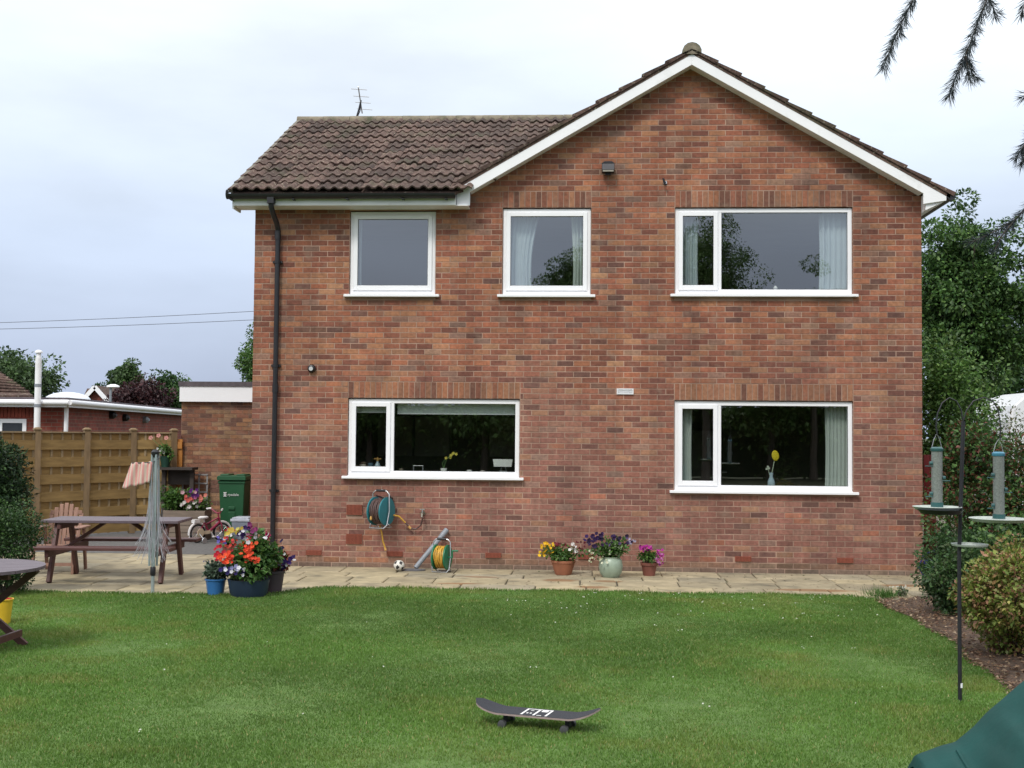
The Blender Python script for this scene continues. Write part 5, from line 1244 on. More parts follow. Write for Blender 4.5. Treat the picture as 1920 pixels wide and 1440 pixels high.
for k in range(34):
    an = RNG.uniform(0, 2 * math.pi); a2 = an + RNG.uniform(0.2, 1.4)
    zt0 = RNG.uniform(1.0, 1.53); zt1 = RNG.uniform(0.9, 1.45); zb = RNG.uniform(0.30, 0.62); rb = RNG.uniform(0.06, 0.2)
    rr0 = 0.05
    pts = []
    for i in range(15):
        u = i / 14; a_ = an + (a2 - an) * u; s_ = math.sin(math.pi * u) ** 0.5
        z = (zt0 * (1 - u) + zt1 * u) * (1 - s_) + zb * s_; rad = rr0 + rb * math.sin(math.pi * u) ** 1.2 * (0.4 + 0.6 * s_)
        pts.append((rad * math.cos(a_), rad * math.sin(a_), z))
    m = MB(); m.tube(pts, 0.0015, 4); m.build('cord', CORD, t_)
# peg bag
pb = pix(265, 866, g[1] - 0.02)
t_ = thing('peg_bag', 'pink striped peg bag hung from the clothes line', 'peg bag', (pb[0], g[1], pb[2] - 0.13))
def stripe_mat():
    m = mat('pink_stripe', (0.7, 0.3, 0.28), rough=0.9, var=0.08, scale=10, trans=0.15)
    t = m.node_tree; nd = t.nodes; lk = t.links; p = nd['Principled BSDF']; src = p.inputs['Base Color'].links[0].from_socket
    co = nd.new('ShaderNodeTexCoord'); w = nd.new('ShaderNodeTexWave'); w.inputs['Scale'].default_value = 7.5; w.bands_direction = 'X'; w.inputs['Distortion'].default_value = 0.5
    lk.new(co.outputs['Object'], w.inputs['Vector']); mx = nd.new('ShaderNodeMixRGB'); mx.inputs['Color2'].default_value = (0.62, 0.55, 0.45, 1)
    lk.new(w.outputs['Fac'], mx.inputs['Fac']); lk.new(src, mx.inputs['Color1']); lk.new(mx.outputs[0], p.inputs['Base Color'])
    return m
V, Fc = [], []; n_, k_ = 16, 10
for j in range(k_ + 1):
    t = j / k_
    for i in range(n_ + 1):
        u = i / n_; x = (0.12 - 0.23 * u) - 0.09 * (u ** 1.5) * t - 0.02 * t * (1 - u)
        V.append((x, -0.05 + 0.02 * math.sin(u * 14) - 0.03 * t, 0.13 - 0.02 * u + 0.01 * math.sin(u * 20) - t * (0.23 + 0.05 * u) ))
for j in range(k_):
    for i in range(n_): Fc.append((j * (n_ + 1) + i, j * (n_ + 1) + i + 1, (j + 1) * (n_ + 1) + i + 1, (j + 1) * (n_ + 1) + i))
o = npmesh('bag_cloth', V, Fc, stripe_mat(), t_, smooth=True); o.modifiers.new('solid', 'SOLIDIFY').thickness = 0.025
m = MB(); m.tube([(0.215, 0.0, 0.19), (0.17, -0.02, 0.145), (0.12, -0.04, 0.125), (0.0, -0.04, 0.12), (-0.1, -0.045, 0.115)], 0.005, 6); m.build('hanger', DKMETAL, t_)

# bird feeding station
g = gnd(1800, 1318); PX, PY = g[0], g[1]
t_ = thing('bird_feeder_pole', 'tall black bird feeder pole with curved hooks at lawn edge', 'feeder pole', (PX, PY, 0.012))
def fp(px, py, dy=0.0): q = pix(px, py, PY + dy); return np.array([q[0] - PX, dy, q[2] - 0.012])
PT = fp(1806, 790)
m = MB(); m.tube([(0, 0, -0.04), (0.0, 0, 1.0), PT], 0.0135, 10); m.build('pole', DKMETAL, t_, smooth=True)
hook_l = [PT, fp(1802, 768), fp(1793, 752), fp(1780, 746), fp(1767, 755), fp(1758, 775), fp(1755, 800), fp(1757, 815)]
hook_r = [PT, fp(1812, 770), fp(1825, 752), fp(1845, 745), fp(1862, 752), fp(1872, 770), fp(1876, 800), fp(1875, 825)]
m = MB(); m.tube(hook_l, 0.005, 8); m.build('hook', DKMETAL, t_, smooth=True)
m = MB(); m.tube(hook_r, 0.0045, 8); m.build('hook', DKMETAL, t_, smooth=True)
m = MB(); q = fp(1801, 1285); m.tube([q - [0, 0, 0.015], q + [0, 0, 0.015]], 0.0142, 10); m.build('sticker', UPVC, t_)
m = MB(); q = fp(1804, 958); m.tube([(0, 0, q[2]), fp(1770, 960, -0.02)], 0.006, 6); m.lathe([(0.02, 0), (0.13, 0.006), (0.15, 0.035), (0.155, 0.036), (0.15, 0.03)], 24, fp(1763, 965, -0.05)); m.build('water_dish', BLACKPL, t_, smooth=True)
TRAY = mat('pale_mesh_tray', (0.42, 0.46, 0.42), rough=0.5, var=0.15, scale=60)
m = MB(); m.lathe([(0.02, 0), (0.115, 0.004), (0.125, 0.02), (0.12, 0.008), (0.02, 0.006)], 24, fp(1818, 1025, 0.03)); m.tube([fp(1801, 1024), fp(1818, 1024, 0.03)], 0.006, 6); m.build('mesh_tray', TRAY, t_, smooth=True)
TUBE = mat('feeder_mesh', (0.22, 0.24, 0.22), rough=0.45, var=0.3, scale=90, metal=0.3)
FCAP = mat('feeder_cap', (0.03, 0.10, 0.10), rough=0.4, var=0.1)
FCAPB = mat('feeder_cap_blue', (0.06, 0.22, 0.32), rough=0.4, var=0.1)
def feeder(label, px, top, bot, capm, tray_w, hookz, tilt):
    b = pix(px, bot, PY); tp = pix(px, top, PY); h = tp[2] - b[2]
    t = thing('bird_feeder', label, 'bird feeder', (b[0], PY, b[2]), 0, 'tube feeders on the pole')
    m = MB(); m.lathe([(0.037, 0.03), (0.037, h - 0.03)], 18); m.build('seed_tube', TUBE, t, smooth=True)
    m = MB(); m.lathe([(0.041, h - 0.03), (0.044, h - 0.025), (0.044, h - 0.01), (0.03, h)], 18); m.build('cap', capm, t, smooth=True)
    m = MB(); m.lathe([(0.042, -0.005), (0.042, 0.03)], 18); m.build('base_cup', FCAP, t, smooth=True)
    for k, z in enumerate((0.09, 0.2, 0.3)):
        m = MB(); sx = 1 if k % 2 else -1; m.lathe([(0.014, 0), (0.012, 0.02)], 10, (sx * 0.034, -0.012, z), rotm(0, R(90 * sx), 0)); m.tube([(sx * 0.03, -0.015, z - 0.02), (sx * 0.085, -0.02, z - 0.02)], 0.004, 6); m.build('perch', FCAP, t)
    m = MB(); m.lathe([(0.03, -0.004), (tray_w * 0.86, -0.022), (tray_w, 0.0), (tray_w * 0.985, 0.002), (tray_w * 0.84, -0.017), (0.03, 0.0)], 28); m.build('tray', TRAY, t, smooth=True)
    hz = pix(px, hookz, PY)[2] - b[2]
    m = MB(); m.tube([(-0.035, 0, h - 0.012), (-0.02, 0, h + 0.05), (0, 0, hz), (0.02, 0, h + 0.05), (0.035, 0, h - 0.012)], 0.0025, 5); m.build('hanging_wire', METAL, t)
feeder('tube bird feeder with dark cap and pale tray above the black dish', 1757, 838, 950, FCAP, 0.165, 813, 0)
feeder('tube bird feeder with blue cap hanging on the outer hook', 1873, 847, 972, FCAPB, 0.2, 824, 0)

# green cover, bottom right
GCOV = mat('green_canvas', (0.003, 0.047, 0.042), rough=0.7, var=0.3, scale=4, bump=0.5, bscale=14, spec=0.3)
sil = [(1710, 1432), (1716, 1410), (1745, 1398), (1790, 1384), (1830, 1352), (1870, 1313), (1920, 1268), (1990, 1215), (2080, 1170), (2190, 1150), (2300, 1165), (2380, 1230), (2420, 1330)]
YC = -12.15; rid = [pix(x, y, YC) for x, y in sil]; c0 = np.array([rid[6][0], YC, 0])
V, Fc = [], []; k_ = 28; sub = 5
rid2 = []
for i in range(len(rid) - 1):
    for q_ in range(sub): rid2.append(rid[i] + (rid[i + 1] - rid[i]) * q_ / sub)
rid2.append(rid[-1]); rid = rid2
for i, q in enumerate(rid):
    u = i / (len(rid) - 1)
    for j in range(k_ + 1):
        t = j / k_ * 2 - 1                 # -1 front foot .. 0 ridge .. 1 back foot
        a_ = abs(t); drop = q[2] - 0.03
        if t < 0:
            z = q[2] - drop * (0.18 * a_ + 0.82 * max(0, (a_ - 0.3) / 0.7) ** 1.3); yv = -(0.55 * min(1, a_ / 0.45) + 0.10 * max(0, a_ - 0.45))
        else:
            z = q[2] - drop * (0.25 * a_ + 0.75 * max(0, (a_ - 0.15) / 0.85) ** 1.1) - 0.03 * min(1, a_ / 0.1); yv = 0.45 * a_ ** 0.9
        cre = 0.016 * math.sin(u * 37 + a_ * 2.5) + 0.010 * math.sin(u * 71 - a_ * 4) + 0.022 * math.sin(u * 17 + a_ * 7)
        z += (cre - 0.02) * min(1, a_ * 3) * min(1, z * 3) ; yv += 0.05 * math.sin(u * 41 + a_ * 3) * max(0, a_ - 0.35)
        V.append((q[0] - c0[0] + 0.03 * math.sin(a_ * 9 + u * 13) * a_ * min(1, i / 8), yv, z))
for i in range(len(rid) - 1):
    for j in range(k_): Fc.append((i * (k_ + 1) + j, i * (k_ + 1) + j + 1, (i + 1) * (k_ + 1) + j + 1, (i + 1) * (k_ + 1) + j))
t_ = thing('furniture_cover', 'dark green canvas cover draped over garden furniture', 'cover', (c0[0], YC, 0.0))
o = npmesh('cover_sheet', V, Fc, GCOV, t_, smooth=True)
s_ = o.modifiers.new('sub', 'SUBSURF'); s_.levels = 1; s_.render_levels = 1
m = MB(); m.tube([(V[14 * (k_ + 1) + i][0] - 0.0, V[14 * (k_ + 1) + i][1], V[14 * (k_ + 1) + i][2] + 0.003) for i in range(1, k_ // 2)], 0.006, 5); m.build('seam', GCOV, t_)

# ================================================================== LEFT YARD
FENCEW = mat('fence_wood', (0.32, 0.21, 0.08), rough=0.85, var=0.25, scale=3, stretch=(1, 1, 6), bump=0.2, bscale=20)
POSTW = mat('fence_post_wood', (0.22, 0.15, 0.08), rough=0.85, var=0.25, scale=4, stretch=(4, 4, 1))
fa = pix(-25, 812, 2.4); fb = pix(70, 812, 3.25); fc = pix(163, 812, 4.05); fd = pix(250, 812, 4.8); fe = pix(326, 812, 5.2)
fence = thing('garden_fence', 'wooden fence of wide horizontal boards with capped posts', 'fence', (fb[0], fb[1], 0.0))
H = 1.79
CAPM = mat('fence_capping', (0.32, 0.24, 0.14), rough=0.8)
def fence_post(q):
    p = np.array([q[0] - fb[0], q[1] - fb[1], 0.0])
    m = MB(); m.box(p + [0, 0, (H + 0.02) / 2], (0.1, 0.1, H + 0.02), rotm(0, 0, R(38))); po = m.build('post', POSTW, fence)
    m = MB(); m.box(p + [0, 0, H + 0.03], (0.125, 0.125, 0.02), rotm(0, 0, R(38))); m.box(p + [0, 0, H + 0.052], (0.12, 0.12, 0.024), rotm(0, 0, R(38)), taper=0.4); m.build('post_cap', POSTW, po)
def fence_panel(a, b):
    a = np.array([a[0] - fb[0], a[1] - fb[1], 0.0]); b = np.array([b[0] - fb[0], b[1] - fb[1], 0.0]); d = b - a; ln = np.linalg.norm(d); rz = math.atan2(d[1], d[0])
    x0, x1 = 0.052, ln - 0.052
    m = MB(); m.box2((x0, -0.035, H - 0.03), (x1, 0.035, H - 0.005)); pn = m.build('panel', CAPM, fence); pn.location = tuple(a); pn.rotation_euler = (0, 0, rz)
    def bar(name, x0, x1, y0, y1, z0, z1, m_=FENCEW):
        m = MB(); m.box2((x0, y0, z0), (x1, y1, z1)); m.build(name, m_, pn)
    nb = 6; pitch = (H - 0.06) / nb
    for i in range(nb):
        z = 0.04 + pitch * i
        bar('board', x0, x1, -0.028, -0.010, z, z + pitch * 0.56)           # boards on the near face
        bar('board', x0, x1, 0.010, 0.026, z + pitch * 0.46, z + pitch * 1.04 if i < nb - 1 else z + pitch * 0.98)   # and on the far face
    for i in range(5):
        x = x0 + 0.02 + (x1 - x0 - 0.04) * i / 4; bar('batten', x - 0.018, x + 0.018, -0.0095, 0.0095, 0.03, H - 0.035, CAPM)
for q in (fa, fb, fc, fd, fe): fence_post(q)
for a, b in ((fa, fb), (fb, fc), (fc, fd), (fd, fe)): fence_panel(a, b)
# orange timber gate edge
a = pix(329, 875, 5.24); b = pix(342, 875, 5.24)
t_ = thing('timber_gate', 'narrow orange stained timber gate between fence and garage', 'gate', ((a[0] + b[0]) / 2, 5.24, 0))
ORW = mat('orange_wood', (0.42, 0.17, 0.03), rough=0.6, var=0.2, scale=5, stretch=(5, 5, 1))
w_ = (b[0] - a[0]) / 2
for i in range(2):
    m = MB(); m.box(((-0.5 + i) * w_, 0, 0.84), (w_ - 0.006, 0.025, 1.64)); m.build('board', ORW, t_)
m = MB(); m.box((0, -0.025, 1.55), (2 * w_ - 0.01, 0.024, 0.12)); m.build('ledge', ORW, t_)

# garage with flat roof
ga = pix(341, 752, 5.3)
t_ = thing('garage', 'flat roofed brick garage with white fascia beside the house', 'garage', (ga[0], 5.3, 0))
GX = -0.012 - ga[0]; GZ = ga[2]
GARB = brick_wall_mat('garage_brick', (0.33, 0.14, 0.075), (0.20, 0.095, 0.06), (0.30, 0.22, 0.16))
m = MB(); m.box2((0.0, 0.0, -0.05), (GX, 5.0, GZ)); gw = m.build('wall', MORTAR, t_)
gt = pix(337, 724, 5.2); gtz = gt[2]
m = MB(); m.box2((gt[0] - ga[0], -0.10, GZ - 0.01), (GX, -0.075, gtz)); m.box2((gt[0] - ga[0], -0.075, GZ - 0.008), (gt[0] - ga[0] + 0.025, 5.05, gtz)); m.build('fascia', UPVC, t_)
m = MB(); m.box2((gt[0] - ga[0] + 0.026, -0.0745, GZ + 0.002), (GX, 0.0, GZ + 0.02)); m.build('soffit', UPVC, t_)
m = MB(); m.box2((gt[0] - ga[0] - 0.02, -0.12, gtz + 0.001), (GX, 5.1, gtz + 0.085)); m.build('roof', mat('felt', (0.10, 0.085, 0.095), rough=0.95, var=0.25), t_)
# bricks that can be told apart on the garage front
pal_g = [(0.27, 0.12, 0.065), (0.25, 0.11, 0.065), (0.30, 0.15, 0.075), (0.22, 0.095, 0.058), (0.15, 0.075, 0.052), (0.29, 0.17, 0.095)]
cnt = 0; rest = MB(); nr = int(GZ / 0.075)
for c in range(nr - 1, -1, -1):
    z0 = GZ - (nr - c) * 0.075 + 0.005; x = -0.1125 if c % 2 else 0.0
    while x < GX - 0.02:
        a_, b_ = max(x, 0.0), min(x + 0.225, GX); x += 0.225
        if b_ - a_ < 0.04: continue
        col = tuple(np.array(pal_g[RNG.integers(6)]) * RNG.uniform(0.8, 1.15))
        tgt = MB() if cnt < 150 else rest
        tgt.cur = col; tgt.box2((a_ + 0.005, -0.007, z0), (b_ - 0.005, 0.01, z0 + 0.065))
        if tgt is not rest: tgt.build('brick', BRICK, gw)
        cnt += 1
if rest.f: stuff(rest.build('brickwork', BRICK, gw))

# shelf, trellis, planter, hanging pots
DARKW = mat('dark_timber', (0.045, 0.035, 0.03), rough=0.8, var=0.25, scale=5)
a = pix(303, 878, 4.95); b = pix(366, 878, 4.95)
t_ = thing('timber_shelf', 'dark timber shelf on posts against the garage wall', 'shelf', ((a[0] + b[0]) / 2, 4.95, 0))
hw = (b[0] - a[0]) / 2
m = MB(); m.box((0, 0, a[2]), (2 * hw, 0.34, 0.045)); m.build('shelf_board', DARKW, t_)
for sx in (-1, 1):
    m = MB(); m.box((sx * (hw - 0.05), 0, (a[2] - 0.0235) / 2), (0.07, 0.07, a[2] - 0.0235)); m.build('post', DARKW, t_)
m = MB(); m.box((0, 0.1, a[2] - 0.16), (2 * hw - 0.18, 0.02, 0.26)); m.build('back_board', DARKW, t_)
a = pix(343, 888, 5.22); b = pix(387, 985, 5.22)
t_ = thing('trellis', 'grey wooden square lattice trellis beside the green bin', 'trellis', ((a[0] + b[0]) / 2, 5.22, 0.0))
GREYW = mat('grey_wood', (0.28, 0.27, 0.27), rough=0.85, var=0.2, scale=8); hw = (b[0] - a[0]) / 2
for i in range(4):
    x = -hw + 2 * hw * i / 3; m = MB(); m.box((x, 0, a[2] / 2), (0.028, 0.016, a[2])); m.build('upright', GREYW, t_)
for i in range(6):
    z = a[2] - 0.015 - i * 0.155; m = MB(); m.box((0, -0.0165, z), (2 * hw + 0.028, 0.016, 0.024)); m.build('crossbar', GREYW, t_)
a = gnd(312, 1012); b = gnd(352, 1018)
c = pix(345, 985, 3.6); l = pix(306, 985, 3.6); r_ = pix(384, 985, 3.6); tz = pix(345, 957, 3.6)[2]
t_ = thing('planter_box', 'grey brown timber planter box of petunias by the bicycle', 'planter', (c[0], 3.75, 0))
hw = (r_[0] - l[0]) / 2; PLW = mat('planter_wood', (0.20, 0.155, 0.12), rough=0.85, var=0.3, scale=4, stretch=(1, 1, 6))
for i in range(4):
    z0 = tz / 4 * i; m = MB(); m.box((0, -0.16, z0 + tz / 8), (2 * hw, 0.03, tz / 4 - 0.008)); m.box((0, 0.2, z0 + tz / 8), (2 * hw, 0.03, tz / 4 - 0.008))
    m.box((-hw + 0.016, 0.02, z0 + tz / 8), (0.03, 0.325, tz / 4 - 0.008)); m.box((hw - 0.016, 0.02, z0 + tz / 8), (0.03, 0.325, tz / 4 - 0.008)); m.build('planter_board', PLW, t_)
m = MB(); m.box((0, 0.02, tz - 0.05), (2 * hw - 0.06, 0.32, 0.03)); m.build('compost', SOIL_M, t_)
cl = clumps_in(14, (-0.18, 0.0, tz + 0.18), (0.22, 0.16, 0.16), 0.3); leaf_cloud('foliage', cl, np.full((14, 3), 0.10), 60, 0.08, LG, t_, droop=0.2)
cl = clumps_in(10, (0.18, -0.03, tz + 0.08), (0.22, 0.14, 0.10), 0.3); leaf_cloud('foliage', cl, np.full((10, 3), 0.08), 40, 0.06, GREEN, t_, droop=0.2)
m = MB()
for (cc_, sp, n_, cols) in (((0.1, -0.12, tz + 0.20), (0.1, 0.04, 0.07), 16, [(0.4, 0.1, 0.25), (0.5, 0.3, 0.35), (0.55, 0.12, 0.1)]), ((0.16, -0.08, tz + 0.30), (0.05, 0.03, 0.05), 8, [(0.10, 0.02, 0.16)]), ((0.27, -0.12, tz + 0.22), (0.04, 0.03, 0.03), 7, [(0.6, 0.2, 0.15)]), ((0.0, -0.14, tz + 0.1), (0.15, 0.03, 0.03), 7, [(0.6, 0.58, 0.55)])):
    for _ in range(n_):
        q = np.array(cc_) + RNG.normal(0, 1, 3).clip(-1.5, 1.5) * sp; m.cur = cols[RNG.integers(len(cols))]; m.disc(q, 0.035 * RNG.uniform(0.7, 1.2), (RNG.normal(0, .4), -1, 0.4), 10, 0.012)
stuff(m.build('bloom', PETAL, t_))
c = pix(300, 868, 4.7)
t_ = thing('pot_plant', 'dark green pot with white blooms standing on the timber shelf', 'pot plant', (c[0] + 0.05, 4.85, pix(303, 878, 4.95)[2] + 0.0235))
m = MB(); m.lathe([(0.07, 0), (0.10, 0.16), (0.105, 0.2), (0.09, 0.2)], 18); m.build('pot', mat('dark_green_pot', (0.01, 0.05, 0.035), rough=0.5), t_, smooth=True)
cl = clumps_in(8, (0, 0, 0.28), (0.12, 0.1, 0.08), 0.3); leaf_cloud('foliage', cl, np.full((8, 3), 0.07), 45, 0.06, LG, t_)
m = MB(); m.cur = (0.6, 0.6, 0.58)
for q in ((-0.06, -0.1, 0.30), (0.0, -0.12, 0.27), (-0.1, -0.08, 0.25), (-0.12, -0.06, 0.33)): m.disc(q, 0.035, (0, -1, 0.4), 10, 0.01)
m.cur = (0.6, 0.28, 0.25)
for q in ((-0.28, 0, 0.52), (0.0, 0, 0.52), (-0.14, 0, 0.56)): m.disc(q, 0.045, (0, -1, 0.4), 10, 0.012)
stuff(m.build('bloom', PETAL, t_))
m = MB()
for q in ((-0.28, 0, 0.52), (0.0, 0, 0.52), (-0.14, 0, 0.56)): m.tube([(0, 0, 0.2), (q[0] * 0.5, 0, 0.4), q], 0.005, 5)
m.build('stem', STEM, t_)

# wheelie bin
g = gnd(440, 1004); bx = pix(440, 1000, 4.75)
t_ = thing('wheelie_bin', 'dark green wheelie bin with white council lettering', 'bin', (bx[0], 4.72, -0.003), R(3))
BING = mat('bin_green', (0.012, 0.085, 0.032), rough=0.5, var=0.1, scale=4)
m = MB(); m.box((0, 0, 0.50), (0.42, 0.46, 0.92), taper=1.0)
V = [(sx * (0.185 if sz < 0 else 0.225), sy * (0.20 if sz < 0 else 0.25), 0.05 if sz < 0 else 0.96) for sz in (-1, 1) for sy in (-1, 1) for sx in (-1, 1)]
m = MB(); m.add(V, [(0, 2, 3, 1), (4, 5, 7, 6), (0, 1, 5, 4), (2, 6, 7, 3), (0, 4, 6, 2), (1, 3, 7, 5)]); m.box((0, -0.232, 0.48), (0.12, 0.02, 0.06)); m.box((0, -0.218, 0.25), (0.13, 0.02, 0.34)); m.build('bin_body', BING, t_, bevel=0.015)
m = MB(); m.box((0, 0, 0.93), (0.475, 0.525, 0.05)); m.build('rim', BING, t_, bevel=0.01)
m = MB(); m.prism([(-0.25, 0.965), (0.25, 0.965), (0.25, 1.02), (0.235, 1.045), (-0.235, 1.045), (-0.25, 1.02)], -0.29, 0.28)
for sx in (-1, 1): m.box((sx * 0.14, 0.0, 1.056), (0.15, 0.42, 0.024))
m.build('lid', BING, t_, bevel=0.008)
for sx in (-1, 1): m = MB(); m.lathe([(0.10, -0.025), (0.10, 0.025)], 18, (sx * 0.205, 0.22, 0.10), rotm(0, R(90), 0)); m.build('wheel', BLACKPL, t_, smooth=True)
m = MB(); m.tube([(-0.2, 0.30, 0.95), (0.2, 0.30, 0.95)], 0.018, 8); m.build('handle', BING, t_)
def text_mesh(body, size, m_, parent, loc, rot, name='lettering'):
    cu = bpy.data.curves.new('lettering', 'FONT'); cu.body = body; cu.size = size; cu.extrude = 0.001; cu.align_x = 'LEFT'; cu.resolution_u = 3
    o = bpy.data.objects.new('lettering_tmp', cu); COL.objects.link(o)
    dg = bpy.context.evaluated_depsgraph_get(); me = bpy.data.meshes.new_from_object(o.evaluated_get(dg)); bpy.data.objects.remove(o)
    me.materials.clear(); me.materials.append(m_); me.name = name
    o = link(name, me, parent, loc); o.rotation_euler = rot
    return o
WHITEP = mat('white_paint', (0.7, 0.7, 0.7), rough=0.6, var=0.05)
ty = -0.2475
text_mesh('ryedale', 0.066, WHITEP, t_, (-0.068, ty, 0.695), (R(93), 0, 0))
m = MB(); z = 0.70
for (x0, x1, z0, z1) in ((-0.14, -0.085, 0.045, 0.058), (-0.14, -0.085, -0.015, -0.003), (-0.128, -0.118, -0.003, 0.045), (-0.106, -0.096, -0.003, 0.045), (-0.14, -0.085, 0.018, 0.027)):
    m.box2((x0, ty - 0.006, z + z0), (x1, ty + 0.02, z + z1))
m.build('emblem', WHITEP, t_)
# grey recycling box
bx = pix(460, 990, 4.2)
t_ = thing('recycling_box', 'grey plastic box with pale lid between bin and house corner', 'box', (bx[0] + 0.02, 4.0, -0.003))
m = MB(); m.box((0, 0, 0.15), (0.26, 0.36, 0.30), taper=1.12); m.build('box_body', mat('mid_grey_plastic', (0.22, 0.25, 0.30), rough=0.5), t_, bevel=0.008)
m = MB(); m.box((0, 0, 0.325), (0.33, 0.43, 0.045)); m.box((0, 0, 0.358), (0.28, 0.38, 0.025)); m.build('lid', mat('pale_grey_lid', (0.45, 0.48, 0.55), rough=0.4), t_, bevel=0.006)

# child's bicycle
def bicycle():
    b0 = gnd(368, 1019); b1 = gnd(410, 1009); c = (b0 + b1) / 2; d = b1 - b0; rz = math.atan2(d[1], d[0])
    rz = R(54); px = pix(393, 1000, 3.35)
    t = thing('child_bicycle', 'small pink and white child bicycle with stabilisers by the bin', 'bicycle', (px[0], 3.35, -0.003), rz)
    t.scale = (0.88, 0.88, 0.88)
    PINK = mat('bike_pink', (0.26, 0.02, 0.06), rough=0.35, var=0.1); WB = mat('bike_white', (0.68, 0.66, 0.66), rough=0.35, var=0.05); TY = mat('tyre', (0.02, 0.02, 0.02), rough=0.9)
    CREAM = mat('bike_cream', (0.55, 0.46, 0.33), rough=0.5)
    r = 0.155; wb = 0.54
    for nm, x in (('wheel', -wb / 2), ('wheel', wb / 2)):
        steer = rotm(0, 0, R(-14)) if x > 0 else np.eye(3)
        m = MB(); m.tube([(x + r * math.cos(a) * steer[0, 0], r * math.cos(a) * steer[1, 0], r + 0.02 + r * math.sin(a)) for a in np.linspace(0, 2 * math.pi, 29)[:-1]], 0.021, 8, closed=True); w = m.build('wheel', TY, t, smooth=True)
        m = MB(); rr = r - 0.028; m.tube([(x + rr * math.cos(a) * steer[0, 0], rr * math.cos(a) * steer[1, 0], r + 0.02 + rr * math.sin(a)) for a in np.linspace(0, 2 * math.pi, 29)[:-1]], 0.012, 6, closed=True); m.build('rim', WB, w, smooth=True)
        m = MB()
        for k in range(8):
            a = math.pi * k / 8; m.tube([(x - rr * math.cos(a) * steer[0, 0], -rr * math.cos(a) * steer[1, 0], r + 0.02 - rr * math.sin(a)), (x + rr * math.cos(a) * steer[0, 0], rr * math.cos(a) * steer[1, 0], r + 0.02 + rr * math.sin(a))], 0.002, 4)
        m.build('spokes', METAL, w)
        m = MB(); R0, R1 = (0.3, 2.2) if x > 0 else (1.0, 3.3)
        m.tube([(x + (r + 0.035) * math.cos(a) * steer[0, 0], (r + 0.035) * math.cos(a) * steer[1, 0], r + 0.02 + (r + 0.035) * math.sin(a)) for a in np.linspace(R0, R1, 10)], 0.022, 6); m.build('mudguard', WB, t, smooth=True)
    bb = (-0.02, 0, 0.19); st = (-0.12, 0, 0.37); hd = (0.20, 0, 0.44); hl = (0.225, 0, 0.36)
    m = MB(); m.tube([bb, st], 0.017, 8); m.tube([bb, hl], 0.024, 8); m.tube([(-0.11, 0, 0.32), hd], 0.016, 8); m.tube([hd, hl], 0.022, 8)
    for s_ in (-1, 1):
        m.tube([bb, (-wb / 2, s_ * 0.04, r + 0.02)], 0.011, 6); m.tube([st, (-wb / 2, s_ * 0.04, r + 0.02)], 0.010, 6)
        m.tube([hl, (wb / 2 - 0.03, s_ * 0.035, r + 0.17), (wb / 2, s_ * 0.04, r + 0.02)], 0.012, 6)
    m.build('frame', PINK, t, smooth=True)
    m = MB(); m.tube([(-0.12, 0, 0.37), (-0.135, 0, 0.44)], 0.012, 8); m.lathe([(0.03, 0), (0.07, 0.015), (0.075, 0.035), (0.05, 0.055), (0.0, 0.058)], 16, (-0.15, 0, 0.43), np.diag([1.5, 0.9, 1])); m.build('saddle', WB, t, smooth=True)
    m = MB(); m.tube([hd, (0.185, 0, 0.52)], 0.013, 8); m.tube([(0.12, -0.21, 0.60), (0.15, -0.18, 0.61), (0.19, -0.06, 0.53), (0.19, 0.06, 0.53), (0.15, 0.18, 0.61), (0.12, 0.21, 0.60)], 0.011, 8); m.build('handlebar', PINK, t, smooth=True)
    for s_ in (-1, 1): m = MB(); m.tube([(0.155, s_ * 0.17, 0.612), (0.09, s_ * 0.23, 0.60)], 0.017, 8); m.build('grip', WB, t, smooth=True)
    m = MB(); m.lathe([(0.075, -0.006), (0.08, 0), (0.075, 0.006)], 20, (-wb / 2 + 0.03, -0.055, r + 0.03), rotm(R(90), 0, 0)); m.beam((-wb / 2, -0.05, r + 0.02), (bb[0], -0.05, bb[2]), 0.012, 0.06); m.build('chain_guard', CREAM, t, smooth=True)
    m = MB(); m.tube([(bb[0], -0.07, bb[2]), (bb[0] + 0.05, -0.08, bb[2] - 0.08)], 0.008, 6); m.box((bb[0] + 0.05, -0.12, bb[2] - 0.085), (0.07, 0.07, 0.022)); m.build('pedal', WB, t)
    m = MB(); m.tube([(bb[0], 0.07, bb[2]), (bb[0] - 0.05, 0.08, bb[2] + 0.08)], 0.008, 6); m.box((bb[0] - 0.05, 0.12, bb[2] + 0.085), (0.07, 0.07, 0.022)); m.build('pedal', WB, t)
    for s_ in (-1, 1):
        m = MB(); m.tube([(-wb / 2, s_ * 0.05, r + 0.02), (-wb / 2, s_ * 0.16, 0.10), (-wb / 2, s_ * 0.19, 0.055)], 0.008, 6); m.lathe([(0.05, -0.012), (0.055, 0), (0.05, 0.012)], 16, (-wb / 2, s_ * 0.21, 0.055), rotm(R(90), 0, 0)); m.build('stabiliser', METAL, t, smooth=True)
    m = MB(); m.tube([(-0.2, 0.0, 0.36), (-0.36, 0, 0.37), (-0.36, 0.05, 0.37), (-0.2, 0.05, 0.36)], 0.008, 6); m.box((-0.30, 0.02, 0.40), (0.12, 0.10, 0.06)); m.build('carrier', WB, t)
bicycle()

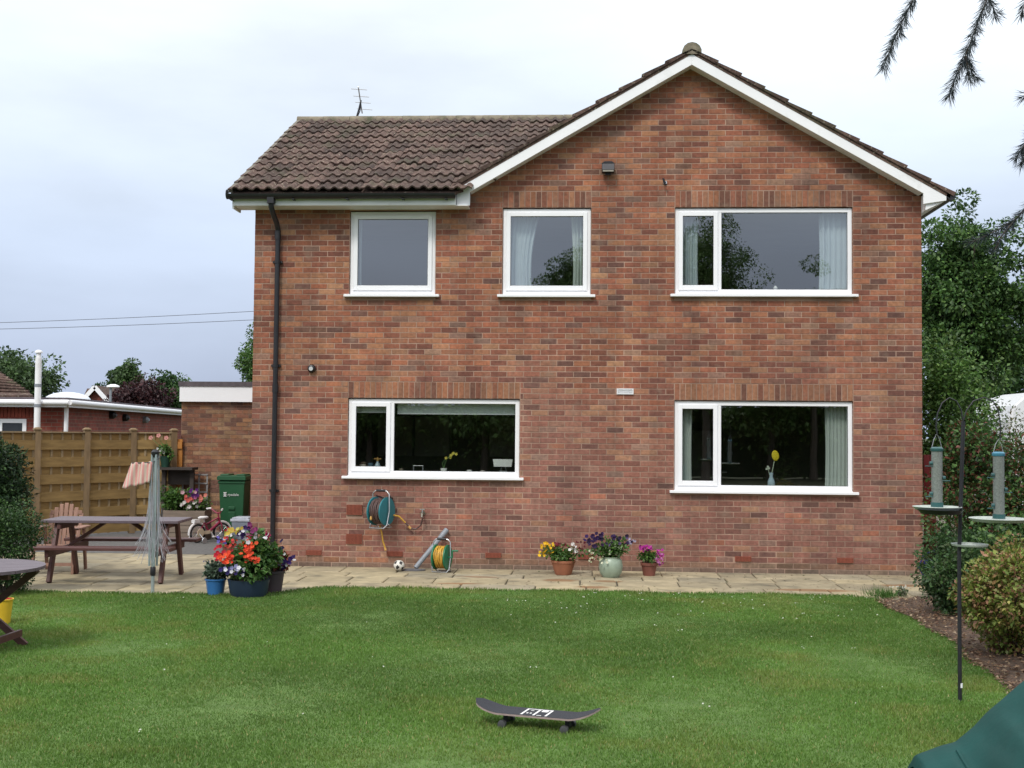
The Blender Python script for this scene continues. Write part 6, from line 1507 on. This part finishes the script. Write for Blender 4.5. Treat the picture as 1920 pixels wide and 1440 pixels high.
# ================================================================== LEFT SHRUBS
YEW = [(0.012, 0.034, 0.011), (0.02, 0.052, 0.014), (0.008, 0.024, 0.008), (0.036, 0.075, 0.02)]
c = pix(8, 905, -1.2)
make_bush('yew_bush', 'dark feathery yew bush in front of the fence', (c[0] - 0.2, -1.2, 0), (c[0] - 0.22, -1.2, 0.98), (0.62, 0.62, 0.98), 90, 220, 0.075, YEW, cl_r=0.22, aspect=0.3, m=NEEDLE, cat='shrub')
c = pix(15, 1040, -3.45)
make_bush('clipped_bush', 'clipped dark green rounded bush at the patio corner', (c[0] - 0.1, -3.35, 0.0), (c[0] - 0.12, -3.35, 0.54), (0.50, 0.5, 0.56), 110, 130, 0.035, [(0.03, 0.072, 0.02), (0.046, 0.10, 0.027), (0.02, 0.048, 0.014), (0.07, 0.13, 0.036)], cl_r=0.2, shell=0.8)

# ================================================================== NEIGHBOUR'S BUNGALOW AND FAR LEFT
REDB = brick_wall_mat('red_brick', (0.26, 0.055, 0.035), (0.17, 0.045, 0.032), (0.20, 0.13, 0.10))
YN = 7.6
ca = pix(118, 757, YN)                                   # corner where front and side meet
wl = pix(-160, 757, YN); gz = ca[2]
cb = pix(345, 776, 20.5)
t_ = thing('bungalow', 'red brick bungalow with white gutter beyond the fence', 'bungalow', (ca[0], YN, 0))
def nb(p): return np.array([p[0] - ca[0], p[1] - YN, p[2]])
xr_ = cb[0] - ca[0]; yb = 20.5 - YN
m = MB(); m.add([(wl[0] - ca[0], 0, 0), (0, 0, 0), (xr_, yb, 0), (wl[0] - ca[0], yb, 0), (wl[0] - ca[0], 0, gz), (0, 0, gz), (xr_, yb, gz), (wl[0] - ca[0], yb, gz)], [(0, 1, 5, 4), (1, 2, 6, 5), (2, 3, 7, 6), (3, 0, 4, 7)]); m.build('wall', REDB, t_)
m = MB(); m.add([(wl[0] - ca[0], -0.25, gz + 0.12), (0.2, -0.25, gz + 0.12), (xr_ + 0.2, yb, gz + 0.12), (wl[0] - ca[0], yb, gz + 0.12), (wl[0] - ca[0], -0.25, gz + 0.02), (0.2, -0.25, gz + 0.02), (xr_ + 0.2, yb, gz + 0.02), (wl[0] - ca[0], yb, gz + 0.02)], [(0, 1, 2, 3), (7, 6, 5, 4), (0, 4, 5, 1), (1, 5, 6, 2)]); m.build('flat_roof', mat('felt', (0.10, 0.085, 0.095)), t_)
m = MB(); m.beam((wl[0] - ca[0], -0.28, gz + 0.0), (0.2, -0.28, gz + 0.0), 0.03, 0.15); m.beam((0.23, -0.26, gz + 0.0), (xr_ + 0.23, yb, gz + 0.0), 0.03, 0.15); m.build('fascia', UPVC, t_)
m = MB(); m.tube([(wl[0] - ca[0], -0.35, gz + 0.02), (0.28, -0.35, gz + 0.02)], 0.055, 10); m.tube([(0.29, -0.36, gz + 0.02), (xr_ + 0.30, yb, gz + 0.02)], 0.055, 10); m.build('gutter', UPVC, t_, smooth=True)
m = MB(); m.tube([(0.10, -0.06, gz), (0.10, -0.06, 0.0)], 0.042, 10); m.build('downpipe', UPVC, t_, smooth=True)
wa = nb(pix(-45, 785, YN)); wb_ = nb(pix(50, 812, YN)); 
wm = bars(wa[0], wb_[0], wb_[2] - 0.7, wa[2], 0.08, -0.03, 0.05); wm.box2(((wa[0] + wb_[0]) / 2 - 0.03, -0.028, wb_[2] - 0.62), ((wa[0] + wb_[0]) / 2 + 0.03, 0.05, wa[2] - 0.08)); wf = wm.build('window', UPVC, t_)
m = MB(); m.box2((wa[0] + 0.08, 0.0, wb_[2] - 0.62), (wb_[0] - 0.08, -0.005, wa[2] - 0.08)); m.build('pane', mat('dark_pane', (0.03, 0.035, 0.04), rough=0.08, var=0.1), wf)
# soldier bricks over the window
for i in range(16):
    x = wa[0] + 0.02 + i * 0.075
    if x > wb_[0] + 0.35: break
    m = MB(); m.box((x + 0.0, -0.004, wa[2] + 0.14), (0.062, 0.03, 0.21)); m.build('soldier_brick', mat('red_brick_face', (0.24, 0.05, 0.03), rough=0.9, var=0.3, scale=6, coords='World'), t_)
# tiled hipped roof behind
rt = [nb(pix(-200, 640, YN + 4.2)), nb(pix(-5, 697, YN + 2.6)), nb(pix(62, 741, YN + 0.6)), nb(pix(-200, 741, YN + 0.6))]
m = MB(); m.add(rt + [q + np.array([0, 0, -0.08]) for q in rt], [(3, 2, 1, 0), (4, 5, 6, 7), (2, 6, 5, 1), (3, 7, 6, 2)]); hr = m.build('hipped_roof', TILE, t_)
for k in range(1, 9):
    u = k / 9; a = rt[3] * (1 - u) + rt[0] * u; b = rt[2] * (1 - u) + rt[1] * u
    m = MB(); m.tube([a + [0, 0, 0.02], b + [0, 0, 0.02]], 0.035, 6); m.build('tile_course', TILE, hr)
# dome skylight
dl = pix(86, 748, YN + 3); dr = pix(168, 748, YN + 3); dc = (dl + dr) / 2
m = MB(); rad = (dr[0] - dl[0]) / 2; m.lathe([(rad * math.cos(a), 0.20 * math.sin(a)) for a in np.linspace(0, 1.5, 8)], 24, nb(dc) * [1, 1, 0] + [0, 0, gz + 0.13]); m.lathe([(rad * 1.05, -0.1), (rad * 1.05, 0.0)], 24, nb(dc) * [1, 1, 0] + [0, 0, gz + 0.13]); m.build('skylight_dome', mat('skylight_plastic', (0.7, 0.74, 0.78), rough=0.25, var=0.04), t_, smooth=True)
# flue pipe in front of the wall
f0 = pix(79, 660, YN - 0.3); fx = f0[0] - ca[0]
m = MB(); m.tube([(fx, -0.45, 0), (fx, -0.45, f0[2] - 0.12)], 0.062, 14); m.tube([(fx, -0.45, f0[2] - 0.12), (fx, -0.45, f0[2] - 0.02)], 0.045, 12); m.lathe([(0.075, -0.03), (0.075, 0.0), (0.03, 0.03)], 14, (fx, -0.45, f0[2])); fl = m.build('flue', UPVC_OLD, t_, smooth=True)
for z in (gz - 0.05, gz + 0.35): m = MB(); m.tube([(fx, -0.45, z - 0.03), (fx, -0.45, z + 0.03)], 0.068, 14); m.build('flue_band', GREYPL, fl)
for (px, py, yv) in ((180, 778, YN + 3.8), (202, 783, YN + 5.1), (238, 787, YN + 7.3)):
    q = nb(pix(px, py, yv)); xw = q[1] / yb * xr_
    m = MB(); m.lathe([(0.09, 0), (0.085, 0.1), (0.03, 0.16)], 12, (xw + 0.002, q[1], q[2]), rotm(0, R(90), 0)); m.build('security_light', DKMETAL if px != 238 else GREYPL, t_, smooth=True)

# far houses, street lamp, trees on the left
def far_house(label, l, r, ridge, eave, apex, Y, wallm, wing=0):
    a = pix(l, eave, Y); b = pix(r, eave, Y); ap = pix(apex, ridge, Y); t = thing('brick_house', label, 'house', (a[0], Y, 0)); w = b[0] - a[0]; ze = a[2]; zr = ap[2]; xa = ap[0] - a[0]
    g0 = 0
    m = MB(); m.prism([(g0, 0), (w, 0), (w, ze), (xa, zr - 0.1), (g0, ze)], 0, 8); m.box2((0, 1.0, 0), (g0, 8, ze)) if g0 > 0.2 else None; m.build('wall', wallm, t)
    m = MB(); 
    for sx in (-1, 1):
        e = (g0 - 0.3, ze - 0.15) if sx < 0 else (w + 0.3, ze - 0.15)
        m.add([(xa, -0.3, zr), (e[0], -0.3, e[1]), (e[0], 8, e[1]), (xa, 8, zr), (xa, -0.3, zr - 0.12), (e[0], -0.3, e[1] - 0.12), (e[0], 8, e[1] - 0.12), (xa, 8, zr - 0.12)], [(0, 1, 2, 3), (7, 6, 5, 4), (0, 4, 5, 1)])
    if wing: m.add([(xa - wing, 1.2, zr - 2.6), (xa, 1.2, zr - 2.6), (xa, 4.0, zr - 0.02), (xa - wing, 4.0, zr - 0.02)], [(0, 1, 2, 3)])
    m.build('roof', TILE, t)
    m = MB()
    for sx in (-1, 1):
        e = (g0 - 0.3, ze - 0.15) if sx < 0 else (w + 0.3, ze - 0.15); m.beam((xa, -0.33, zr - 0.08), (e[0], -0.33, e[1] - 0.08), 0.04, 0.22)
    m.build('bargeboard', UPVC, t)
    m = MB(); m.box2((xa - 0.3, -0.03, ze + 0.2), (xa + 0.3, 0.02, ze + 0.9)); m.build('window', UPVC, t)
far_house('far brick house gable with white bargeboards beyond the bungalow', 112, 252, 723, 806, 182, 48, REDB, wing=2.2)
far_house('distant low house with dark roof beside the garage', 318, 352, 738, 752, 340, 60, REDB)
q = pix(212, 727, 42); t_ = thing('street_lamp', 'thin street lamp with pale head in front of copper tree', 'street lamp', (q[0], 42, 0))
m = MB(); m.tube([(-0.12, 0, 0), (-0.12, 0, q[2])], 0.06, 8); m.build('post', GREYPL, t_)
m = MB(); m.lathe([(0.05, 0), (0.30, 0.03), (0.28, 0.10), (0.1, 0.17)], 14, (0, 0, q[2]), np.diag([1.1, 0.7, 1])); m.build('lamp_head', UPVC, t_, smooth=True)
def px_tree(name, label, l, r, t, b, Y, leaf, pal, n_cl=60, per=90, **kw):
    L_ = pix(l, (t + b) / 2, Y); R_ = pix(r, (t + b) / 2, Y); T = pix((l + r) / 2, t, Y); B = pix((l + r) / 2, b, Y)
    rx = (R_[0] - L_[0]) / 2; rz = (T[2] - B[2]) / 2; cx = (L_[0] + R_[0]) / 2; cz = (T[2] + B[2]) / 2
    return make_tree(name, label, (cx, Y, 0), T[2], (cx, Y, cz), (rx, min(rx, rz * 1.5), rz), n_cl, per, leaf, pal, **kw)
FARG = [(0.06, 0.11, 0.035), (0.08, 0.14, 0.045), (0.045, 0.085, 0.03)]
px_tree('broadleaf_tree', 'broad green tree behind the bungalow flue', -90, 128, 655, 790, 56, 0.26, FARG, 120, 90, cl_r=0.2)
px_tree('pine_tree', 'twin topped pine tree beyond the far gable', 222, 266, 672, 765, 62, 0.22, FARG, 70, 70, cl_r=0.22)
px_tree('pine_tree', 'shorter pale pine beside the twin topped pine', 203, 240, 682, 765, 64, 0.22, FARG, 50, 60, cl_r=0.25)
px_tree('copper_tree', 'dark red copper leaved tree over the bungalow roof', 198, 320, 708, 800, 46, 0.2, [(0.05, 0.018, 0.022), (0.075, 0.028, 0.03), (0.035, 0.014, 0.018)], 90, 80, cl_r=0.24)
px_tree('broadleaf_tree', 'dark green flat topped tree beside the garage roof', 272, 372, 694, 800, 58, 0.22, DARKG, 80, 80, cl_r=0.22)
px_tree('broadleaf_tree', 'small dark tree on the far rooftop line', 168, 196, 713, 765, 70, 0.22, DARKG, 24, 60, cl_r=0.3)
px_tree('garden_tree', 'tree showing behind garage against the house corner', 438, 545, 608, 760, 24, 0.10, GREEN, 80, 90, cl_r=0.2)
px_tree('broadleaf_tree', 'green tree beyond the tiled hip roof of the bungalow', -330, -60, 640, 800, 60, 0.26, FARG, 100, 70, cl_r=0.22)
# overhead cables
WIRE = mat('cable_black', (0.06, 0.065, 0.08), rough=0.6)
for (y0, y1, lab, Y) in ((601, 581, 'upper overhead cable crossing the sky beside the house', 24), (613, 597, 'lower overhead cable crossing the sky beside the house', 24.3)):
    pts = [pix(-260 + 900 * k / 16, y0 + (y1 - y0) * (-260 + 900 * k / 16) / 475 + 5 * math.sin(math.pi * k / 16), Y) for k in range(17)]
    o = MB().tube([q - pts[0] for q in pts], 0.009, 5).build('overhead_cable', WIRE, None, loc=tuple(pts[0])); tag(o, lab, 'cable')

# ================================================================== RIGHT SIDE
MIXG = [(0.075, 0.16, 0.035), (0.10, 0.20, 0.042), (0.14, 0.23, 0.06), (0.055, 0.12, 0.03)]
px_tree('large_tree', 'large dark leafed tree towering behind the house corner', 1690, 1925, 362, 790, 13.5, 0.11, DARKG + GREEN, 220, 190, cl_r=0.17, limbs=16, trunk_r=0.2)
px_tree('large_tree', 'large dark tree standing directly behind the caravan', 1880, 2130, 352, 800, 12.5, 0.11, DARKG + GREEN, 170, 150, cl_r=0.18, limbs=14, trunk_r=0.2)
px_tree('broadleaf_tree', 'dense green tree filling the gap beyond the caravan', 1730, 1990, 560, 830, 26, 0.2, DARKG, 110, 110, cl_r=0.22)
c = pix(1785, 700, 3.4)
make_bush('light_green_shrub', 'tall light green shrub growing beside the house wall', (c[0] + 0.1, 3.4, 0), (c[0] + 0.0, 3.4, 1.9), (0.95, 0.9, 1.75), 80, 190, 0.075, MIXG, cl_r=0.22, droop=0.2)
c = pix(1860, 930, -0.2)
make_bush('red_tipped_shrub', 'shrub with reddish leaf tips behind the bird feeders', (c[0], -0.2, 0), (c[0], -0.2, 1.12), (1.05, 0.8, 1.15), 80, 190, 0.06, DARKG + GREEN[:2] + [(0.13, 0.07, 0.03), (0.16, 0.05, 0.035)], cl_r=0.22)
c = pix(1905, 770, 1.6)
make_bush('wispy_shrub', 'loose wispy shrub in front of the caravan', (c[0] + 0.3, 1.6, 0), (c[0] + 0.35, 1.6, 1.5), (0.85, 0.7, 1.35), 44, 90, 0.06, [(0.08, 0.13, 0.04), (0.11, 0.15, 0.06), (0.14, 0.11, 0.05)], cl_r=0.2, aspect=0.35)
c = pix(1792, 1090, -2.6)
make_bush('dark_shrub', 'low dark evergreen shrub at the paving corner', (c[0], -2.5, 0.0), (c[0] + 0.05, -2.5, 0.42), (0.50, 0.45, 0.46), 60, 150, 0.045, DARKG, cl_r=0.25)
c = pix(1790, 1150, -3.9)
make_bush('dark_shrub', 'dark shrub at lawn corner behind the feeder pole', (c[0] + 0.1, -3.9, 0.0), (c[0] + 0.12, -3.9, 0.36), (0.44, 0.5, 0.42), 60, 150, 0.045, DARKG + [(0.07, 0.10, 0.04)], cl_r=0.27)
c = pix(1905, 1150, -4.3)
make_bush('bed_shrub', 'mid green shrub behind the bronze tinted spirea', (c[0] + 0.1, -4.3, 0.0), (c[0] + 0.15, -4.3, 0.55), (0.6, 0.5, 0.6), 50, 140, 0.05, DARKG + GREEN, cl_r=0.25)
SPI = [(0.20, 0.26, 0.05), (0.27, 0.25, 0.07), (0.30, 0.18, 0.08), (0.14, 0.21, 0.04), (0.30, 0.15, 0.09), (0.15, 0.19, 0.04), (0.22, 0.27, 0.06)]
c = pix(1912, 1150, -6.1)
make_bush('spirea_bush', 'rounded spirea bush with yellow green and bronze leaves', (c[0] + 0.02, -6.1, 0.03), (c[0] + 0.05, -6.1, 0.50), (0.60, 0.6, 0.52), 110, 170, 0.042, SPI, cl_r=0.2, shell=0.7)
for (x, y, rx, h, pal, lab) in ((9.9, -5.6, 0.6, 0.9, GREEN, 'leafy green shrub in the bed beyond the spirea'), (9.6, -7.6, 0.55, 0.75, MIXG, 'low light green shrub in the bed near the cedar'), (10.9, -6.7, 0.8, 1.5, DARKG, 'tall dark shrub at the back of the bed'), (11.2, -4.2, 0.9, 1.7, DARKG + GREEN[:1], 'broad evergreen at the back of the bed corner'), (10.4, -3.2, 0.6, 1.0, GREEN, 'rounded green shrub between gate path and bed')):
    make_bush('bed_shrub', lab, (x, y, 0.03), (x, y, h / 2 + 0.03), (rx, rx, h / 2), 55, 130, 0.05, pal, cl_r=0.26)
# pink and pale flower heads on it
# caravan
q = pix(1868, 740, 6.5); q2 = pix(1868, 792, 6.5)
t_ = thing('caravan', 'white caravan roof showing above the shrubs', 'caravan', (q[0] + 0.2, 6.5, 0))
CW = mat('caravan_white', (0.72, 0.74, 0.76), rough=0.35, var=0.04)
zt = q[2] + 0.08
prof = [(0.06, 0.45), (0.0, 0.9), (0.03, zt - 0.55), (0.12, zt - 0.28), (0.32, zt - 0.10), (0.65, zt - 0.01), (1.4, zt + 0.02), (3.4, zt + 0.02), (4.0, zt - 0.1), (4.2, zt - 0.5), (4.25, 0.9), (4.1, 0.45)]
m = MB(); m.prism(prof, 0, 2.2); m.build('body', CW, t_, bevel=0.03)
m = MB(); m.box2((0.5, -0.012, zt - 1.15), (1.7, 0.0, zt - 0.6)); m.box2((2.1, -0.012, zt - 1.15), (3.3, 0.0, zt - 0.6)); m.build('window', mat('dark_pane', (0.03, 0.035, 0.04), rough=0.08), t_)
m = MB(); m.beam((0.35, -0.02, zt - 0.42), (3.9, -0.02, zt - 0.42), 0.03, 0.07); m.build('awning_rail', UPVC, t_)
for sx in (1.9, 2.6):
    m = MB(); m.lathe([(0.3, -0.09), (0.31, 0), (0.3, 0.09)], 20, (sx, 0.12, 0.3), rotm(R(90), 0, 0)); m.build('wheel', mat('tyre', (0.02, 0.02, 0.02)), t_, smooth=True)
# red post and blue tub beside the house
a = pix(1737, 855, 1.0); b = pix(1737, 1045, 1.0)
t_ = thing('timber_gate', 'dark red painted timber gate edge beside the house corner', 'gate', (a[0] + 0.02, 1.0, 0.0))
REDP = mat('dark_red_paint', (0.14, 0.012, 0.012), rough=0.5, var=0.2)
for i in range(2): m = MB(); m.box((-0.02 + i * 0.085, 0, 0.80), (0.08, 0.03, 1.54)); m.build('board', REDP, t_)
for z in (0.4, 1.3): m = MB(); m.box((0.02, -0.03, z), (0.16, 0.025, 0.1)); m.build('ledge', REDP, t_)
q = pix(1748, 1018, -0.9)
t_ = thing('watering_can', 'dark blue watering can half hidden by the corner shrub', 'watering can', (q[0], -0.9, 0.0))
NAVY = mat('navy_plastic', (0.012, 0.016, 0.10), rough=0.4, var=0.1)
m = MB(); m.lathe([(0.10, 0.0), (0.11, 0.02), (0.11, 0.26), (0.09, 0.30)], 20); m.build('can_body', NAVY, t_, smooth=True)
m = MB(); m.tube([(0.09, 0, 0.06), (0.2, 0, 0.2), (0.27, 0, 0.34)], 0.018, 8); m.lathe([(0.02, 0), (0.05, 0.03)], 12, (0.27, 0, 0.34), rotm(0, R(40), 0)); m.build('spout', NAVY, t_, smooth=True)
m = MB(); m.tube([(-0.1, 0, 0.08), (-0.17, 0, 0.2), (-0.1, 0, 0.36), (0.02, 0, 0.40), (0.07, 0, 0.30)], 0.012, 8); m.build('handle', NAVY, t_, smooth=True)
# pale alpine plants at the bed corner
for (px, py, lab) in ((1745, 1115, 'pale flowered clump at the paving corner'), (1800, 1125, 'pale flowered clump under the dark corner shrub'), (1690, 1118, 'low grey green clump on the paving edge')):
    g = gnd(px, py); t_ = thing('alpine_plant', lab, 'plant', (g[0], g[1], 0.005))
    cl = clumps_in(6, (0, 0, 0.05), (0.10, 0.08, 0.04), 0.2); cl[:, 2] = np.maximum(cl[:, 2], 0.03); leaf_cloud('foliage', cl, np.full((6, 3), 0.04), 40, 0.03, [(0.10, 0.14, 0.07), (0.16, 0.18, 0.12)], t_)
    m = MB(); m.cur = (0.5, 0.5, 0.44)
    for _ in range(14): m.disc((RNG.normal(0, 0.06), RNG.normal(0, 0.04), 0.09 + RNG.uniform(0, 0.03)), 0.012, (0, -0.6, 1), 8, 0.003)
    stuff(m.build('bloom', PETAL, t_))
g = gnd(1655, 1122); t_ = thing('grass_tuft', 'long green grass tuft at the corner of the lawn', 'grass tuft', (g[0], g[1], 0.0))
n = 320; P = np.stack([RNG.normal(0, 0.09, n), RNG.normal(0, 0.06, n), np.zeros(n)], 1); D = np.stack([RNG.normal(0, 0.45, n), RNG.normal(0, 0.35, n), np.ones(n)], 1)
v, f = leaf_arrays(P, D, RNG.normal(0, 1, (n, 3)), RNG.uniform(0.06, 0.16, n), np.full(n, 0.006)); npmesh('blades', v, f, LEAF, t_, tint=palette_pick([(0.06, 0.15, 0.025), (0.09, 0.19, 0.04)], n))

# ================================================================== OVERHANGING CEDAR
def cedar():
    base = np.array([11.3, -9.3, 0.0]); t = thing('cedar_tree', 'cedar tree with drooping needle branches overhanging the garden', 'tree', base)
    def lp(px, py, Y): return pix(px, py, Y) - base
    mb = MB(); mb.tube([(0, 0, 0), (0.02, 0.02, 2.2), (0.0, 0.0, 4.6), (0.05, 0, 7.0), (0.05, 0, 8.4)], [0.26, 0.2, 0.16, 0.09, 0.02], 12)
    br = []
    Y1 = -10.4
    br.append(([(0.0, 0, 4.9), lp(2060, -230, Y1), lp(1850, -190, Y1), lp(1745, -90, Y1), lp(1712, 0, Y1), lp(1692, 40, Y1), lp(1672, 85, Y1), lp(1655, 130, Y1)], 1.0))
    br.append(([(0.0, 0, 4.6), lp(2080, -150, -10.2), lp(1930, -120, -10.2), lp(1868, -50, -10.2), lp(1850, 0, -10.2), lp(1830, 52, -10.2), lp(1810, 105, -10.2), lp(1790, 150, -10.2), lp(1779, 183, -10.2)], 1.0))
    br.append(([lp(1810, 105, -10.2), lp(1815, 130, -10.2), lp(1817, 150, -10.25)], 0.6)); br.append(([lp(1810, 105, -10.2), lp(1820, 130, -10.2), lp(1828, 148, -10.15)], 0.6))
    br.append(([lp(1850, -10, -10.2), lp(1862, 15, -10.1), lp(1866, 35, -10.05)], 0.7))
    br.append(([(0, 0, 4.3), lp(2060, 0, -9.9), lp(1960, -40, -9.9), lp(1925, 0, -9.9), lp(1913, 30, -9.9)], 0.6))
    br.append(([(0, 0, 3.9), lp(2080, 130, -9.8), lp(1975, 150, -9.8), lp(1930, 175, -9.8), lp(1912, 184, -9.8)], 0.7))
    br.append(([(0, 0, 3.7), lp(2080, 190, -9.8), lp(1980, 220, -9.8), lp(1925, 265, -9.8), lp(1903, 298, -9.8)], 1.0))
    br.append(([lp(1945, 245, -9.8), lp(1925, 290, -9.75), lp(1912, 312, -9.7)], 0.9))
    br.append(([(0, 0, 3.5), lp(2080, 300, -9.2), lp(1960, 350, -9.2), lp(1900, 415, -9.2), lp(1850, 442, -9.2), lp(1815, 456, -9.2)], 0.8))
    br.append(([lp(1905, 410, -9.2), lp(1880, 440, -9.25), lp(1865, 470, -9.3)], 0.7))
    for k in range(16):      # the rest of the crown, above and beyond the frame
        an = R(20 + k * 43 % 360); z = 3.6 + k * 0.28; ln = 2.2 - 0.1 * k
        if math.cos(an) < 0.2: an = R(-75 + 29 * k % 150)
        e = np.array([math.cos(an) * ln, math.sin(an) * ln, z - 0.5]); br.append(([np.array([0, 0, z]), e * 0.5 + [0, 0, z * 0.5 + 0.2], e, e + np.array([math.cos(an) * 0.2, math.sin(an) * 0.2, -0.35])], 1.0))
    Pn, Dn, Ln = [], [], []
    extra = []
    for pts, dens in br:            # hanging twigs along the limbs near the trunk
        if np.linalg.norm(np.asarray(pts[0])[:2]) > 0.05: continue
        p0, p1 = np.asarray(pts[0], float), np.asarray(pts[1], float); ln = np.linalg.norm(p1 - p0)
        for q_ in np.arange(0.35, ln, 0.11):
            s0 = p0 + (p1 - p0) * q_ / ln; sd = unit(np.cross(p1 - p0, [0, 0, 1])) * RNG.choice([-1, 1]); l_ = RNG.uniform(0.18, 0.45)
            extra.append(([s0, s0 + sd * l_ * 0.5 + [0, 0, -0.04], s0 + sd * l_ * 0.9 + [0, 0, -l_ * 0.55]], 0.7))
    br += extra
    for pts, dens in br:
        pts = [np.asarray(q, float) for q in pts]
        limb = np.linalg.norm(pts[0][:2]) < 0.05
        r0 = 0.042 if limb else 0.006
        if limb:                    # bend the stretch next to the trunk so that it is not a straight bar
            p0, p1 = pts[0], pts[1]; mid = [p0 + (p1 - p0) * u + np.array([RNG.normal(0, 0.05), RNG.normal(0, 0.05), 0.16 * math.sin(math.pi * u) + RNG.normal(0, 0.03)]) for u in (0.2, 0.4, 0.6, 0.8)]
            pts = [p0] + mid + pts[1:]
        k = len(pts); rr = [max(0.003, r0 * (1 - i / (k - 1)) ** 2.4) for i in range(k)]
        mb.tube(pts, rr, 6)
        seg = []
        for i in range(k - 1):
            if np.linalg.norm(pts[i][:2]) < 0.3: continue
            a, b = pts[i], pts[i + 1]; n_ = max(2, int(np.linalg.norm(b - a) / (0.013 if np.linalg.norm(pts[i][:2]) > 2.6 else 0.026)))
            for j in range(n_): seg.append((a + (b - a) * j / n_, unit(b - a)))
        for (q, d) in seg:
            n_ = int(17 * dens)
            for _ in range(n_):
                s_ = unit(np.cross(d, RNG.normal(size=3))); Pn.append(q); Dn.append(unit(d * RNG.uniform(0.35, 1.3) + s_ * RNG.uniform(0.35, 0.95) + np.array([0, 0, -0.15]))); Ln.append(RNG.uniform(0.04, 0.09))
        # side tufts
        for _ in range(int(len(seg) / 9)):
            q, d = seg[RNG.integers(len(seg))]; s_ = unit(np.cross(d, RNG.normal(size=3))); td = unit(d * 0.7 + s_ * 0.8); ln = RNG.uniform(0.02, 0.05)
            for _ in range(26): Pn.append(q + td * ln * RNG.random()); Dn.append(unit(td + RNG.normal(0, 0.45, 3))); Ln.append(RNG.uniform(0.035, 0.065))
    mb.build('trunk', BARK, t, smooth=True)
    Pn = np.array(Pn); Dn = np.array(Dn); n_ = len(Pn)
    v, f = leaf_arrays(Pn, Dn, RNG.normal(size=(n_, 3)), np.array(Ln), np.full(n_, 0.0032), fold=0)
    npmesh('crown', v, f, NEEDLE, t, tint=palette_pick([(0.022, 0.035, 0.04), (0.035, 0.05, 0.05), (0.016, 0.024, 0.034)], n_))
cedar()

# ================================================================== BEHIND THE CAMERA (seen in the window panes)
def mir(px, py, D=20.0):
    """point behind the camera that the pane at this photo pixel reflects, at Y = -D"""
    d = _ray(px, py); t0 = (0.04 - CAM[1]) / d[1]; w = CAM + d * t0; t1 = (0.04 + D) / d[1]
    return w + np.array([d[0], -d[1], d[2]]) * t1
REARG = [(0.10, 0.19, 0.045), (0.13, 0.23, 0.055), (0.08, 0.15, 0.04)]
def rear_tree(name, label, l, r, t, D, leaf, pal, n_cl, per, base_frac=0.45, **kw):
    a = mir(l, t, D); b = mir(r, t, D); rx = (b[0] - a[0]) / 2; zt = a[2]; zb = zt * (1 - base_frac * 1.6); zb = max(zb, 0.6)
    make_tree(name, label, ((a[0] + b[0]) / 2, -D, 0), zt, ((a[0] + b[0]) / 2, -D, (zt + zb) / 2), (rx, rx, (zt - zb) / 2), n_cl, per, leaf, pal, **kw)
rear_tree('broadleaf_tree', 'tall dark tree at the far end of the garden', 1005, 1150, 422, 33, 0.11, REARG, 150, 260, cl_r=0.22)
rear_tree('broadleaf_tree', 'drooping birch tree at the far end of the garden', 1222, 1425, 380, 31, 0.10, REARG, 200, 260, cl_r=0.18, droop=0.9)
rear_tree('broadleaf_tree', 'small round tree at the far end of the garden', 1470, 1580, 490, 34, 0.11, REARG, 70, 200, cl_r=0.25)
rear_tree('broadleaf_tree', 'broad dark tree at the garden end by birch', 960, 1060, 500, 34, 0.12, REARG, 80, 180, cl_r=0.25)
for i, (l, r, t, lab) in enumerate(((300, 640, 640, 'dark hedge tree in row along the far garden end'), (560, 830, 600, 'dark hedge tree in row along the far garden end'), (780, 1040, 580, 'dark hedge tree in row along the far garden end'), (1130, 1330, 590, 'dark hedge tree in row along the far garden end'), (1330, 1560, 580, 'dark hedge tree in row along the far garden end'), (1520, 1800, 570, 'dark hedge tree in row along the far garden end'))):
    rear_tree('hedge_tree', lab, l, r, t, 35 + (i % 2), 0.24, REARG, 80, 80, base_frac=0.6, cl_r=0.26, group='hedge trees at the garden end')
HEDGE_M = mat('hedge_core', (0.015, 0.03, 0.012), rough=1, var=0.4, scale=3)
a = mir(100, 700, 37); b = mir(2000, 700, 37)
t_ = thing('garden_hedge', 'tall dense hedge closing the far end of the garden', 'hedge', ((a[0] + b[0]) / 2, -37, 0))
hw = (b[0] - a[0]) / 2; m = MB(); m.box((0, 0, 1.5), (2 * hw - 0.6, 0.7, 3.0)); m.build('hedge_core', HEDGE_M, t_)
cl = np.stack([RNG.uniform(-hw, hw, 160), RNG.uniform(-0.3, 0.5, 160), RNG.uniform(0.2, 3.2, 160)], 1); leaf_cloud('foliage', cl, np.full((160, 3), 0.75), 90, 0.18, REARG, t_)
